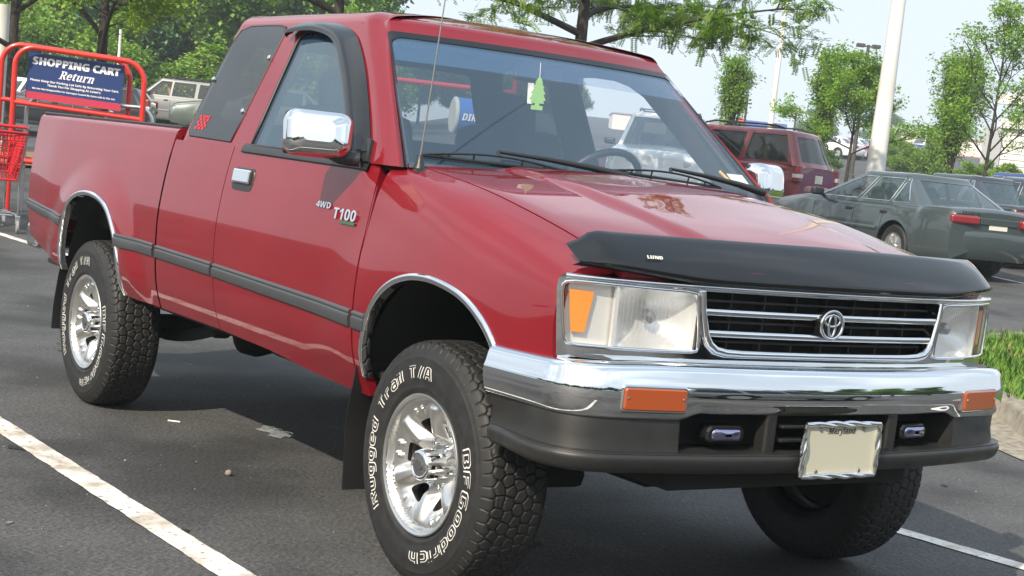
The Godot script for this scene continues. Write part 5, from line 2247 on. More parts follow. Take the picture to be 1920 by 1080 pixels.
func cart_return(label: String, a: Vector3, b: Vector3, back: Vector3, with_sign: bool) -> void:
	var o := thing("cart_return", label, "cart return", Vector3(a.x, ground_at(a.x, a.z), a.z))
	for k in 2:
		var A := a + back * k
		var B := b + back * k
		var mb := MB.new()
		var pts := hoop(A, B, ground_at(A.x, A.z), ground_at(B.x, B.z), 0.22)
		for i in pts.size():
			pts[i] -= o.position
		mb.tube(pts, 0.031, 10)
		put("hoop", mb, "red_tube", o)
		mb = MB.new()
		mb.tube([A - o.position - Vector3(0, 0.62, 0), B - o.position - Vector3(0, 0.62, 0)], 0.027, 10)
		put("cross_bar", mb, "red_tube", o)
		if not with_sign:
			continue
		mb = MB.new()
		mb.tube([A - o.position - Vector3(0, 1.25, 0), B - o.position - Vector3(0, 1.25, 0)], 0.03, 8)
		put("cross_bar", mb, "red_tube", o)
	if not with_sign:
		return
	var d := (b - a).normalized()
	var p0 := a + d * 0.20 + back * 0.45 - Vector3(0, 0.055, 0)
	var p1 := p0 + d * 1.04
	var face := facing((p0 + p1) * 0.5 - Vector3(0, 0.255, 0) - o.position, Vector3.UP.cross(d) * -1.0)
	# keep the panel parallel to the slightly tilted bars
	face.basis = Basis(d, face.basis.z.cross(d).normalized(), face.basis.z)
	if face.basis.z.dot(CAM_AT - a) < 0.0:
		face.basis = Basis(-d, face.basis.y, -face.basis.z)
	var mb := MB.new()
	mb.plate(v2([-0.52, -0.175, 0.52, -0.175, 0.52, 0.255, -0.52, 0.255]), 0.008, face)
	var panel := put("sign_panel", mb, "sign_blue", o)
	mb = MB.new()
	mb.plate(v2([-0.52, -0.255, 0.52, -0.255, 0.52, -0.176, -0.52, -0.176]), 0.008, face)
	put("sign_foot", mb, "sign_red", o)
	mb = MB.new()
	for k in 4:
		mb.add_mesh(letters("SHOPPING CART", 0.078, 0.002, true, false, 0.0, 1.12), face * Transform3D(Basis(), Vector3(-0.0045 + 0.003 * k, 0.165 + (0.002 if k % 2 else -0.002), 0.002 + 0.0006 * k)))
	mb.add_mesh(letters("Return", 0.088, 0.002, true, true, 0.34, 0.88), face * Transform3D(Basis(), Vector3(0.02, 0.045, 0.0025)))
	mb.add_mesh(letters("Please Keep Our Parking Lot Safe By Returning Your Cart.", 0.023, 0.002, true, false, 0.0, 1.10), face * Transform3D(Basis(), Vector3(0, -0.045, 0.002)))
	mb.add_mesh(letters("Thank You For Shopping At Lowe's.", 0.023, 0.002, true, false, 0.0, 1.10), face * Transform3D(Basis(), Vector3(0, -0.085, 0.002)))
	mb.add_mesh(letters("We Are Not Responsible For Damages Caused By Carts Left In The Lot.", 0.018, 0.002, true, false, 0.0, 1.08), face * Transform3D(Basis(), Vector3(0, -0.135, 0.002)))
	put("sign_lettering", mb, "sign_white", panel)
	for q in [Vector2(-0.38, 0.262), Vector2(0.0, 0.262), Vector2(0.40, 0.262), Vector2(-0.38, -0.262), Vector2(0.0, -0.262), Vector2(0.40, -0.262)]:
		mb = MB.new()
		mb.tube([face * Vector3(q.x, q.y * 0.94, 0.004), face * Vector3(q.x, q.y * 1.14, 0.004)], 0.006, 5)
		put("sign_clip", mb, "galvanised", panel)


func shopping_cart(at: Vector3, turn: float, label: String) -> void:
	var o := thing("shopping_cart", label, "shopping cart", at, turn, "red shopping carts by the cart return")
	# x: towards the nose; the basket widens upwards and tapers to the nose
	var corner := func(f: float, g: float, s: float) -> Vector3:
		# f along (0 handle, 1 nose), g up (0 floor, 1 rim)
		var x := lerpf(lerpf(-0.34, -0.42, g), lerpf(0.36, 0.46, g), f)
		var y := lerpf(lerpf(0.52, 0.60, f), lerpf(0.98, 0.94, f), g)
		var z := lerpf(lerpf(0.21, 0.15, f), lerpf(0.29, 0.21, f), g) * s
		return Vector3(x, y, z)
	var mb := MB.new()
	for s in [-1.0, 1.0]:
		for k in 34:
			for dirn in [1.0, -1.0]:
				var f0 := -0.45 + k * 0.056
				var pa := []
				for j in 5:
					var g := j / 4.0
					var f: float = f0 + (0.42 * g if dirn > 0.0 else 0.42 * (1.0 - g))
					if f >= 0.0 and f <= 1.0:
						pa.append(corner.call(f, g, s))
				if pa.size() > 1:
					mb.tube(pa, 0.0058, 4, false)
	for e in [0.0, 1.0]:
		for k in 16:
			var h := lerpf(-1.0, 1.0, k / 15.0)
			mb.tube([corner.call(e, 0.0, h), corner.call(e, 1.0, h)], 0.005, 4, false)
		for k in 7:
			mb.tube([corner.call(e, k / 6.0, -1.0), corner.call(e, k / 6.0, 1.0)], 0.005, 4, false)
	for k in 16:
		mb.tube([corner.call(0.0, 0.0, lerpf(-1, 1, k / 15.0)), corner.call(1.0, 0.0, lerpf(-1, 1, k / 15.0))], 0.005, 4, false)
	put("basket", mb, "cart_red", o)
	mb = MB.new()
	for g in [0.0, 1.0]:
		var ring := []
		for q in [[0.0, -1.0], [0.0, 1.0], [1.0, 1.0], [1.0, -1.0]]:
			ring.append(corner.call(q[0], g, q[1]))
		for i in 4:
			mb.tube([ring[i], ring[(i + 1) % 4]], 0.016 if g > 0.5 else 0.011, 8)
	put("basket_rim", mb, "cart_red", o)
	mb = MB.new()
	for s in [-1.0, 1.0]:
		mb.tube(curve_pts([Vector3(-0.50, 1.04, 0.27 * s), Vector3(-0.42, 0.99, 0.28 * s), Vector3(-0.30, 0.55, 0.24 * s), Vector3(-0.26, 0.20, 0.25 * s), Vector3(0.0, 0.17, 0.23 * s), Vector3(0.46, 0.17, 0.17 * s)], 5), 0.013, 7)
		mb.tube([Vector3(0.46, 0.17, 0.17 * s), Vector3(0.30, 0.56, 0.16 * s)], 0.012, 7)
	for x in [-0.26, 0.1, 0.46]:
		mb.tube([Vector3(x, 0.17, -0.2), Vector3(x, 0.17, 0.2)], 0.009, 6)
	put("frame", mb, "galvanised", o)
	mb = MB.new()
	mb.tube([Vector3(-0.50, 1.04, -0.27), Vector3(-0.50, 1.04, 0.27)], 0.017, 10)
	put("handle", mb, "cart_red", o)
	for q in [Vector2(-0.26, 0.25), Vector2(-0.26, -0.25), Vector2(0.44, 0.17), Vector2(0.44, -0.17)]:
		mb = MB.new()
		mb.rbox(Vector3(q.x, 0.125, q.y), Vector3(0.03, 0.09, 0.05), 0.008)
		var c := put("caster", mb, "galvanised", o)
		mb = MB.new()
		mb.lathe([Vector2(0.0, -0.014), Vector2(0.05, -0.014), Vector2(0.062, -0.008), Vector2(0.062, 0.008), Vector2(0.05, 0.014), Vector2(0.0, 0.014)], Transform3D(Basis(Vector3.RIGHT, PI / 2), Vector3(q.x - 0.02, 0.062, q.y)), 18)
		put("caster_wheel", mb, "wheel_grey", c)


func pole(called: String, label: String, x: float, z: float, high: float, r0: float, r1: float, m: String, heads := 0, arm := 0.35, group := "") -> Node3D:
	var o := thing(called, label, "pole" if heads == 0 else "street lamp", on_ground(x, z), 0.0, group)
	var mb := MB.new()
	mb.lathe([Vector2(r0, -0.1), Vector2(lerpf(r0, r1, 0.5), high * 0.5), Vector2(r1, high), Vector2(0, high)], Transform3D.IDENTITY, 20)
	put("shaft", mb, m, o)
	mb = MB.new()
	mb.lathe([Vector2(r0 * 1.5, -0.1), Vector2(r0 * 1.5, 0.12), Vector2(r0 * 1.05, 0.16)], Transform3D.IDENTITY, 16)
	put("foot_collar", mb, m, o)
	for k in heads:
		var s := 1.0 if k == 0 else -1.0
		mb = MB.new()
		var d := Vector3(0.57, 0, -0.82) * s
		mb.tube([Vector3(0, high - 0.06, 0), Vector3(0, high - 0.06, 0) + d * arm * 0.5], 0.03, 6)
		mb.rbox(Vector3(0, high - 0.04, 0) + d * arm, Vector3(arm * 1.1, 0.14, arm * 0.8), 0.03, Basis(d, Vector3.UP, d.cross(Vector3.UP)))
		put("lamp_head", mb, m, o)
	return o


func build_lot() -> void:
	cart_return("red tubular cart return carrying the blue shopping cart sign", Vector3(-13.50, 2.045, -1.78), Vector3(-12.87, 1.995, -3.03), Vector3(-0.30, 0.02, 0.06), true)
	cart_return("plain red cart return seen through the pickup's windscreen", Vector3(-10.95, 2.72, -5.10), Vector3(-10.42, 2.72, -6.34), Vector3(-0.30, 0.0, 0.06), false)
	shopping_cart(on_ground(-11.75, -1.10), deg_to_rad(168), "red lattice shopping cart nearest the pickup's tailgate, silver frame")
	shopping_cart(on_ground(-12.25, -0.98), deg_to_rad(168), "red lattice shopping cart nested behind the nearer one")
	# bent galvanised rail behind the carts
	var o := thing("guard_rail", "low bent silver rail standing behind the red carts", "rail", on_ground(-13.6, -2.1))
	var mb := MB.new()
	var pts := hoop(on_ground(-13.62, -1.97, 1.28), on_ground(-13.0, -3.2, 1.28), ground_at(-13.6, -1.9), ground_at(-13.0, -3.2), 0.16)
	for i in pts.size():
		pts[i] -= o.position
	mb.tube(pts, 0.024, 8)
	put("rail_tube", mb, "galvanised", o)
	# blue and white drum-shaped kiosk behind the load bed
	o = thing("kiosk", "blue drum-shaped kiosk with white end and slanted lettering, seen through the windscreen", "kiosk", on_ground(-8.02, -4.38))
	var kx := Transform3D(Basis(Vector3(0.335, 0, -0.942), Vector3.UP, Vector3(0.942, 0, 0.335)), Vector3(0, 1.61, 0))
	mb = MB.new()
	mb.lathe([Vector2(0.165, -0.25), Vector2(0.165, 0.25)], Transform3D(kx.basis * Basis(Vector3(0, 0, 1), -PI / 2), kx.origin), 40)
	var drum := put("drum", mb, "kiosk_blue", o)
	mb = MB.new()
	for e in [-1.0, 1.0]:
		mb.lathe([Vector2(0.0, 0.0), Vector2(0.152, 0.0), Vector2(0.168, -0.012), Vector2(0.168, -0.03)] if e > 0 else [Vector2(0.168, 0.03), Vector2(0.168, 0.012), Vector2(0.152, 0.0), Vector2(0.0, 0.0)], Transform3D(kx.basis * Basis(Vector3(0, 0, 1), -PI / 2), kx * Vector3(0.262 * e, 0, 0)), 40)
	put("drum_end", mb, "kiosk_white", drum)
	mb = MB.new()
	mb.add_mesh(letters("DIRE", 0.062, 0.006, true, false, 0.2, 0.9), kx * Transform3D(Basis(), Vector3(-0.115, -0.01, 0.164)))
	put("drum_lettering", mb, "sign_white", drum)
	mb = MB.new()
	mb.tube([Vector3(0, 0, 0), Vector3(0, 1.44, 0)], 0.05, 12)
	mb.rbox(Vector3(0, 0.03, 0), Vector3(0.5, 0.06, 0.5), 0.01)
	put("kiosk_post", mb, "galvanised", o)
	# poles
	pole("light_pole", "thick tapered white light pole rising behind the grey sedan", -15.02, -17.15, 9.0, 0.185, 0.045, "pole_white")
	pole("flagpole", "slim tall white pole beyond the maroon sport utility", -33.3, -31.75, 14.0, 0.10, 0.05, "pole_white")
	pole("light_pole", "white pole at the left edge behind the red cart return", -27.05, -5.45, 2.75, 0.165, 0.145, "pole_white")
	pole("light_pole", "thin pale pole beside the blue sign, far behind", -40.5, -12.65, 3.0, 0.05, 0.04, "pole_white")
	var grp := "distant bronze car park lamps"
	pole("street_lamp", "tall bronze street lamp with two box heads over the columnar trees", -39.2, -41.9, 5.15, 0.09, 0.06, "pole_bronze", 2, 0.30, grp)
	pole("street_lamp", "small far double lamp left of the thick white pole", -77.4, -75.6, 2.75, 0.09, 0.07, "pole_bronze", 2, 0.34, grp)
	pole("street_lamp", "small far double lamp just right of the thick white pole", -59.4, -65.8, 2.55, 0.07, 0.06, "pole_bronze", 2, 0.28, grp)
	pole("light_pole", "thin bare dark pole beside the narrow tree over the maroon sport utility", -41.4, -38.0, 2.8, 0.05, 0.04, "pole_bronze")
	pole("street_lamp", "faint tiny lamp over the far white building", -83.0, -98.0, 2.4, 0.07, 0.06, "pole_bronze", 2, 0.3, grp)
	build_cars()


func build_litter() -> void:
	# grit and small pale fragments on the tarmac
	var r := RandomNumberGenerator.new()
	r.seed = 90
	var chip := MB.new()
	chip.rbox(Vector3.ZERO, Vector3(1, 0.5, 0.7), 0.25)
	var spots := []
	for k in 1500:
		var q := Vector2(r.randf_range(-7, 3.4), r.randf_range(-5.0, 2.6))
		spots.append([q, r.randf_range(0.0015, 0.0045) * (2.0 if k % 9 == 0 else 1.0)])
	for k in 700:                                          # swept together along the kerb
		var f := r.randf()
		var q := Vector2(-3.4, -6.3).lerp(Vector2(-0.8, -4.1), f) + Vector2(0.35, 0.5) * absf(r.randfn(0.35, 0.45)) + Vector2(r.randfn(0, 0.1), r.randfn(0, 0.1))
		spots.append([q, r.randf_range(0.003, 0.010)])
	var mm := MultiMesh.new()
	mm.transform_format = MultiMesh.TRANSFORM_3D
	mm.use_colors = true
	mm.mesh = chip.mesh()
	mm.instance_count = spots.size()
	for i in spots.size():
		var q: Vector2 = spots[i][0]
		var s: float = spots[i][1]
		mm.set_instance_transform(i, Transform3D(Basis(Vector3.UP, r.randf() * TAU).scaled(Vector3(s, s, s)), on_ground(q.x, q.y, s * 0.2)))
		var g := r.randf_range(0.15, 0.55)
		mm.set_instance_color(i, Color(g, g * 0.96, g * 0.88))
	var m := mat("grit", Color.WHITE, 0.8)
	m.vertex_color_use_as_albedo = true
	var o := MultiMeshInstance3D.new()
	o.multimesh = mm
	o.material_override = m
	o.name = numbered("grit")
	o.set_meta("kind", "stuff")
	tag(o, "scattered pale grit and gravel on the tarmac round the pickup", "gravel")
	add_child(o)
	# old oil drips and flattened gum
	for kind in [["oil_drips", "underbody", 34, 0.012, 0.055, "dark oil drips staining the tarmac round the pickup"], ["gum_spots", "old_gum", 26, 0.008, 0.022, "pale flattened gum spots on the tarmac round the pickup"]]:
		if kind[1] == "old_gum":
			mat("old_gum", lin(0.16, 0.155, 0.145), 0.85)
		var blots := MB.new()
		for k in kind[2]:
			var c := Vector2(r.randf_range(-5.5, 2.2), r.randf_range(-4.2, 2.0))
			var size := r.randf_range(kind[3], kind[4])
			var ph := r.randf() * TAU
			for i in 12:
				var q := []
				for j in [i, i + 1]:
					var a: float = TAU * j / 12.0
					var rad: float = size * (0.75 + 0.25 * sin(a * 2.0 + ph) + 0.12 * sin(a * 5.0 + ph * 2.0))
					q.append(on_ground(c.x + cos(a) * rad * 1.3, c.y + sin(a) * rad, 0.0035))
				blots.quad(on_ground(c.x, c.y, 0.0035), q[0], q[1], on_ground(c.x, c.y, 0.0035), Vector3(c.x, -5, c.y))
		var st := put(kind[0], blots, kind[1])
		st.set_meta("kind", "stuff")
		tag(st, kind[5], "stain")
	# a torn scrap of clear plastic, a cigarette end, a pebble
	var mb := MB.new()
	var rows := []
	for i in 9:
		var row := PackedVector3Array()
		for j in 6:
			row.append(Vector3(-2.42 + i * 0.028 + r.randf_range(-0.006, 0.006), 0.006 + r.randf_range(0.0, 0.022) * sin(PI * j / 5.0), 0.16 + j * 0.022 + 0.02 * sin(i * 1.3) + r.randf_range(-0.006, 0.006)))
		rows.append(row)
	mb.grid(rows, false, false, Vector3(-2.3, -1, 0.2))
	glass("clear_plastic", lin(0.55, 0.62, 0.62), 0.30)
	tag(put("plastic_scrap", mb, "clear_plastic"), "crumpled clear plastic scrap on the tarmac under the pickup's door", "litter")
	mb = MB.new()
	mb.tube([Vector3(-2.62, 0.005, 0.62), Vector3(-2.585, 0.005, 0.575)], 0.004, 6)
	tag(put("cigarette_end", mb, "card_white"), "white cigarette end on the tarmac in front of the rear tyre", "litter")
	mb = MB.new()
	mb.rbox(Vector3(-1.53, 0.012, 0.80), Vector3(0.028, 0.024, 0.026), 0.011, Basis(Vector3(0.3, 0.8, 0.2).normalized(), 0.7))
	mat("pebble", lin(0.22, 0.19, 0.15), 0.9)
	tag(put("pebble", mb, "pebble"), "small brown pebble on the tarmac between the tyres", "stone")


# ---------------------------------------------------------------- other vehicles
# A spec describes a car in its own axes: x to the front, origin on the ground under the rear axle.

func car_deck(c: Dictionary, x: float) -> float:
	# height of bonnet, belt or boot at x
	var y: float = c.belt
	if x > c.xw0:
		var f: float = (x - c.xw0) / (c.wb + c.fo - c.xw0)
		y = lerpf(c.belt + 0.01, c.nose, pow(f, 1.35))
	elif x < c.xr0:
		var f: float = (c.xr0 - x) / (c.ro + c.xr0)
		y = lerpf(c.belt + 0.01, c.tail, f)
	var e := maxf(0.0, 1.0 - (c.wb + c.fo - x) / 0.16)
	var g := maxf(0.0, 1.0 - (x + c.ro) / 0.12)
	return y - 0.10 * (1.0 - sqrt(maxf(0.0, 1.0 - e * e))) - 0.06 * (1.0 - sqrt(maxf(0.0, 1.0 - g * g)))


func car_body(c: Dictionary, x: float, v: float) -> Vector3:
	if v > 6.0:
		var q := car_body(c, x, 12.0 - v)
		return Vector3(q.x, q.y, -q.z)
	var d := car_deck(c, x)
	var w: float = c.hw
	var e := maxf(0.0, 1.0 - (c.wb + c.fo - x) / 0.75)
	var g := maxf(0.0, 1.0 - (x + c.ro) / 0.75)
	w *= (1.0 - 0.17 * pow(e, 2.4)) * (1.0 - 0.12 * pow(g, 2.6))
	var y0: float = c.y0 + 0.05 * g + 0.03 * e
	var pts := [Vector2(0.93 * w, y0), Vector2(0.975 * w, y0 + 0.10), Vector2(w, lerpf(y0, d, 0.5)), Vector2(0.985 * w, lerpf(y0, d, 0.80)), Vector2(0.935 * w, d - 0.03), Vector2(0.80 * w, d + 0.012), Vector2(0.0, d + 0.045)]
	var i := clampi(int(v), 0, 5)
	var b: Vector2 = pts[i]
	var cc: Vector2 = pts[i + 1]
	var a: Vector2 = pts[i - 1] if i > 0 else b * 2.0 - cc
	var dd: Vector2 = pts[i + 2] if i < 5 else Vector2(-pts[5].x, pts[5].y)
	var p := b.cubic_interpolate(cc, a, dd, v - i)
	if i < 4:
		for cx in [0.0, c.wb]:
			var r := Vector2(x - cx, p.y - c.wr).length()
			p.x += 0.018 * smoothstep(c.wr * 1.75, c.wr * 1.2, r)
	return Vector3(x, p.y, p.x)


func car_v(c: Dictionary, x: float, y: float) -> float:
	var a := 0.0
	var b := 4.6
	for k in 16:
		var m := (a + b) * 0.5
		if car_body(c, x, m).y < y:
			a = m
		else:
			b = m
	return (a + b) * 0.5


func car_plan(c: Dictionary, u: float, t: float) -> Vector2:
	var xp := lerpf(c.xw0 - 0.10, c.xw1 - 0.04, t)
	var zs := lerpf(c.hw * 0.915, c.zr, t)
	var xw := lerpf(c.xw0 - 0.06, c.xw1, t)
	var xr := lerpf(c.xr0, c.xr1, t)
	if u <= 1.0:
		return Vector2(xw + 0.14 * (1.0 - u * u), zs * 0.93 * u)
	if u <= 1.2:
		return Vector2(xw, zs * 0.93).lerp(Vector2(xp, zs), (u - 1.0) / 0.2)
	if u <= 3.0:
		var f := (u - 1.2) / 1.8
		return Vector2(lerpf(xp, xr + 0.10, f), zs + 0.015 * sin(PI * f))
	if u <= 3.2:
		return Vector2(xr + 0.10, zs).lerp(Vector2(xr, zs * 0.90), (u - 3.0) / 0.2)
	var h := (u - 3.2)
	return Vector2(xr - 0.10 * (1.0 - pow(1.0 - h, 2.0)), zs * 0.90 * (1.0 - h))


func car_cab(c: Dictionary, u: float, t: float) -> Vector3:
	if u < 0.0:
		var q := car_cab(c, -u, t)
		return Vector3(q.x, q.y, -q.z)
	if u > 4.2:
		var q := car_cab(c, 8.4 - u, t)
		return Vector3(q.x, q.y, -q.z)
	var top: float = c.roof - 0.075
	if t <= 1.0:
		var p := car_plan(c, u, t)
		return Vector3(p.x, lerpf(c.belt - 0.01, top, t), p.y)
	var p1 := car_plan(c, u, 1.0)
	var f := minf(t - 1.0, 1.0)
	var mid := Vector2((c.xw1 + c.xr1) * 0.5, 0.0)
	var ph := lerpf(0.5, PI * 0.5, f)
	var inw := (p1 - mid).normalized()
	var p := p1 - inw * 0.11 * (cos(0.5) - cos(ph))
	var y := top + 0.11 * (sin(ph) - sin(0.5))
	if t > 2.0:
		p = p.lerp(Vector2(clampf(p.x, c.xr1 + 0.5, c.xw1 - 0.4), 0.0), t - 2.0)
		y += 0.018 * (1.0 - pow(3.0 - t, 2.0))
	return Vector3(p.x, y, p.y)


func car_window(c: Dictionary, xb0: float, xt0: float, xb1: float, xt1: float) -> PackedVector2Array:
	# a side window between two slanting edges, given as x at the belt and x at the roof
	var out := PackedVector2Array()
	var add := func(x: float, t: float) -> void:
		var xp := lerpf(c.xw0 - 0.10, c.xw1 - 0.04, t)
		var xr := lerpf(c.xr0, c.xr1, t) + 0.10
		out.append(Vector2(1.2 + 1.8 * (xp - x) / (xp - xr), t))
	for k in 5:
		add.call(lerpf(xb0, xt0, k / 4.0), lerpf(0.07, 0.93, k / 4.0))
	for k in 5:
		add.call(lerpf(xt1, xb1, k / 4.0), lerpf(0.93, 0.07, k / 4.0))
	return out


func make_car(called: String, label: String, category: String, at: Vector3, turn: float, c: Dictionary, detail := true, group := "") -> Node3D:
	var o := thing(called, label, category, at, turn, group)
	var body_f := func(x: float, v: float) -> Vector3: return car_body(c, x, v)
	var cab_f := func(u: float, t: float) -> Vector3: return car_cab(c, u, t)
	var x0: float = -c.ro
	var x1: float = c.wb + c.fo
	var ref := Vector3((x0 + x1) * 0.5, 0.5, 0)
	var arches := []
	for cx in [0.0, c.wb]:
		var p := PackedVector2Array()
		for k in 15:
			var a := lerpf(-0.25, PI + 0.25, k / 14.0)
			var x: float = cx + cos(a) * c.wr * 1.2
			var y: float = c.wr + sin(a) * c.wr * 1.18
			p.append(Vector2(x, car_v(c, x, y) if y > c.y0 + 0.03 else -0.1))
		arches.append(p)
	var mirrored := []
	for p in arches:
		var q := PackedVector2Array()
		for w in p:
			q.append(Vector2(w.x, 12.0 - w.y))
		mirrored.append(q)
	var mb := MB.new()
	var du := 0.07 if detail else 0.16
	mb.patch(body_f, v2([x0, 0.0, x1, 0.0, x1, 12.0, x0, 12.0]), arches + mirrored, du, 0.3 if detail else 0.5, ref, 0.0, 0.02)
	for e in [x0, x1]:
		var ring := []
		for k in 25:
			ring.append(car_body(c, e, k * 0.5))
		var cc := Vector3(e + (0.02 if e == x1 else -0.02), 0.55, 0)
		var nrm := Vector3(1, 0, 0) if e == x1 else Vector3(-1, 0, 0)
		for k in 24:
			mb.tri(cc, ring[k], ring[k + 1], nrm, nrm, nrm)
	put("body", mb, c.paint, o)
	# roof and pillars round the windows
	var wins: Array = []
	for w in c.windows:
		var poly := car_window(c, w[0], w[1], w[2], w[3])
		wins.append(poly)
	var front := v2([-0.97, 0.04, 0.97, 0.04, 0.97, 0.94, -0.97, 0.94])
	var rear := v2([4.2 - 0.86, 0.10, 4.2 + 0.86, 0.10, 4.2 + 0.86, 0.92, 4.2 - 0.86, 0.92])
	var left_wins := []
	var wrap_wins := []
	for p in wins:
		var q := PackedVector2Array()
		var q2 := PackedVector2Array()
		for w in p:
			q.append(Vector2(-w.x, w.y))
			q2.append(Vector2(8.4 - w.x, w.y))
		left_wins.append(q)
		wrap_wins.append(q2)
	mb = MB.new()
	mb.patch(cab_f, v2([-2.1, -0.05, 2.1, -0.05, 2.1, 3.0, -2.1, 3.0]), [front] + wins + left_wins, 0.07, 0.12, ref)
	mb.patch(cab_f, v2([2.1, -0.05, 6.3, -0.05, 6.3, 3.0, 2.1, 3.0]), [rear] + wins + wrap_wins, 0.07, 0.12, ref)
	put("roof", mb, c.paint, o)
	mb = MB.new()
	mb.patch(cab_f, front, [], 0.12, 0.15, ref, -0.004)
	put("windscreen", mb, "car_glass", o)
	mb = MB.new()
	mb.patch(cab_f, rear, [], 0.12, 0.15, ref, -0.004)
	put("rear_window", mb, c.glass, o)
	for p in wins + left_wins:
		mb = MB.new()
		mb.patch(cab_f, p, [], 0.15, 0.2, ref, -0.004)
		put("side_window", mb, c.glass, o)
		if detail:
			mb = MB.new()
			var path := []
			for q in p:
				path.append(car_cab(c, q.x, q.y))
			mb.tube(path, 0.008, 5, true, true)
			put("window_trim", mb, c.get("trim", "black_plastic"), o)
	# cabin: floor, seats, wheel
	mb = MB.new()
	mb.rbox(Vector3(c.wb * 0.45, 0.34, 0), Vector3(c.wb * 0.9, 0.08, c.hw * 1.75), 0.02)
	for cx in [0.0, c.wb]:
		mb.rbox(Vector3(cx, 0.45, 0), Vector3(c.wr * 2.1, 0.5, c.hw * 1.35), 0.05)
	put("underbody", mb, "underbody", o)
	if detail:
		for s in [-1.0, 1.0]:
			mb = MB.new()
			var sx: float = c.wb * 0.50
			mb.rbox(Vector3(sx, 0.55, 0.36 * s), Vector3(0.5, 0.2, 0.5), 0.06)
			mb.rbox(Vector3(sx - 0.30, 0.85, 0.36 * s), Vector3(0.14, 0.58, 0.48), 0.06, Basis(Vector3(0, 0, 1), 0.2))
			mb.rbox(Vector3(sx - 0.38, c.belt + 0.20, 0.36 * s), Vector3(0.10, 0.17, 0.26), 0.05, Basis(Vector3(0, 0, 1), 0.2))
			put("seat", mb, "trim_fabric", o)
		mb = MB.new()
		mb.rbox(Vector3(c.wb * 0.12, 0.75, 0), Vector3(0.2, 0.55, 1.2), 0.06)
		put("rear_seat", mb, "trim_fabric", o)
		mb = MB.new()
		var ring := []
		var wx := facing(Vector3(c.xw0 - 0.62, c.belt + 0.0, -0.36), Vector3(-0.85, 0.5, 0))
		for k in 20:
			ring.append(wx * Vector3(cos(TAU * k / 20) * 0.18, sin(TAU * k / 20) * 0.18, 0))
		mb.tube(ring, 0.014, 6, false, true)
		mb.tube([wx * Vector3(-0.18, 0, 0), wx * Vector3(0.18, 0, 0)], 0.02, 6)
		put("steering_wheel", mb, "black_plastic", o)
		mb = MB.new()
		mb.rbox(Vector3(c.xw0 - 0.28, c.belt - 0.06, 0), Vector3(0.5, 0.12, c.hw * 1.5), 0.05)
		put("dashboard", mb, "dash_plastic", o)
	# wheels
	var tyre := MB.new()
	var r: float = c.wr
	var side_x := Transform3D(Basis(Vector3.RIGHT, PI / 2), Vector3.ZERO)
	tyre.lathe([Vector2(r * 0.62, -0.09), Vector2(r * 0.9, -0.105), Vector2(r * 0.985, -0.085), Vector2(r, -0.06), Vector2(r, 0.06), Vector2(r * 0.985, 0.085), Vector2(r * 0.9, 0.105), Vector2(r * 0.62, 0.09)], side_x, 28)
	var tm := tyre.mesh()
	var hub := MB.new()
	hub.lathe([Vector2(r * 0.64, 0.05), Vector2(r * 0.63, 0.092), Vector2(r * 0.57, 0.088), Vector2(r * 0.52, 0.06), Vector2(r * 0.2, 0.066), Vector2(r * 0.16, 0.08), Vector2(0.0, 0.082)], side_x, 28)
	for k in 7:
		var a := TAU * k / 7.0
		hub.rbox(Vector3(sin(a), cos(a), 0) * r * 0.36 + Vector3(0, 0, 0.07), Vector3(0.05, r * 0.36, 0.02), 0.008, Basis(Vector3(0, 0, 1), -a))
	var hm := hub.mesh()
	for cx in [0.0, c.wb]:
		for s in [1.0, -1.0]:
			var w := piece("wheel", o)
			w.position = Vector3(cx, r, (c.hw - 0.115) * s)
			if s < 0.0:
				w.rotation.y = PI
			put_mesh("tyre", tm, "rubber", w)
			put_mesh("wheel_trim", hm, "brushed_alloy", w)
	# bumpers
	for e in [1.0, -1.0]:
		mb = MB.new()
		var rows := []
		for k in 21:
			var f := lerpf(-1.0, 1.0, k / 20.0)
			var af := absf(f)
			var bx: float = (x1 if e > 0.0 else x0) + e * (0.055 - 0.10 * af * af - 0.42 * pow(af, 9.0))
			var bz: float = c.hw * 0.99 * (f if af < 0.93 else signf(f) * (0.93 + (af - 0.93) * 0.55)) * (0.96 if af < 0.999 else 0.97)
			var row := PackedVector3Array()
			for q in [Vector2(-0.10, 0.66), Vector2(-0.02, 0.655), Vector2(0.0, 0.63), Vector2(0.006, 0.56), Vector2(0.0, 0.50), Vector2(-0.004, 0.44), Vector2(-0.03, 0.34), Vector2(-0.08, 0.27)]:
				row.append(Vector3(bx + e * q.x, q.y * c.bump, bz * (1.0 + q.x * 0.3)))
			rows.append(row)
		mb.grid(rows, false, false, ref)
		put("front_bumper" if e > 0.0 else "rear_bumper", mb, c.get("bumper", c.paint), o)
	# lamps and plates
	for s in [1.0, -1.0]:
		mb = MB.new()
		var t: Dictionary = c.tail_lamp
		mb.rbox(Vector3(x0 + t.get("dx", 0.02), t.y, s * t.z), Vector3(t.get("deep", 0.10), t.h, t.w), minf(t.h, t.w) * 0.3, Basis(Vector3.UP, s * t.get("yaw", 0.25)))
		var tl := put("tail_lamp", mb, "tail_red", o)
		if t.has("band"):
			mb = MB.new()
			mb.rbox(Vector3(x0 + t.get("dx", 0.02) - 0.004, t.y - t.h * 0.12, s * t.z), Vector3(t.get("deep", 0.10), t.h * 0.22, t.w * 1.01), 0.008, Basis(Vector3.UP, s * t.get("yaw", 0.25)))
			put("lamp_band", mb, "tail_clear", tl)
		mb = MB.new()
		mb.rbox(Vector3(x1 - 0.09, c.nose - 0.13, s * c.hw * 0.66), Vector3(0.16, 0.13, c.hw * 0.42), 0.04, Basis(Vector3.UP, -s * 0.22))
		put("headlamp", mb, "headlight_silver", o)
		mb = MB.new()
		var mxp := Vector3(c.xw0 - 0.38, c.belt + 0.06, s * (c.hw + 0.09))
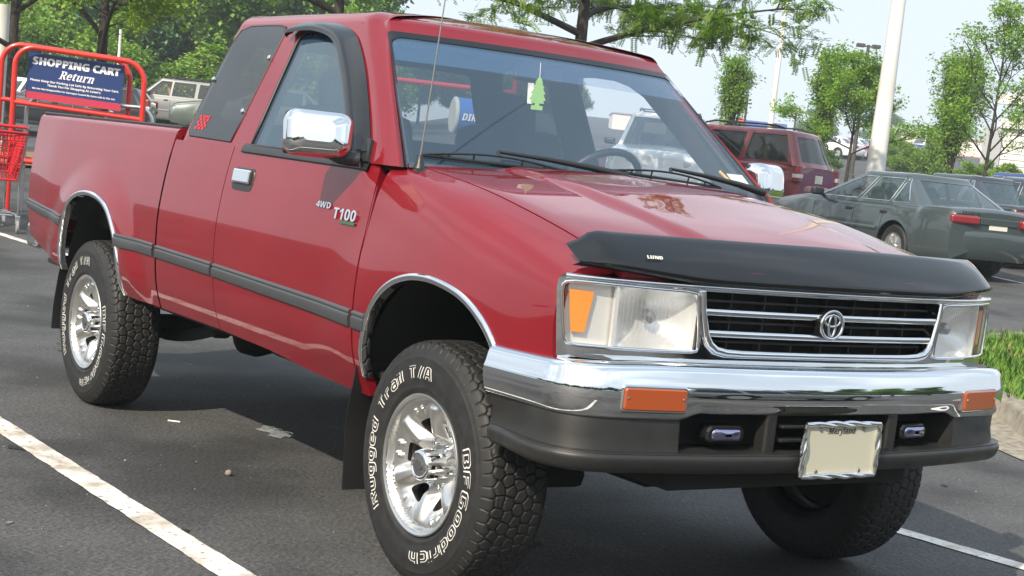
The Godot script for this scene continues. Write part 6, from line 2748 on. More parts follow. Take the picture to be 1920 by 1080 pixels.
		mb.rbox(mxp, Vector3(0.12, 0.12, 0.20), 0.04)
		mb.tube([mxp, Vector3(c.xw0 - 0.34, c.belt, s * c.hw * 0.92)], 0.025, 6)
		put("door_mirror", mb, c.get("mirror", "black_plastic"), o)
		if detail:
			for hx in c.handles:
				mb = MB.new()
				var hv := car_v(c, hx, c.belt - 0.14)
				var hp := car_body(c, hx, hv)
				mb.rbox(Vector3(hp.x, hp.y, (hp.z + 0.006) * s), Vector3(0.15, 0.045, 0.022), 0.009)
				put("door_handle", mb, c.get("handle_m", "black_plastic"), o)
			for dx in c.shuts:
				# shut line of a door
				mb = MB.new()
				var path := []
				for k in 9:
					var y := lerpf(c.y0 + 0.06, c.belt - 0.03, k / 8.0)
					var xx: float = dx[0] + dx[1] * pow(1.0 - k / 8.0, 2.0)
					var p := car_body(c, xx, car_v(c, xx, y))
					path.append(Vector3(p.x, p.y, (p.z + 0.0005) * s))
				mb.tube(path, 0.004, 4)
				put("door_gap", mb, "underbody", o)
			mb = MB.new()
			var rows := []
			for k in 13:
				var xx := lerpf(c.wr * 1.3, c.wb - c.wr * 1.3, k / 12.0)
				var row := PackedVector3Array()
				for q in [Vector2(0.50, 0.0), Vector2(0.51, 0.012), Vector2(0.55, 0.012), Vector2(0.56, 0.0)]:
					var p := car_body(c, xx, car_v(c, xx, q.x * c.bump * 1.02))
					row.append(Vector3(p.x, p.y, (p.z + q.y) * s))
				rows.append(row)
			mb.grid(rows, false, false, ref)
			put("side_moulding", mb, c.get("moulding", c.paint), o)
	if detail:
		mb = MB.new()
		mb.rbox(Vector3(x0 - 0.012, c.plate_y, 0), Vector3(0.012, 0.15, 0.31), 0.003)
		put("number_plate", mb, "plate_white", o)
	if c.has("rack"):
		for s in [1.0, -1.0]:
			mb = MB.new()
			var pts := []
			for k in 9:
				var f := k / 8.0
				pts.append(Vector3(lerpf(c.xw1 - 0.25, c.xr1 + 0.2, f), c.roof + 0.015 + 0.05 * minf(1.0, sin(PI * f) * 3.0), s * (c.zr - 0.12)))
			mb.tube(pts, 0.018, 6)
			put("roof_rail", mb, "black_plastic", o)
		for f in [0.25, 0.7]:
			mb = MB.new()
			var xx := lerpf(c.xw1, c.xr1, f)
			mb.tube([Vector3(xx, c.roof + 0.06, -c.zr + 0.12), Vector3(xx, c.roof + 0.06, c.zr - 0.12)], 0.014, 6)
			put("rack_bar", mb, "black_plastic", o)
	return o


func sedan_spec(paint_name: String, extra := {}) -> Dictionary:
	var c := {"wb": 2.69, "fo": 1.02, "ro": 1.08, "hw": 0.90, "belt": 0.92, "roof": 1.375, "y0": 0.20, "nose": 0.70, "tail": 0.93, "xw0": 2.22, "xw1": 1.32, "xr1": 0.22, "xr0": -0.46, "zr": 0.56, "wr": 0.312, "bump": 1.0, "plate_y": 0.76,
		"paint": paint_name, "glass": "car_glass", "trim": "chrome", "windows": [[1.95, 1.22, 1.04, 0.90], [0.96, 0.82, 0.28, 0.28], [0.21, 0.22, -0.16, 0.19]], "handles": [1.13, 0.30], "shuts": [[1.01, 0.0], [0.30, 0.05], [2.02, 0.0]],
		"tail_lamp": {"y": 0.795, "z": 0.575, "h": 0.125, "w": 0.44, "yaw": 0.16, "dx": 0.012, "deep": 0.12}}
	c.merge(extra, true)
	return c


func suv_spec(paint_name: String, extra := {}) -> Dictionary:
	var c := {"wb": 2.83, "fo": 0.88, "ro": 1.05, "hw": 0.90, "belt": 1.10, "roof": 1.72, "y0": 0.30, "nose": 0.98, "tail": 1.09, "xw0": 2.12, "xw1": 1.42, "xr1": -0.72, "xr0": -0.98, "zr": 0.66, "wr": 0.36, "bump": 1.12, "plate_y": 0.86,
		"paint": paint_name, "glass": "car_glass_dark", "windows": [[1.84, 1.36, 1.06, 1.0], [0.98, 0.92, 0.22, 0.18], [0.10, 0.05, -0.78, -0.64]], "handles": [1.16, 0.30], "shuts": [[1.02, 0.0], [0.18, 0.10], [2.0, 0.0]],
		"tail_lamp": {"y": 0.93, "z": 0.80, "h": 0.34, "w": 0.15, "yaw": 0.15, "dx": 0.04, "deep": 0.14, "band": true}, "rack": true}
	c.merge(extra, true)
	return c


func build_cars() -> void:
	var yaw := deg_to_rad(-191.0)
	var place := func(x: float, z: float) -> Vector3: return on_ground(x, z)
	# the grey sedan and its neighbours on the right
	var s := make_car("sedan", "dark grey four-door sedan parked beyond the grass at the right", "sedan", place.call(-10.83, -14.22), yaw, sedan_spec("car_grey"))
	make_car("sport_utility", "maroon sport utility with dark windows and roof rack behind the pickup's bonnet", "sport utility", place.call(-17.85, -17.30), deg_to_rad(199.5), suv_spec("car_maroon"))
	var grp := "dark sedans behind the grey sedan"
	make_car("sedan", "black sedan parked just beyond the grey sedan, its roof and rear window showing", "sedan", place.call(-12.3, -17.35), yaw, sedan_spec("car_dark"), true, grp)
	make_car("sedan", "dark sedan at the right edge with a pale door mirror", "sedan", place.call(-12.95, -16.1 - 2.2), yaw + PI, sedan_spec("car_dark", {"mirror": "headlight_silver"}), true, grp)
	make_car("sedan", "blue sedan further along the row, mostly hidden at the right edge", "sedan", place.call(-16.3, -23.9), yaw, sedan_spec("car_blue"))
	# left of the pickup's cab
	var silver := make_car("sport_utility", "silver sport utility facing left with a person at the wheel", "sport utility", place.call(-47.78, -18.38), deg_to_rad(-118.0), suv_spec("car_silver", {"glass": "clear_glass", "xr1": -0.5}))
	make_car("hatchback", "pale green car nosing out from behind the pickup's cab at the left", "car", place.call(-34.73, -16.05), deg_to_rad(-112.0), sedan_spec("car_green", {"roof": 1.45}))
	make_car("sport_utility", "dark green sport utility under the blue cart sign", "sport utility", place.call(-33.7, -10.05), deg_to_rad(-118.0), suv_spec("car_dark", {"roof": 1.36, "belt": 0.92, "nose": 0.8}))
	make_car("car", "white car at the left edge behind the cart return posts", "car", place.call(-36.39, -9.75), deg_to_rad(-118.0), sedan_spec("car_white"))
	make_car("car", "white car parked right of the blue sign, nose hidden by the silver one", "car", place.call(-56.46, -20.1), deg_to_rad(-118.0), sedan_spec("car_white"))
	# seen through the cab
	make_car("sport_utility", "white sport utility seen through the pickup's cab windows", "sport utility", place.call(-18.98, -15.73), deg_to_rad(-42.0), suv_spec("car_white", {"roof": 1.75}))
	# opposite the pickup, mirrored in its bumper
	make_car("minivan", "silver minivan parked opposite the pickup's nose, mirrored in its chrome", "minivan", place.call(6.6, -2.6), deg_to_rad(96.0), suv_spec("car_silver", {"roof": 1.70, "belt": 1.02, "glass": "car_glass_dark"}))
	# far rows
	var far := "small cars far across the car park"
	var list := [[-67.6, -71.5, "car_red", "tiny red car far off, left of the thick white pole"], [-66.0, -69.2, "car_white", "tiny white car far off, behind the maroon sport utility's roof"], [-69.5, -74.4, "car_white", "tiny white car far off, directly behind the thick white pole"], [-71.0, -77.2, "car_silver", "tiny silver car far off, just right of the thick white pole"], [-68.0, -79.0, "car_blue", "tiny blue car far off, above the black sedan's roof"], [-80.0, -77.5, "car_silver", "tiny silver car in the furthest row left of the thick pole"]]
	for l in list:
		make_car("car", l[3], "car", place.call(l[0], l[1]), yaw + 0.4, sedan_spec(l[2]), false, far)
	make_car("van", "white van far off, above the grey sedan's rear window", "van", place.call(-96.0, -112.0), deg_to_rad(-100.0), suv_spec("car_white", {"roof": 2.1, "belt": 1.15, "glass": "car_glass_dark"}), false)
	driver(silver)
	# boot lettering and window reflections of the sedan need no painting; the lip over the lamps does
	var mb := MB.new()
	mb.rbox(Vector3(-1.10, 0.795, 0), Vector3(0.02, 0.09, 0.64), 0.01)
	put("boot_panel", mb, "car_grey", s)
	mb = MB.new()
	mb.add_mesh(letters("TAURUS", 0.045, 0.004, true, false, 0.0, 1.3), Transform3D(Basis(Vector3.UP, -PI / 2), Vector3(-1.118, 0.885, -0.52)))
	put("boot_lettering", mb, "chrome", s)


func driver(in_car: Node3D) -> void:
	# a person at the wheel: torso, neck, head and a raised arm as one surface
	var o := thing("person", "person in a dark red shirt driving, one bare arm on the wheel", "person", in_car.position, in_car.rotation.y)
	var mb := MB.new()
	var c := Vector3(1.24, 0.0, -0.37)
	var rows := []
	for q in [[0.62, 0.15, 0.17, -0.06], [0.75, 0.13, 0.17, -0.09], [0.92, 0.125, 0.185, -0.13], [1.06, 0.12, 0.20, -0.16], [1.14, 0.10, 0.20, -0.17], [1.19, 0.075, 0.13, -0.17], [1.22, 0.055, 0.06, -0.16], [1.28, 0.052, 0.055, -0.145], [1.32, 0.075, 0.062, -0.13], [1.37, 0.098, 0.074, -0.125], [1.43, 0.105, 0.078, -0.13], [1.49, 0.095, 0.072, -0.135], [1.53, 0.06, 0.05, -0.14], [1.545, 0.01, 0.01, -0.14]]:
		var row := PackedVector3Array()
		for k in 20:
			var a := TAU * k / 20
			row.append(c + Vector3(q[3] + cos(a) * q[1], q[0], sin(a) * q[2]))
		rows.append(row)
	mb.grid(rows, false, true, c + Vector3(-0.1, 1.1, 0))
	var arm := curve_pts([c + Vector3(-0.16, 1.10, -0.17), c + Vector3(0.0, 0.98, -0.24), c + Vector3(0.10, 0.98, -0.22), c + Vector3(0.32, 1.13, -0.10), c + Vector3(0.38, 1.17, -0.06)], 6)
	var rr := []
	for i in arm.size():
		rr.append(lerpf(0.062, 0.028, float(i) / (arm.size() - 1)))
	mb.tube(arm, rr, 10)
	for k in 4:
		mb.tube([arm[-1], arm[-1] + Vector3(0.035, 0.015 - 0.012 * k, 0.02), arm[-1] + Vector3(0.045, -0.01 - 0.012 * k, 0.035)], [0.011, 0.010, 0.007], 6)
	mb.rbox(c + Vector3(-0.022, 1.42, 0), Vector3(0.03, 0.045, 0.03), 0.012)
	put("body", mb, "skin", o)
	mb = MB.new()
	rows = []
	for q in [[0.60, 0.16, 0.18, -0.06], [0.75, 0.14, 0.18, -0.09], [0.92, 0.135, 0.195, -0.13], [1.06, 0.13, 0.21, -0.16], [1.145, 0.11, 0.21, -0.17], [1.20, 0.08, 0.12, -0.165]]:
		var row := PackedVector3Array()
		for k in 20:
			var a := TAU * k / 20
			row.append(c + Vector3(q[3] + cos(a) * q[1], q[0], sin(a) * q[2]))
		rows.append(row)
	mb.grid(rows, false, true, c + Vector3(-0.1, 0.9, 0))
	mb.tube([c + Vector3(-0.16, 1.10, -0.17), c + Vector3(-0.06, 1.02, -0.235)], [0.085, 0.075], 10)
	put("shirt", mb, "shirt", o)
	mb = MB.new()
	mb.lathe([Vector2(0.108, -0.02), Vector2(0.108, 0.04), Vector2(0.085, 0.085), Vector2(0.04, 0.108), Vector2(0, 0.112)], Transform3D(Basis(Vector3(0, 0, 1), 0.35), c + Vector3(-0.145, 1.45, 0)), 16)
	put("hair", mb, "hair", o)


# ---------------------------------------------------------------- trees

func leaf_spray(sd: int) -> ArrayMesh:
	# three pinnate leaves of small leaflets
	var r := RandomNumberGenerator.new()
	r.seed = sd
	var mb := MB.new()
	for k in 3:
		var d := Vector3(r.randf_range(-1, 1), r.randf_range(-0.55, 0.25), r.randf_range(-1, 1)).normalized()
		var s := d.cross(Vector3.UP).normalized()
		var n := s.cross(d).normalized()
		if n.y < 0.0:
			n = -n
		var l := r.randf_range(0.16, 0.24)
		for j in 8:
			var p := d * l * (0.2 + j * 0.11)
			for e in [-1.0, 1.0]:
				var q: Vector3 = (s * e + d * 0.35).normalized()
				var w: Vector3 = d * 0.011
				var tip: Vector3 = p + q * 0.048 + n * r.randf_range(-0.012, 0.012)
				var m: Vector3 = p + q * 0.022
				mb.tri(p, m + w, tip, n, n, n)
				mb.tri(p, tip, m - w, n, n, n)
	return mb.mesh()


func leaf_clump(sd: int, count: int, reach: float, long: float, wide: float) -> ArrayMesh:
	var r := RandomNumberGenerator.new()
	r.seed = sd
	var mb := MB.new()
	for k in count:
		var o := Vector3(r.randfn(0, 0.5), r.randfn(0, 0.5), r.randfn(0, 0.5)) * reach
		var d := Vector3(r.randf_range(-1, 1), r.randf_range(-0.6, 0.6), r.randf_range(-1, 1)).normalized()
		var s := d.cross(Vector3(r.randf_range(-0.6, 0.6), 1, r.randf_range(-0.6, 0.6))).normalized()
		var n := s.cross(d).normalized()
		if n.y < 0.0:
			n = -n
		var l := long * r.randf_range(0.7, 1.2)
		var w := wide * r.randf_range(0.8, 1.2)
		var a := o - d * l * 0.5
		var b := o + d * l * 0.5
		var c1 := o + s * w * 0.5 + n * w * 0.14
		var c2 := o - s * w * 0.5 + n * w * 0.14
		var n1 := (n + s * -0.3).normalized()
		var n2 := (n + s * 0.3).normalized()
		mb.tri(a, c1, b, n1, n1, n1)
		mb.tri(a, b, c2, n2, n2, n2)
	return mb.mesh()


func crown_of(o: Node3D, leaf: Mesh, spots: Array, m: String, base: Color, r: RandomNumberGenerator, vary := 0.25) -> void:
	# spots: [place, scale, brightness]
	var mm := MultiMesh.new()
	mm.transform_format = MultiMesh.TRANSFORM_3D
	mm.use_colors = true
	mm.mesh = leaf
	mm.instance_count = spots.size()
	for i in spots.size():
		var s: float = spots[i][1]
		var b := Basis(Vector3(r.randf_range(-0.3, 0.3), 1, r.randf_range(-0.3, 0.3)).normalized(), r.randf() * TAU).scaled(Vector3(s, s, s))
		mm.set_instance_transform(i, Transform3D(b, spots[i][0]))
		var g: float = (1.0 + r.randf_range(-vary, vary)) * spots[i][2]
		mm.set_instance_color(i, Color(base.r * g * (1.0 + r.randf_range(-0.12, 0.16)), base.g * g, base.b * g))
	var c := MultiMeshInstance3D.new()
	c.multimesh = mm
	c.material_override = M[m]
	c.name = "crown"
	c.set_meta("kind", "stuff")
	o.add_child(c, true)


func spread_tree(o: Node3D, sd: int, c: Dictionary) -> void:
	# trunk, limbs, boughs and twigs, with leaves on the twigs
	var r := RandomNumberGenerator.new()
	r.seed = sd
	var spots := []
	var trunk := MB.new()
	var th: float = c.height
	var tp := []
	var tr := []
	for k in 9:
		var f := k / 8.0
		tp.append(Vector3(sin(f * 3.0 + sd) * 0.06 * th * 0.1, th * f, cos(f * 2.3 + sd) * 0.05 * th * 0.1) + Vector3(c.get("lean", 0.0), 0, 0) * f * f)
		tr.append(lerpf(c.r, c.r * 0.18, pow(f, 0.9)))
	tp[0].y = -0.15
	trunk.tube(tp, tr, 10)
	put("trunk", trunk, "bark", o)
	var at_height := func(y: float) -> Vector3:
		var f := clampf(y / th, 0.0, 1.0) * 8.0
		var i := mini(int(f), 7)
		return tp[i].lerp(tp[i + 1], f - i)
	var n: int = c.limbs
	for k in n:
		var f := (k + 0.5) / n
		var y := lerpf(c.fork, th * 0.93, pow(f, 1.15))
		var az: float = c.get("az", 0.0) + k * 2.39996 + r.randf_range(-0.3, 0.3)
		var ln: float = lerpf(c.reach[0], c.reach[1], f) * r.randf_range(0.8, 1.12)
		var el := deg_to_rad(lerpf(c.rise[0], c.rise[1], f) + r.randf_range(-7, 7))
		var d := Vector3(cos(az) * cos(el), sin(el), sin(az) * cos(el))
		var p0: Vector3 = at_height.call(y)
		var path := []
		var rad := []
		var bend := Vector3(r.randf_range(-1, 1), 0, r.randf_range(-1, 1)) * 0.12 * ln
		for j in 7:
			var g := j / 6.0
			path.append(p0 + d * ln * g + bend * sin(PI * g) - Vector3.UP * c.droop * ln * g * g)
			rad.append(maxf(0.006, lerpf(c.r * 0.42 * (1.0 - 0.45 * f), 0.008, g)))
		var limb := MB.new()
		limb.tube(path, rad, 6)
		var subs: int = c.subs
		for q in subs:
			var g := lerpf(0.22, 1.0, (q + r.randf() * 0.7) / subs)
			var i := mini(int(g * 6.0), 5)
			var b0: Vector3 = path[i].lerp(path[i + 1], g * 6.0 - i)
			var fw: Vector3 = (path[i + 1] - path[i]).normalized()
			var sd2 := fw.cross(Vector3.UP).normalized() * (1.0 if q % 2 else -1.0)
			var bd := (fw * 0.75 + sd2 * r.randf_range(0.5, 1.0) + Vector3.UP * r.randf_range(c.lift[0], c.lift[1])).normalized()
			var bl: float = ln * r.randf_range(0.22, 0.40) * (1.2 - 0.5 * g)
			var bp := []
			for j in 5:
				var h := j / 4.0
				bp.append(b0 + bd * bl * h - Vector3.UP * c.droop * bl * 0.8 * h * h)
			limb.tube(bp, [0.012, 0.010, 0.008, 0.006, 0.004], 4, false)
			for w in c.twigs:
				var h := r.randf_range(0.15, 1.0)
				var e := mini(int(h * 4.0), 3)
				var t0: Vector3 = bp[e].lerp(bp[e + 1], h * 4.0 - e)
				var td := (bd * 0.6 + Vector3(r.randf_range(-1, 1), r.randf_range(-0.35, 0.45), r.randf_range(-1, 1))).normalized()
				var tl: float = c.twig * r.randf_range(0.6, 1.2)
				if c.get("bare", 0.0) > 0.0 or w % 2 == 0:
					limb.tube([t0, t0 + td * tl], [0.005, 0.002], 3, false)
				if r.randf() < c.get("bare", 0.0):
					continue
				for lf in c.leaves:
					var z := r.randf_range(0.25, 1.05)
					spots.append([t0 + td * tl * z + Vector3(r.randfn(0, 1), r.randfn(0, 0.6), r.randfn(0, 1)) * c.fuzz, r.randf_range(0.7, 1.25) * c.size, 1.0])
		put("limb", limb, "bark", o)
	crown_of(o, c.leaf, spots, c.leaf_m, c.color, r)


func column_tree(o: Node3D, sd: int, c: Dictionary) -> void:
	# narrow upright crown: near-vertical limbs, leaves in uneven bunches round them
	var r := RandomNumberGenerator.new()
	r.seed = sd
	var nz := FastNoiseLite.new()
	nz.seed = sd
	nz.frequency = 0.85
	var h: float = c.height
	var mb := MB.new()
	mb.tube([Vector3(0, -0.15, 0), Vector3(0.03, h * 0.35, 0.02), Vector3(0, h * 0.7, 0), Vector3(0.02, h * 0.95, 0)], [c.r, c.r * 0.75, c.r * 0.45, 0.01], 8)
	put("trunk", mb, "bark", o)
	var spots := []
	for k in c.limbs:
		var f: float = (k + 0.5) / c.limbs
		var y := lerpf(c.low, h * 0.8, f)
		var az: float = k * 2.39996
		var rr: float = c.wide * sin(PI * clampf(0.16 + 0.80 * f, 0, 1)) * r.randf_range(0.7, 1.1)
		var ln: float = (h - y) * r.randf_range(0.45, 0.62) + 0.25
		var path := []
		for j in 6:
			var g := j / 5.0
			path.append(Vector3(cos(az) * rr * pow(g, 0.7), y + ln * g, sin(az) * rr * pow(g, 0.7)))
		mb = MB.new()
		mb.tube(path, [0.03, 0.026, 0.02, 0.016, 0.011, 0.005], 5, false)
		put("limb", mb, "bark", o)
		for q in c.leaves:
			var g := r.randf_range(0.1, 1.05)
			var i := mini(int(g * 5.0), 4)
			var p: Vector3 = path[i].lerp(path[i + 1], g * 5.0 - i) + Vector3(r.randfn(0, 1), r.randfn(0, 1.2), r.randfn(0, 1)) * c.wide * 0.26
			if nz.get_noise_3dv(p * 2.2) < c.get("gap", -0.12):
				continue
			spots.append([p, r.randf_range(0.7, 1.3) * c.size, 1.0])
	crown_of(o, c.leaf, spots, c.leaf_m, c.color, r)


func forest_tree(o: Node3D, sd: int, c: Dictionary) -> void:
	# tall trunk with a crown of overlapping leafy lumps
	var r := RandomNumberGenerator.new()
	r.seed = sd
	var h: float = c.height
	var mb := MB.new()
	mb.tube([Vector3(0, -0.3, 0), Vector3(0.08, h * 0.4, 0.05), Vector3(-0.05, h * 0.75, 0.02), Vector3(0, h * 0.97, 0)], [c.r, c.r * 0.75, c.r * 0.45, 0.03], 8)
	put("trunk", mb, "bark_pale", o)
	var spots := []
	var limbs := MB.new()
	for k in c.lumps:
		var f: float = (k + 0.5) / c.lumps
		var y := lerpf(c.low, h * 0.96, f)
		var rad: float = c.wide * sin(PI * clampf(0.22 + 0.74 * f, 0.0, 1.0))
		var az: float = k * 2.39996 + r.randf()
		var p: Vector3 = Vector3(cos(az) * rad * 0.62, y, sin(az) * rad * 0.62) + Vector3(r.randfn(0, 0.2), r.randfn(0, 0.2), r.randfn(0, 0.2)) * c.wide
		limbs.tube([Vector3(0, y - rad * 0.5, 0), p.lerp(Vector3(0, y, 0), 0.4), p], [c.r * 0.25, c.r * 0.16, 0.02], 4, false)
		var lr := rad * r.randf_range(0.42, 0.62) + 0.25
		for q in c.leaves:
			var d := Vector3(r.randfn(), r.randfn() * 0.8, r.randfn()).normalized()
			spots.append([p + d * lr * pow(r.randf(), 0.4) * Vector3(1, 0.75, 1), r.randf_range(0.7, 1.3) * c.size, 1.0])
	put("limbs", limbs, "bark_pale", o)
	crown_of(o, c.leaf, spots, c.leaf_m, c.color, r, 0.32)


func again(o: Node3D, at: Vector3, turn: float, size: Vector3, label := "") -> Node3D:
	var q: Node3D = o.duplicate()
	q.name = numbered(String(o.name).rstrip("0123456789").trim_suffix("_"))
	add_child(q)
	q.transform = Transform3D(Basis(Vector3.UP, turn).scaled_local(size), at)
	if label:
		q.set_meta("label", label)
	return q


func build_trees() -> void:
	var m := mat("bark", Color.WHITE, 0.9)
	m.albedo_texture = noise_tex(256, 0.03, [lin(0.022, 0.018, 0.015), lin(0.060, 0.048, 0.040)], [0.3, 0.75])
	m.uv1_triplanar = true
	m.uv1_scale = Vector3(3, 0.8, 3)
	mat("bark_pale", lin(0.10, 0.085, 0.07), 0.9)
	for q in [["leaf", Color(0.85, 0.95, 0.45)], ["leaf_far", Color(0.60, 0.75, 0.30)]]:
		m = mat(q[0], Color.WHITE, 0.5)
		m.vertex_color_use_as_albedo = true
		m.backlight_enabled = true
		m.backlight = q[1]
	var spray := leaf_spray(3)
	var clump := leaf_clump(5, 20, 0.15, 0.080, 0.048)
	var bough := leaf_clump(8, 22, 0.42, 0.26, 0.16)
	# the spreading honey locusts
	var locust := {"height": 6.6, "r": 0.135, "fork": 2.35, "limbs": 11, "reach": [4.1, 2.0], "rise": [9.0, 55.0], "droop": 0.07, "subs": 10, "twigs": 5, "twig": 0.55, "leaves": 6, "lift": [-0.35, 0.30], "fuzz": 0.07, "size": 1.25, "leaf": spray, "leaf_m": "leaf", "color": Color(0.185, 0.300, 0.036)}
	var o := thing("locust_tree", "spreading feathery-leaved tree above the pickup's windscreen, dark trunk behind the cab roof", "tree", on_ground(-14.17, -9.93))
	spread_tree(o, 4, locust.merged({"fork": 2.52, "limbs": 14, "reach": [4.0, 2.2], "bare": 0.12, "az": -0.45, "leaves": 8, "size": 0.98}, true))
	o = thing("locust_tree", "feathery-leaved tree over the rear of the pickup's cab, forked trunk cut by the frame", "tree", on_ground(-18.0, -8.0))
	spread_tree(o, 9, locust.merged({"az": 1.4, "fork": 2.7, "height": 6.2, "limbs": 9}, true))
	var young := locust.merged({"leaf": clump, "size": 1.1, "leaves": 4, "subs": 8, "fork": 1.75, "limbs": 11, "rise": [22.0, 60.0], "reach": [4.0, 2.0], "r": 0.115, "color": Color(0.25, 0.36, 0.035), "height": 6.0}, true)
	o = thing("young_tree", "dark-trunked young tree with wide yellow-green crown directly behind the cart sign", "tree", on_ground(-20.0, -4.98))
	spread_tree(o, 15, young.merged({"az": 0.2}, true))
	o = thing("young_tree", "dark-trunked young tree with yellow-green crown at the left edge, by the white pole", "tree", on_ground(-22.75, -4.45))
	spread_tree(o, 23, young.merged({"az": 1.1}, true))
	# columnar and airy trees on the right
	var col := {"height": 4.7, "r": 0.07, "low": 0.7, "limbs": 24, "wide": 0.44, "leaves": 36, "size": 0.95, "leaf": clump, "leaf_m": "leaf", "color": Color(0.20, 0.335, 0.052)}
	o = thing("columnar_tree", "narrow columnar tree above the maroon sport utility, beside the slim white pole", "tree", on_ground(-30.4, -27.45))
	column_tree(o, 2, col.merged({"height": 3.75, "wide": 0.42, "leaves": 34}, true))
	o = thing("columnar_tree", "tall columnar tree left of the thick white light pole", "tree", on_ground(-25.25, -26.0))
	column_tree(o, 6, col.merged({"height": 4.0, "wide": 0.38}, true))
	o = thing("columnar_tree", "broad twin-stemmed columnar tree in front of the long white building", "tree", on_ground(-23.3, -28.8))
	column_tree(o, 12, col.merged({"height": 4.35, "wide": 0.62, "limbs": 30, "leaves": 40}, true))
	var airy := {"height": 3.2, "r": 0.06, "fork": 1.2, "limbs": 10, "reach": [1.9, 0.7], "rise": [20.0, 66.0], "droop": 0.02, "subs": 6, "twigs": 4, "twig": 0.30, "leaves": 4, "lift": [-0.1, 0.6], "fuzz": 0.06, "size": 0.92, "leaf": clump, "leaf_m": "leaf", "color": Color(0.225, 0.370, 0.046)}
	o = thing("airy_tree", "open-crowned tree with tiered branches behind the thick white light pole", "tree", on_ground(-23.3, -25.1))
	spread_tree(o, 31, airy)
	o = thing("airy_tree", "thin half-bare tree in front of the white store wall at the right edge", "tree", on_ground(-20.0, -26.2))
	spread_tree(o, 37, airy.merged({"height": 4.7, "rise": [40.0, 72.0], "reach": [2.0, 0.9], "bare": 0.55, "leaves": 4, "limbs": 13}, true))
	# woodland on the left
	var grp := "tall trees of the woodland behind the car park"
	var wl := "tall leafy tree in the woodland band at the upper left"
	var f1 := {"height": 12.0, "r": 0.20, "low": 2.6, "lumps": 22, "wide": 2.6, "leaves": 105, "size": 0.95, "leaf": bough, "leaf_m": "leaf_far", "color": Color(0.060, 0.125, 0.036)}
	var protos := []
	var spots := [[66, -1010], [68, -760], [64, -520], [70, -385], [84, -950], [86, -640], [80, -450], [74, -860], [78, -1100], [92, -800], [94, -560], [72, -615], [88, -1150], [66, -1190], [98, -980], [82, -1290], [76, -300], [80, -225], [75, -150], [82, -80], [77, -20], [84, 45]]
	var r := RandomNumberGenerator.new()
	r.seed = 41
	var fwd := Vector2(-0.81979, -0.57267)
	var side := Vector2(0.57267, -0.81979)
	for k in spots.size():
		var dist: float = spots[k][0]
		var q: Vector2 = Vector2(CAM_AT.x, CAM_AT.z) + fwd * dist + side * (spots[k][1] / CAM_FOCAL * dist)
		var at := on_ground(q.x, q.y)
		if k < 3:
			o = thing("woodland_tree", wl, "tree", at, 0.0, grp)
			forest_tree(o, 50 + k, f1.merged({"height": [11.5, 13.0, 10.0][k], "wide": [2.5, 2.3, 2.8][k], "color": [Color(0.135, 0.250, 0.065), Color(0.100, 0.205, 0.072), Color(0.185, 0.310, 0.058)][k]}, true))
			protos.append(o)
		else:
			var s := r.randf_range(0.85, 1.2) if k < 16 else 0.40
			again(protos[k % 3], at, r.randf() * TAU, Vector3(s, s * r.randf_range(0.9, 1.1), s))
	# brighter saplings along the woodland's edge
	grp = "bright saplings along the woodland edge"
	var sap: Node3D = null
	for k in 9:
		var dist: float = [58.0, 59.0, 57.0, 60.0, 58.5, 61.0, 58.0, 57.0, 60.0][k]
		var px: float = [-1000.0, -905.0, -800.0, -700.0, -620.0, -545.0, -470.0, -395.0, -320.0][k]
		var q: Vector2 = Vector2(CAM_AT.x, CAM_AT.z) + fwd * dist + side * (px / CAM_FOCAL * dist)
		if sap == null:
			sap = thing("sapling", "bright yellow-green sapling in front of the darker woodland", "tree", on_ground(q.x, q.y), 0.0, grp)
			forest_tree(sap, 70, {"height": 3.6, "r": 0.05, "low": 0.4, "lumps": 14, "wide": 1.25, "leaves": 75, "size": 0.55, "leaf": bough, "leaf_m": "leaf", "color": Color(0.22, 0.35, 0.048)})
		else:
			var s := r.randf_range(0.8, 1.3)
			again(sap, on_ground(q.x, q.y), r.randf() * TAU, Vector3(s, s * r.randf_range(0.7, 1.15), s))
	# low trees and shrubs far off on the right
	o = again(protos[2], on_ground(-52.0, -58.6, -0.4), 1.0, Vector3(0.26, 0.20, 0.26), "round hazy tree just right of the thick white light pole")
	o.remove_meta("group")
	o = again(protos[0], on_ground(-45.0, -46.5, -0.5), 2.0, Vector3(0.20, 0.12, 0.20), "rounded green tree behind the open-crowned tree left of the thick pole")
	o.remove_meta("group")
	grp = "far trees on the skyline behind the white building"
	for k in 8:
		o = again(protos[k % 3], on_ground(-170.0 + k * 5.5, -170.0 - k * 8.5, -2.0), k * 1.3, Vector3(1.1, 0.66 + 0.1 * (k % 3), 1.1), "far hazy tree on the low skyline at the right")
		o.set_meta("group", grp)
	grp = "shrubs in front of the white buildings"
	for k in 6:
		var px: float = [735.0, 806.0, 828.0, 860.0, 690.0, 880.0][k]
		var dist: float = [62.0, 58.0, 60.0, 57.0, 70.0, 56.0][k]
		var q: Vector2 = Vector2(CAM_AT.x, CAM_AT.z) + fwd * dist + side * (px / CAM_FOCAL * dist)
		var s: float = [0.50, 0.42, 0.36, 0.40, 0.5, 0.4][k]
		o = again(sap, on_ground(q.x, q.y), k * 1.7, Vector3(s, s * [1.2, 0.7, 0.9, 0.8, 0.8, 0.8][k], s), "leafy shrub before the far white buildings at the right")
		o.set_meta("group", grp)
	# trees behind the photographer, which the paintwork and chrome mirror
	grp = "trees across the car park, mirrored in the pickup"
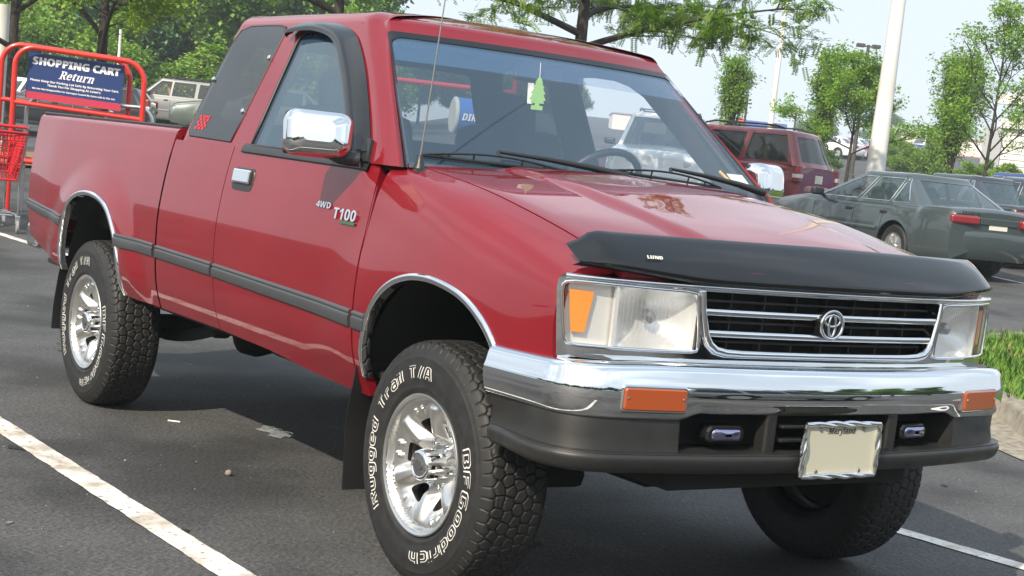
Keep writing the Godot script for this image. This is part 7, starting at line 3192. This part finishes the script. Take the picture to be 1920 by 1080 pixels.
	for k in 30:
		var a := deg_to_rad(-62.0 + k * 6.6)
		var far: float = 36.0 + 4.0 * (k % 3) + 1.5 * (k % 2)
		var s := 1.0 + 0.12 * ((k * 7) % 4 - 1.5)
		o = again(protos[(k * 5) % 3], Vector3(cos(a) * far, -0.3, sin(a) * far + 2.0), k * 0.9, Vector3(s * 1.25, s * 0.60, s * 1.25), "leafy tree across the car park, behind the camera")
		o.set_meta("group", grp)


# ---------------------------------------------------------------- buildings

func build_buildings() -> void:
	var fwd := Vector2(-0.81979, -0.57267)
	var side := Vector2(0.57267, -0.81979)
	var spot := func(px: float, dist: float) -> Vector2: return Vector2(CAM_AT.x, CAM_AT.z) + fwd * dist + side * (px / CAM_FOCAL * dist)
	mat("wall_white", lin(0.66, 0.64, 0.61), 0.85)
	mat("wall_cream", lin(0.64, 0.60, 0.55), 0.85)
	mat("fascia_orange", lin(0.62, 0.10, 0.03), 0.6)
	mat("fascia_brown", lin(0.30, 0.10, 0.06), 0.7)
	mat("fascia_blue", lin(0.05, 0.10, 0.36), 0.6)
	mat("wall_grey", lin(0.33, 0.34, 0.35), 0.85)
	# the big white store at the right edge: courses of pale blocks, pilaster, orange band
	var q: Vector2 = spot.call(822.0, 88.0)
	var o := thing("store", "big white store with stepped parapet and orange band at the right edge", "building", on_ground(q.x, q.y))
	var d := Vector3(0.80, 0, -0.60)
	var face := Basis(d, Vector3.UP, d.cross(Vector3.UP))
	var mb := MB.new()
	mb.rbox(face * Vector3(20.0, 1.2, -9.0), Vector3(40, 3.2, 18), 0.02, face)
	put("wall", mb, "wall_white", o)
	for k in 9:
		mb = MB.new()
		mb.rbox(face * Vector3(20.0, -0.1 + k * 0.34, 0.03), Vector3(40.0, 0.29, 0.08), 0.02, face)
		put("block_course", mb, "wall_white", o)
	mb = MB.new()
	mb.rbox(face * Vector3(0.35, 1.2, 0.06), Vector3(1.0, 3.3, 0.5), 0.02, face)
	put("pilaster", mb, "wall_grey", o)
	mb = MB.new()
	mb.rbox(face * Vector3(20.3, 3.06, 0.12), Vector3(39.4, 0.50, 0.5), 0.02, face)
	put("lower_cornice", mb, "wall_white", o)
	mb = MB.new()
	mb.rbox(face * Vector3(20.9, 3.72, 0.05), Vector3(38.2, 0.80, 0.4), 0.02, face)
	put("orange_band", mb, "fascia_orange", o)
	mb = MB.new()
	mb.rbox(face * Vector3(20.2, 4.42, 0.10), Vector3(40.0, 0.60, 0.5), 0.02, face)
	put("parapet", mb, "wall_white", o)
	# the long low building beyond
	q = spot.call(695.0, 205.0)
	o = thing("warehouse", "long low white building with reddish base behind the columnar trees", "building", on_ground(q.x, q.y, -0.6))
	d = Vector3(0.70, 0, -0.714)
	face = Basis(d, Vector3.UP, d.cross(Vector3.UP))
	mb = MB.new()
	mb.rbox(face * Vector3(9.0, 1.3, -6.0), Vector3(22, 2.6, 12), 0.02, face)
	put("wall", mb, "wall_cream", o)
	mb = MB.new()
	mb.rbox(face * Vector3(9.0, 0.45, 0.1), Vector3(21.6, 0.5, 0.4), 0.02, face)
	put("red_base", mb, "fascia_orange", o)
	mb = MB.new()
	mb.rbox(face * Vector3(9.0, 2.68, -6.0), Vector3(22.2, 0.16, 12.2), 0.02, face)
	put("roof_edge", mb, "fascia_brown", o)
	# blue-fronted building between the columnar tree and the flagpole
	q = spot.call(329.0, 168.0)
	o = thing("shop", "low blue-fronted shop with grey end behind the narrow columnar tree", "building", on_ground(q.x, q.y))
	d = Vector3(0.573, 0, -0.82)
	face = Basis(d, Vector3.UP, d.cross(Vector3.UP))
	mb = MB.new()
	mb.rbox(face * Vector3(3.6, 0.6, -4.0), Vector3(7.4, 2.0, 8), 0.02, face)
	put("wall", mb, "wall_grey", o)
	mb = MB.new()
	mb.rbox(face * Vector3(4.9, 1.2, 0.15), Vector3(4.6, 0.95, 0.3), 0.02, face)
	put("blue_fascia", mb, "fascia_blue", o)
	mb = MB.new()
	mb.rbox(face * Vector3(2.3, 1.55, 0.32), Vector3(0.9, 0.5, 0.2), 0.08, face)
	put("orange_panel", mb, "fascia_orange", o)
	# white low building seen through the cab's far window
	q = spot.call(184.0, 120.0)
	o = thing("white_block", "low white building glimpsed through the pickup's far side window", "building", on_ground(q.x, q.y))
	mb = MB.new()
	mb.rbox(face * Vector3(0.0, 0.4, -3.0), Vector3(4.2, 1.6, 6), 0.02, face)
	put("wall", mb, "wall_white", o)
	mb = MB.new()
	mb.rbox(face * Vector3(0.0, 1.25, -3.0), Vector3(4.3, 0.12, 6.2), 0.02, face)
	put("roof_edge", mb, "wall_grey", o)
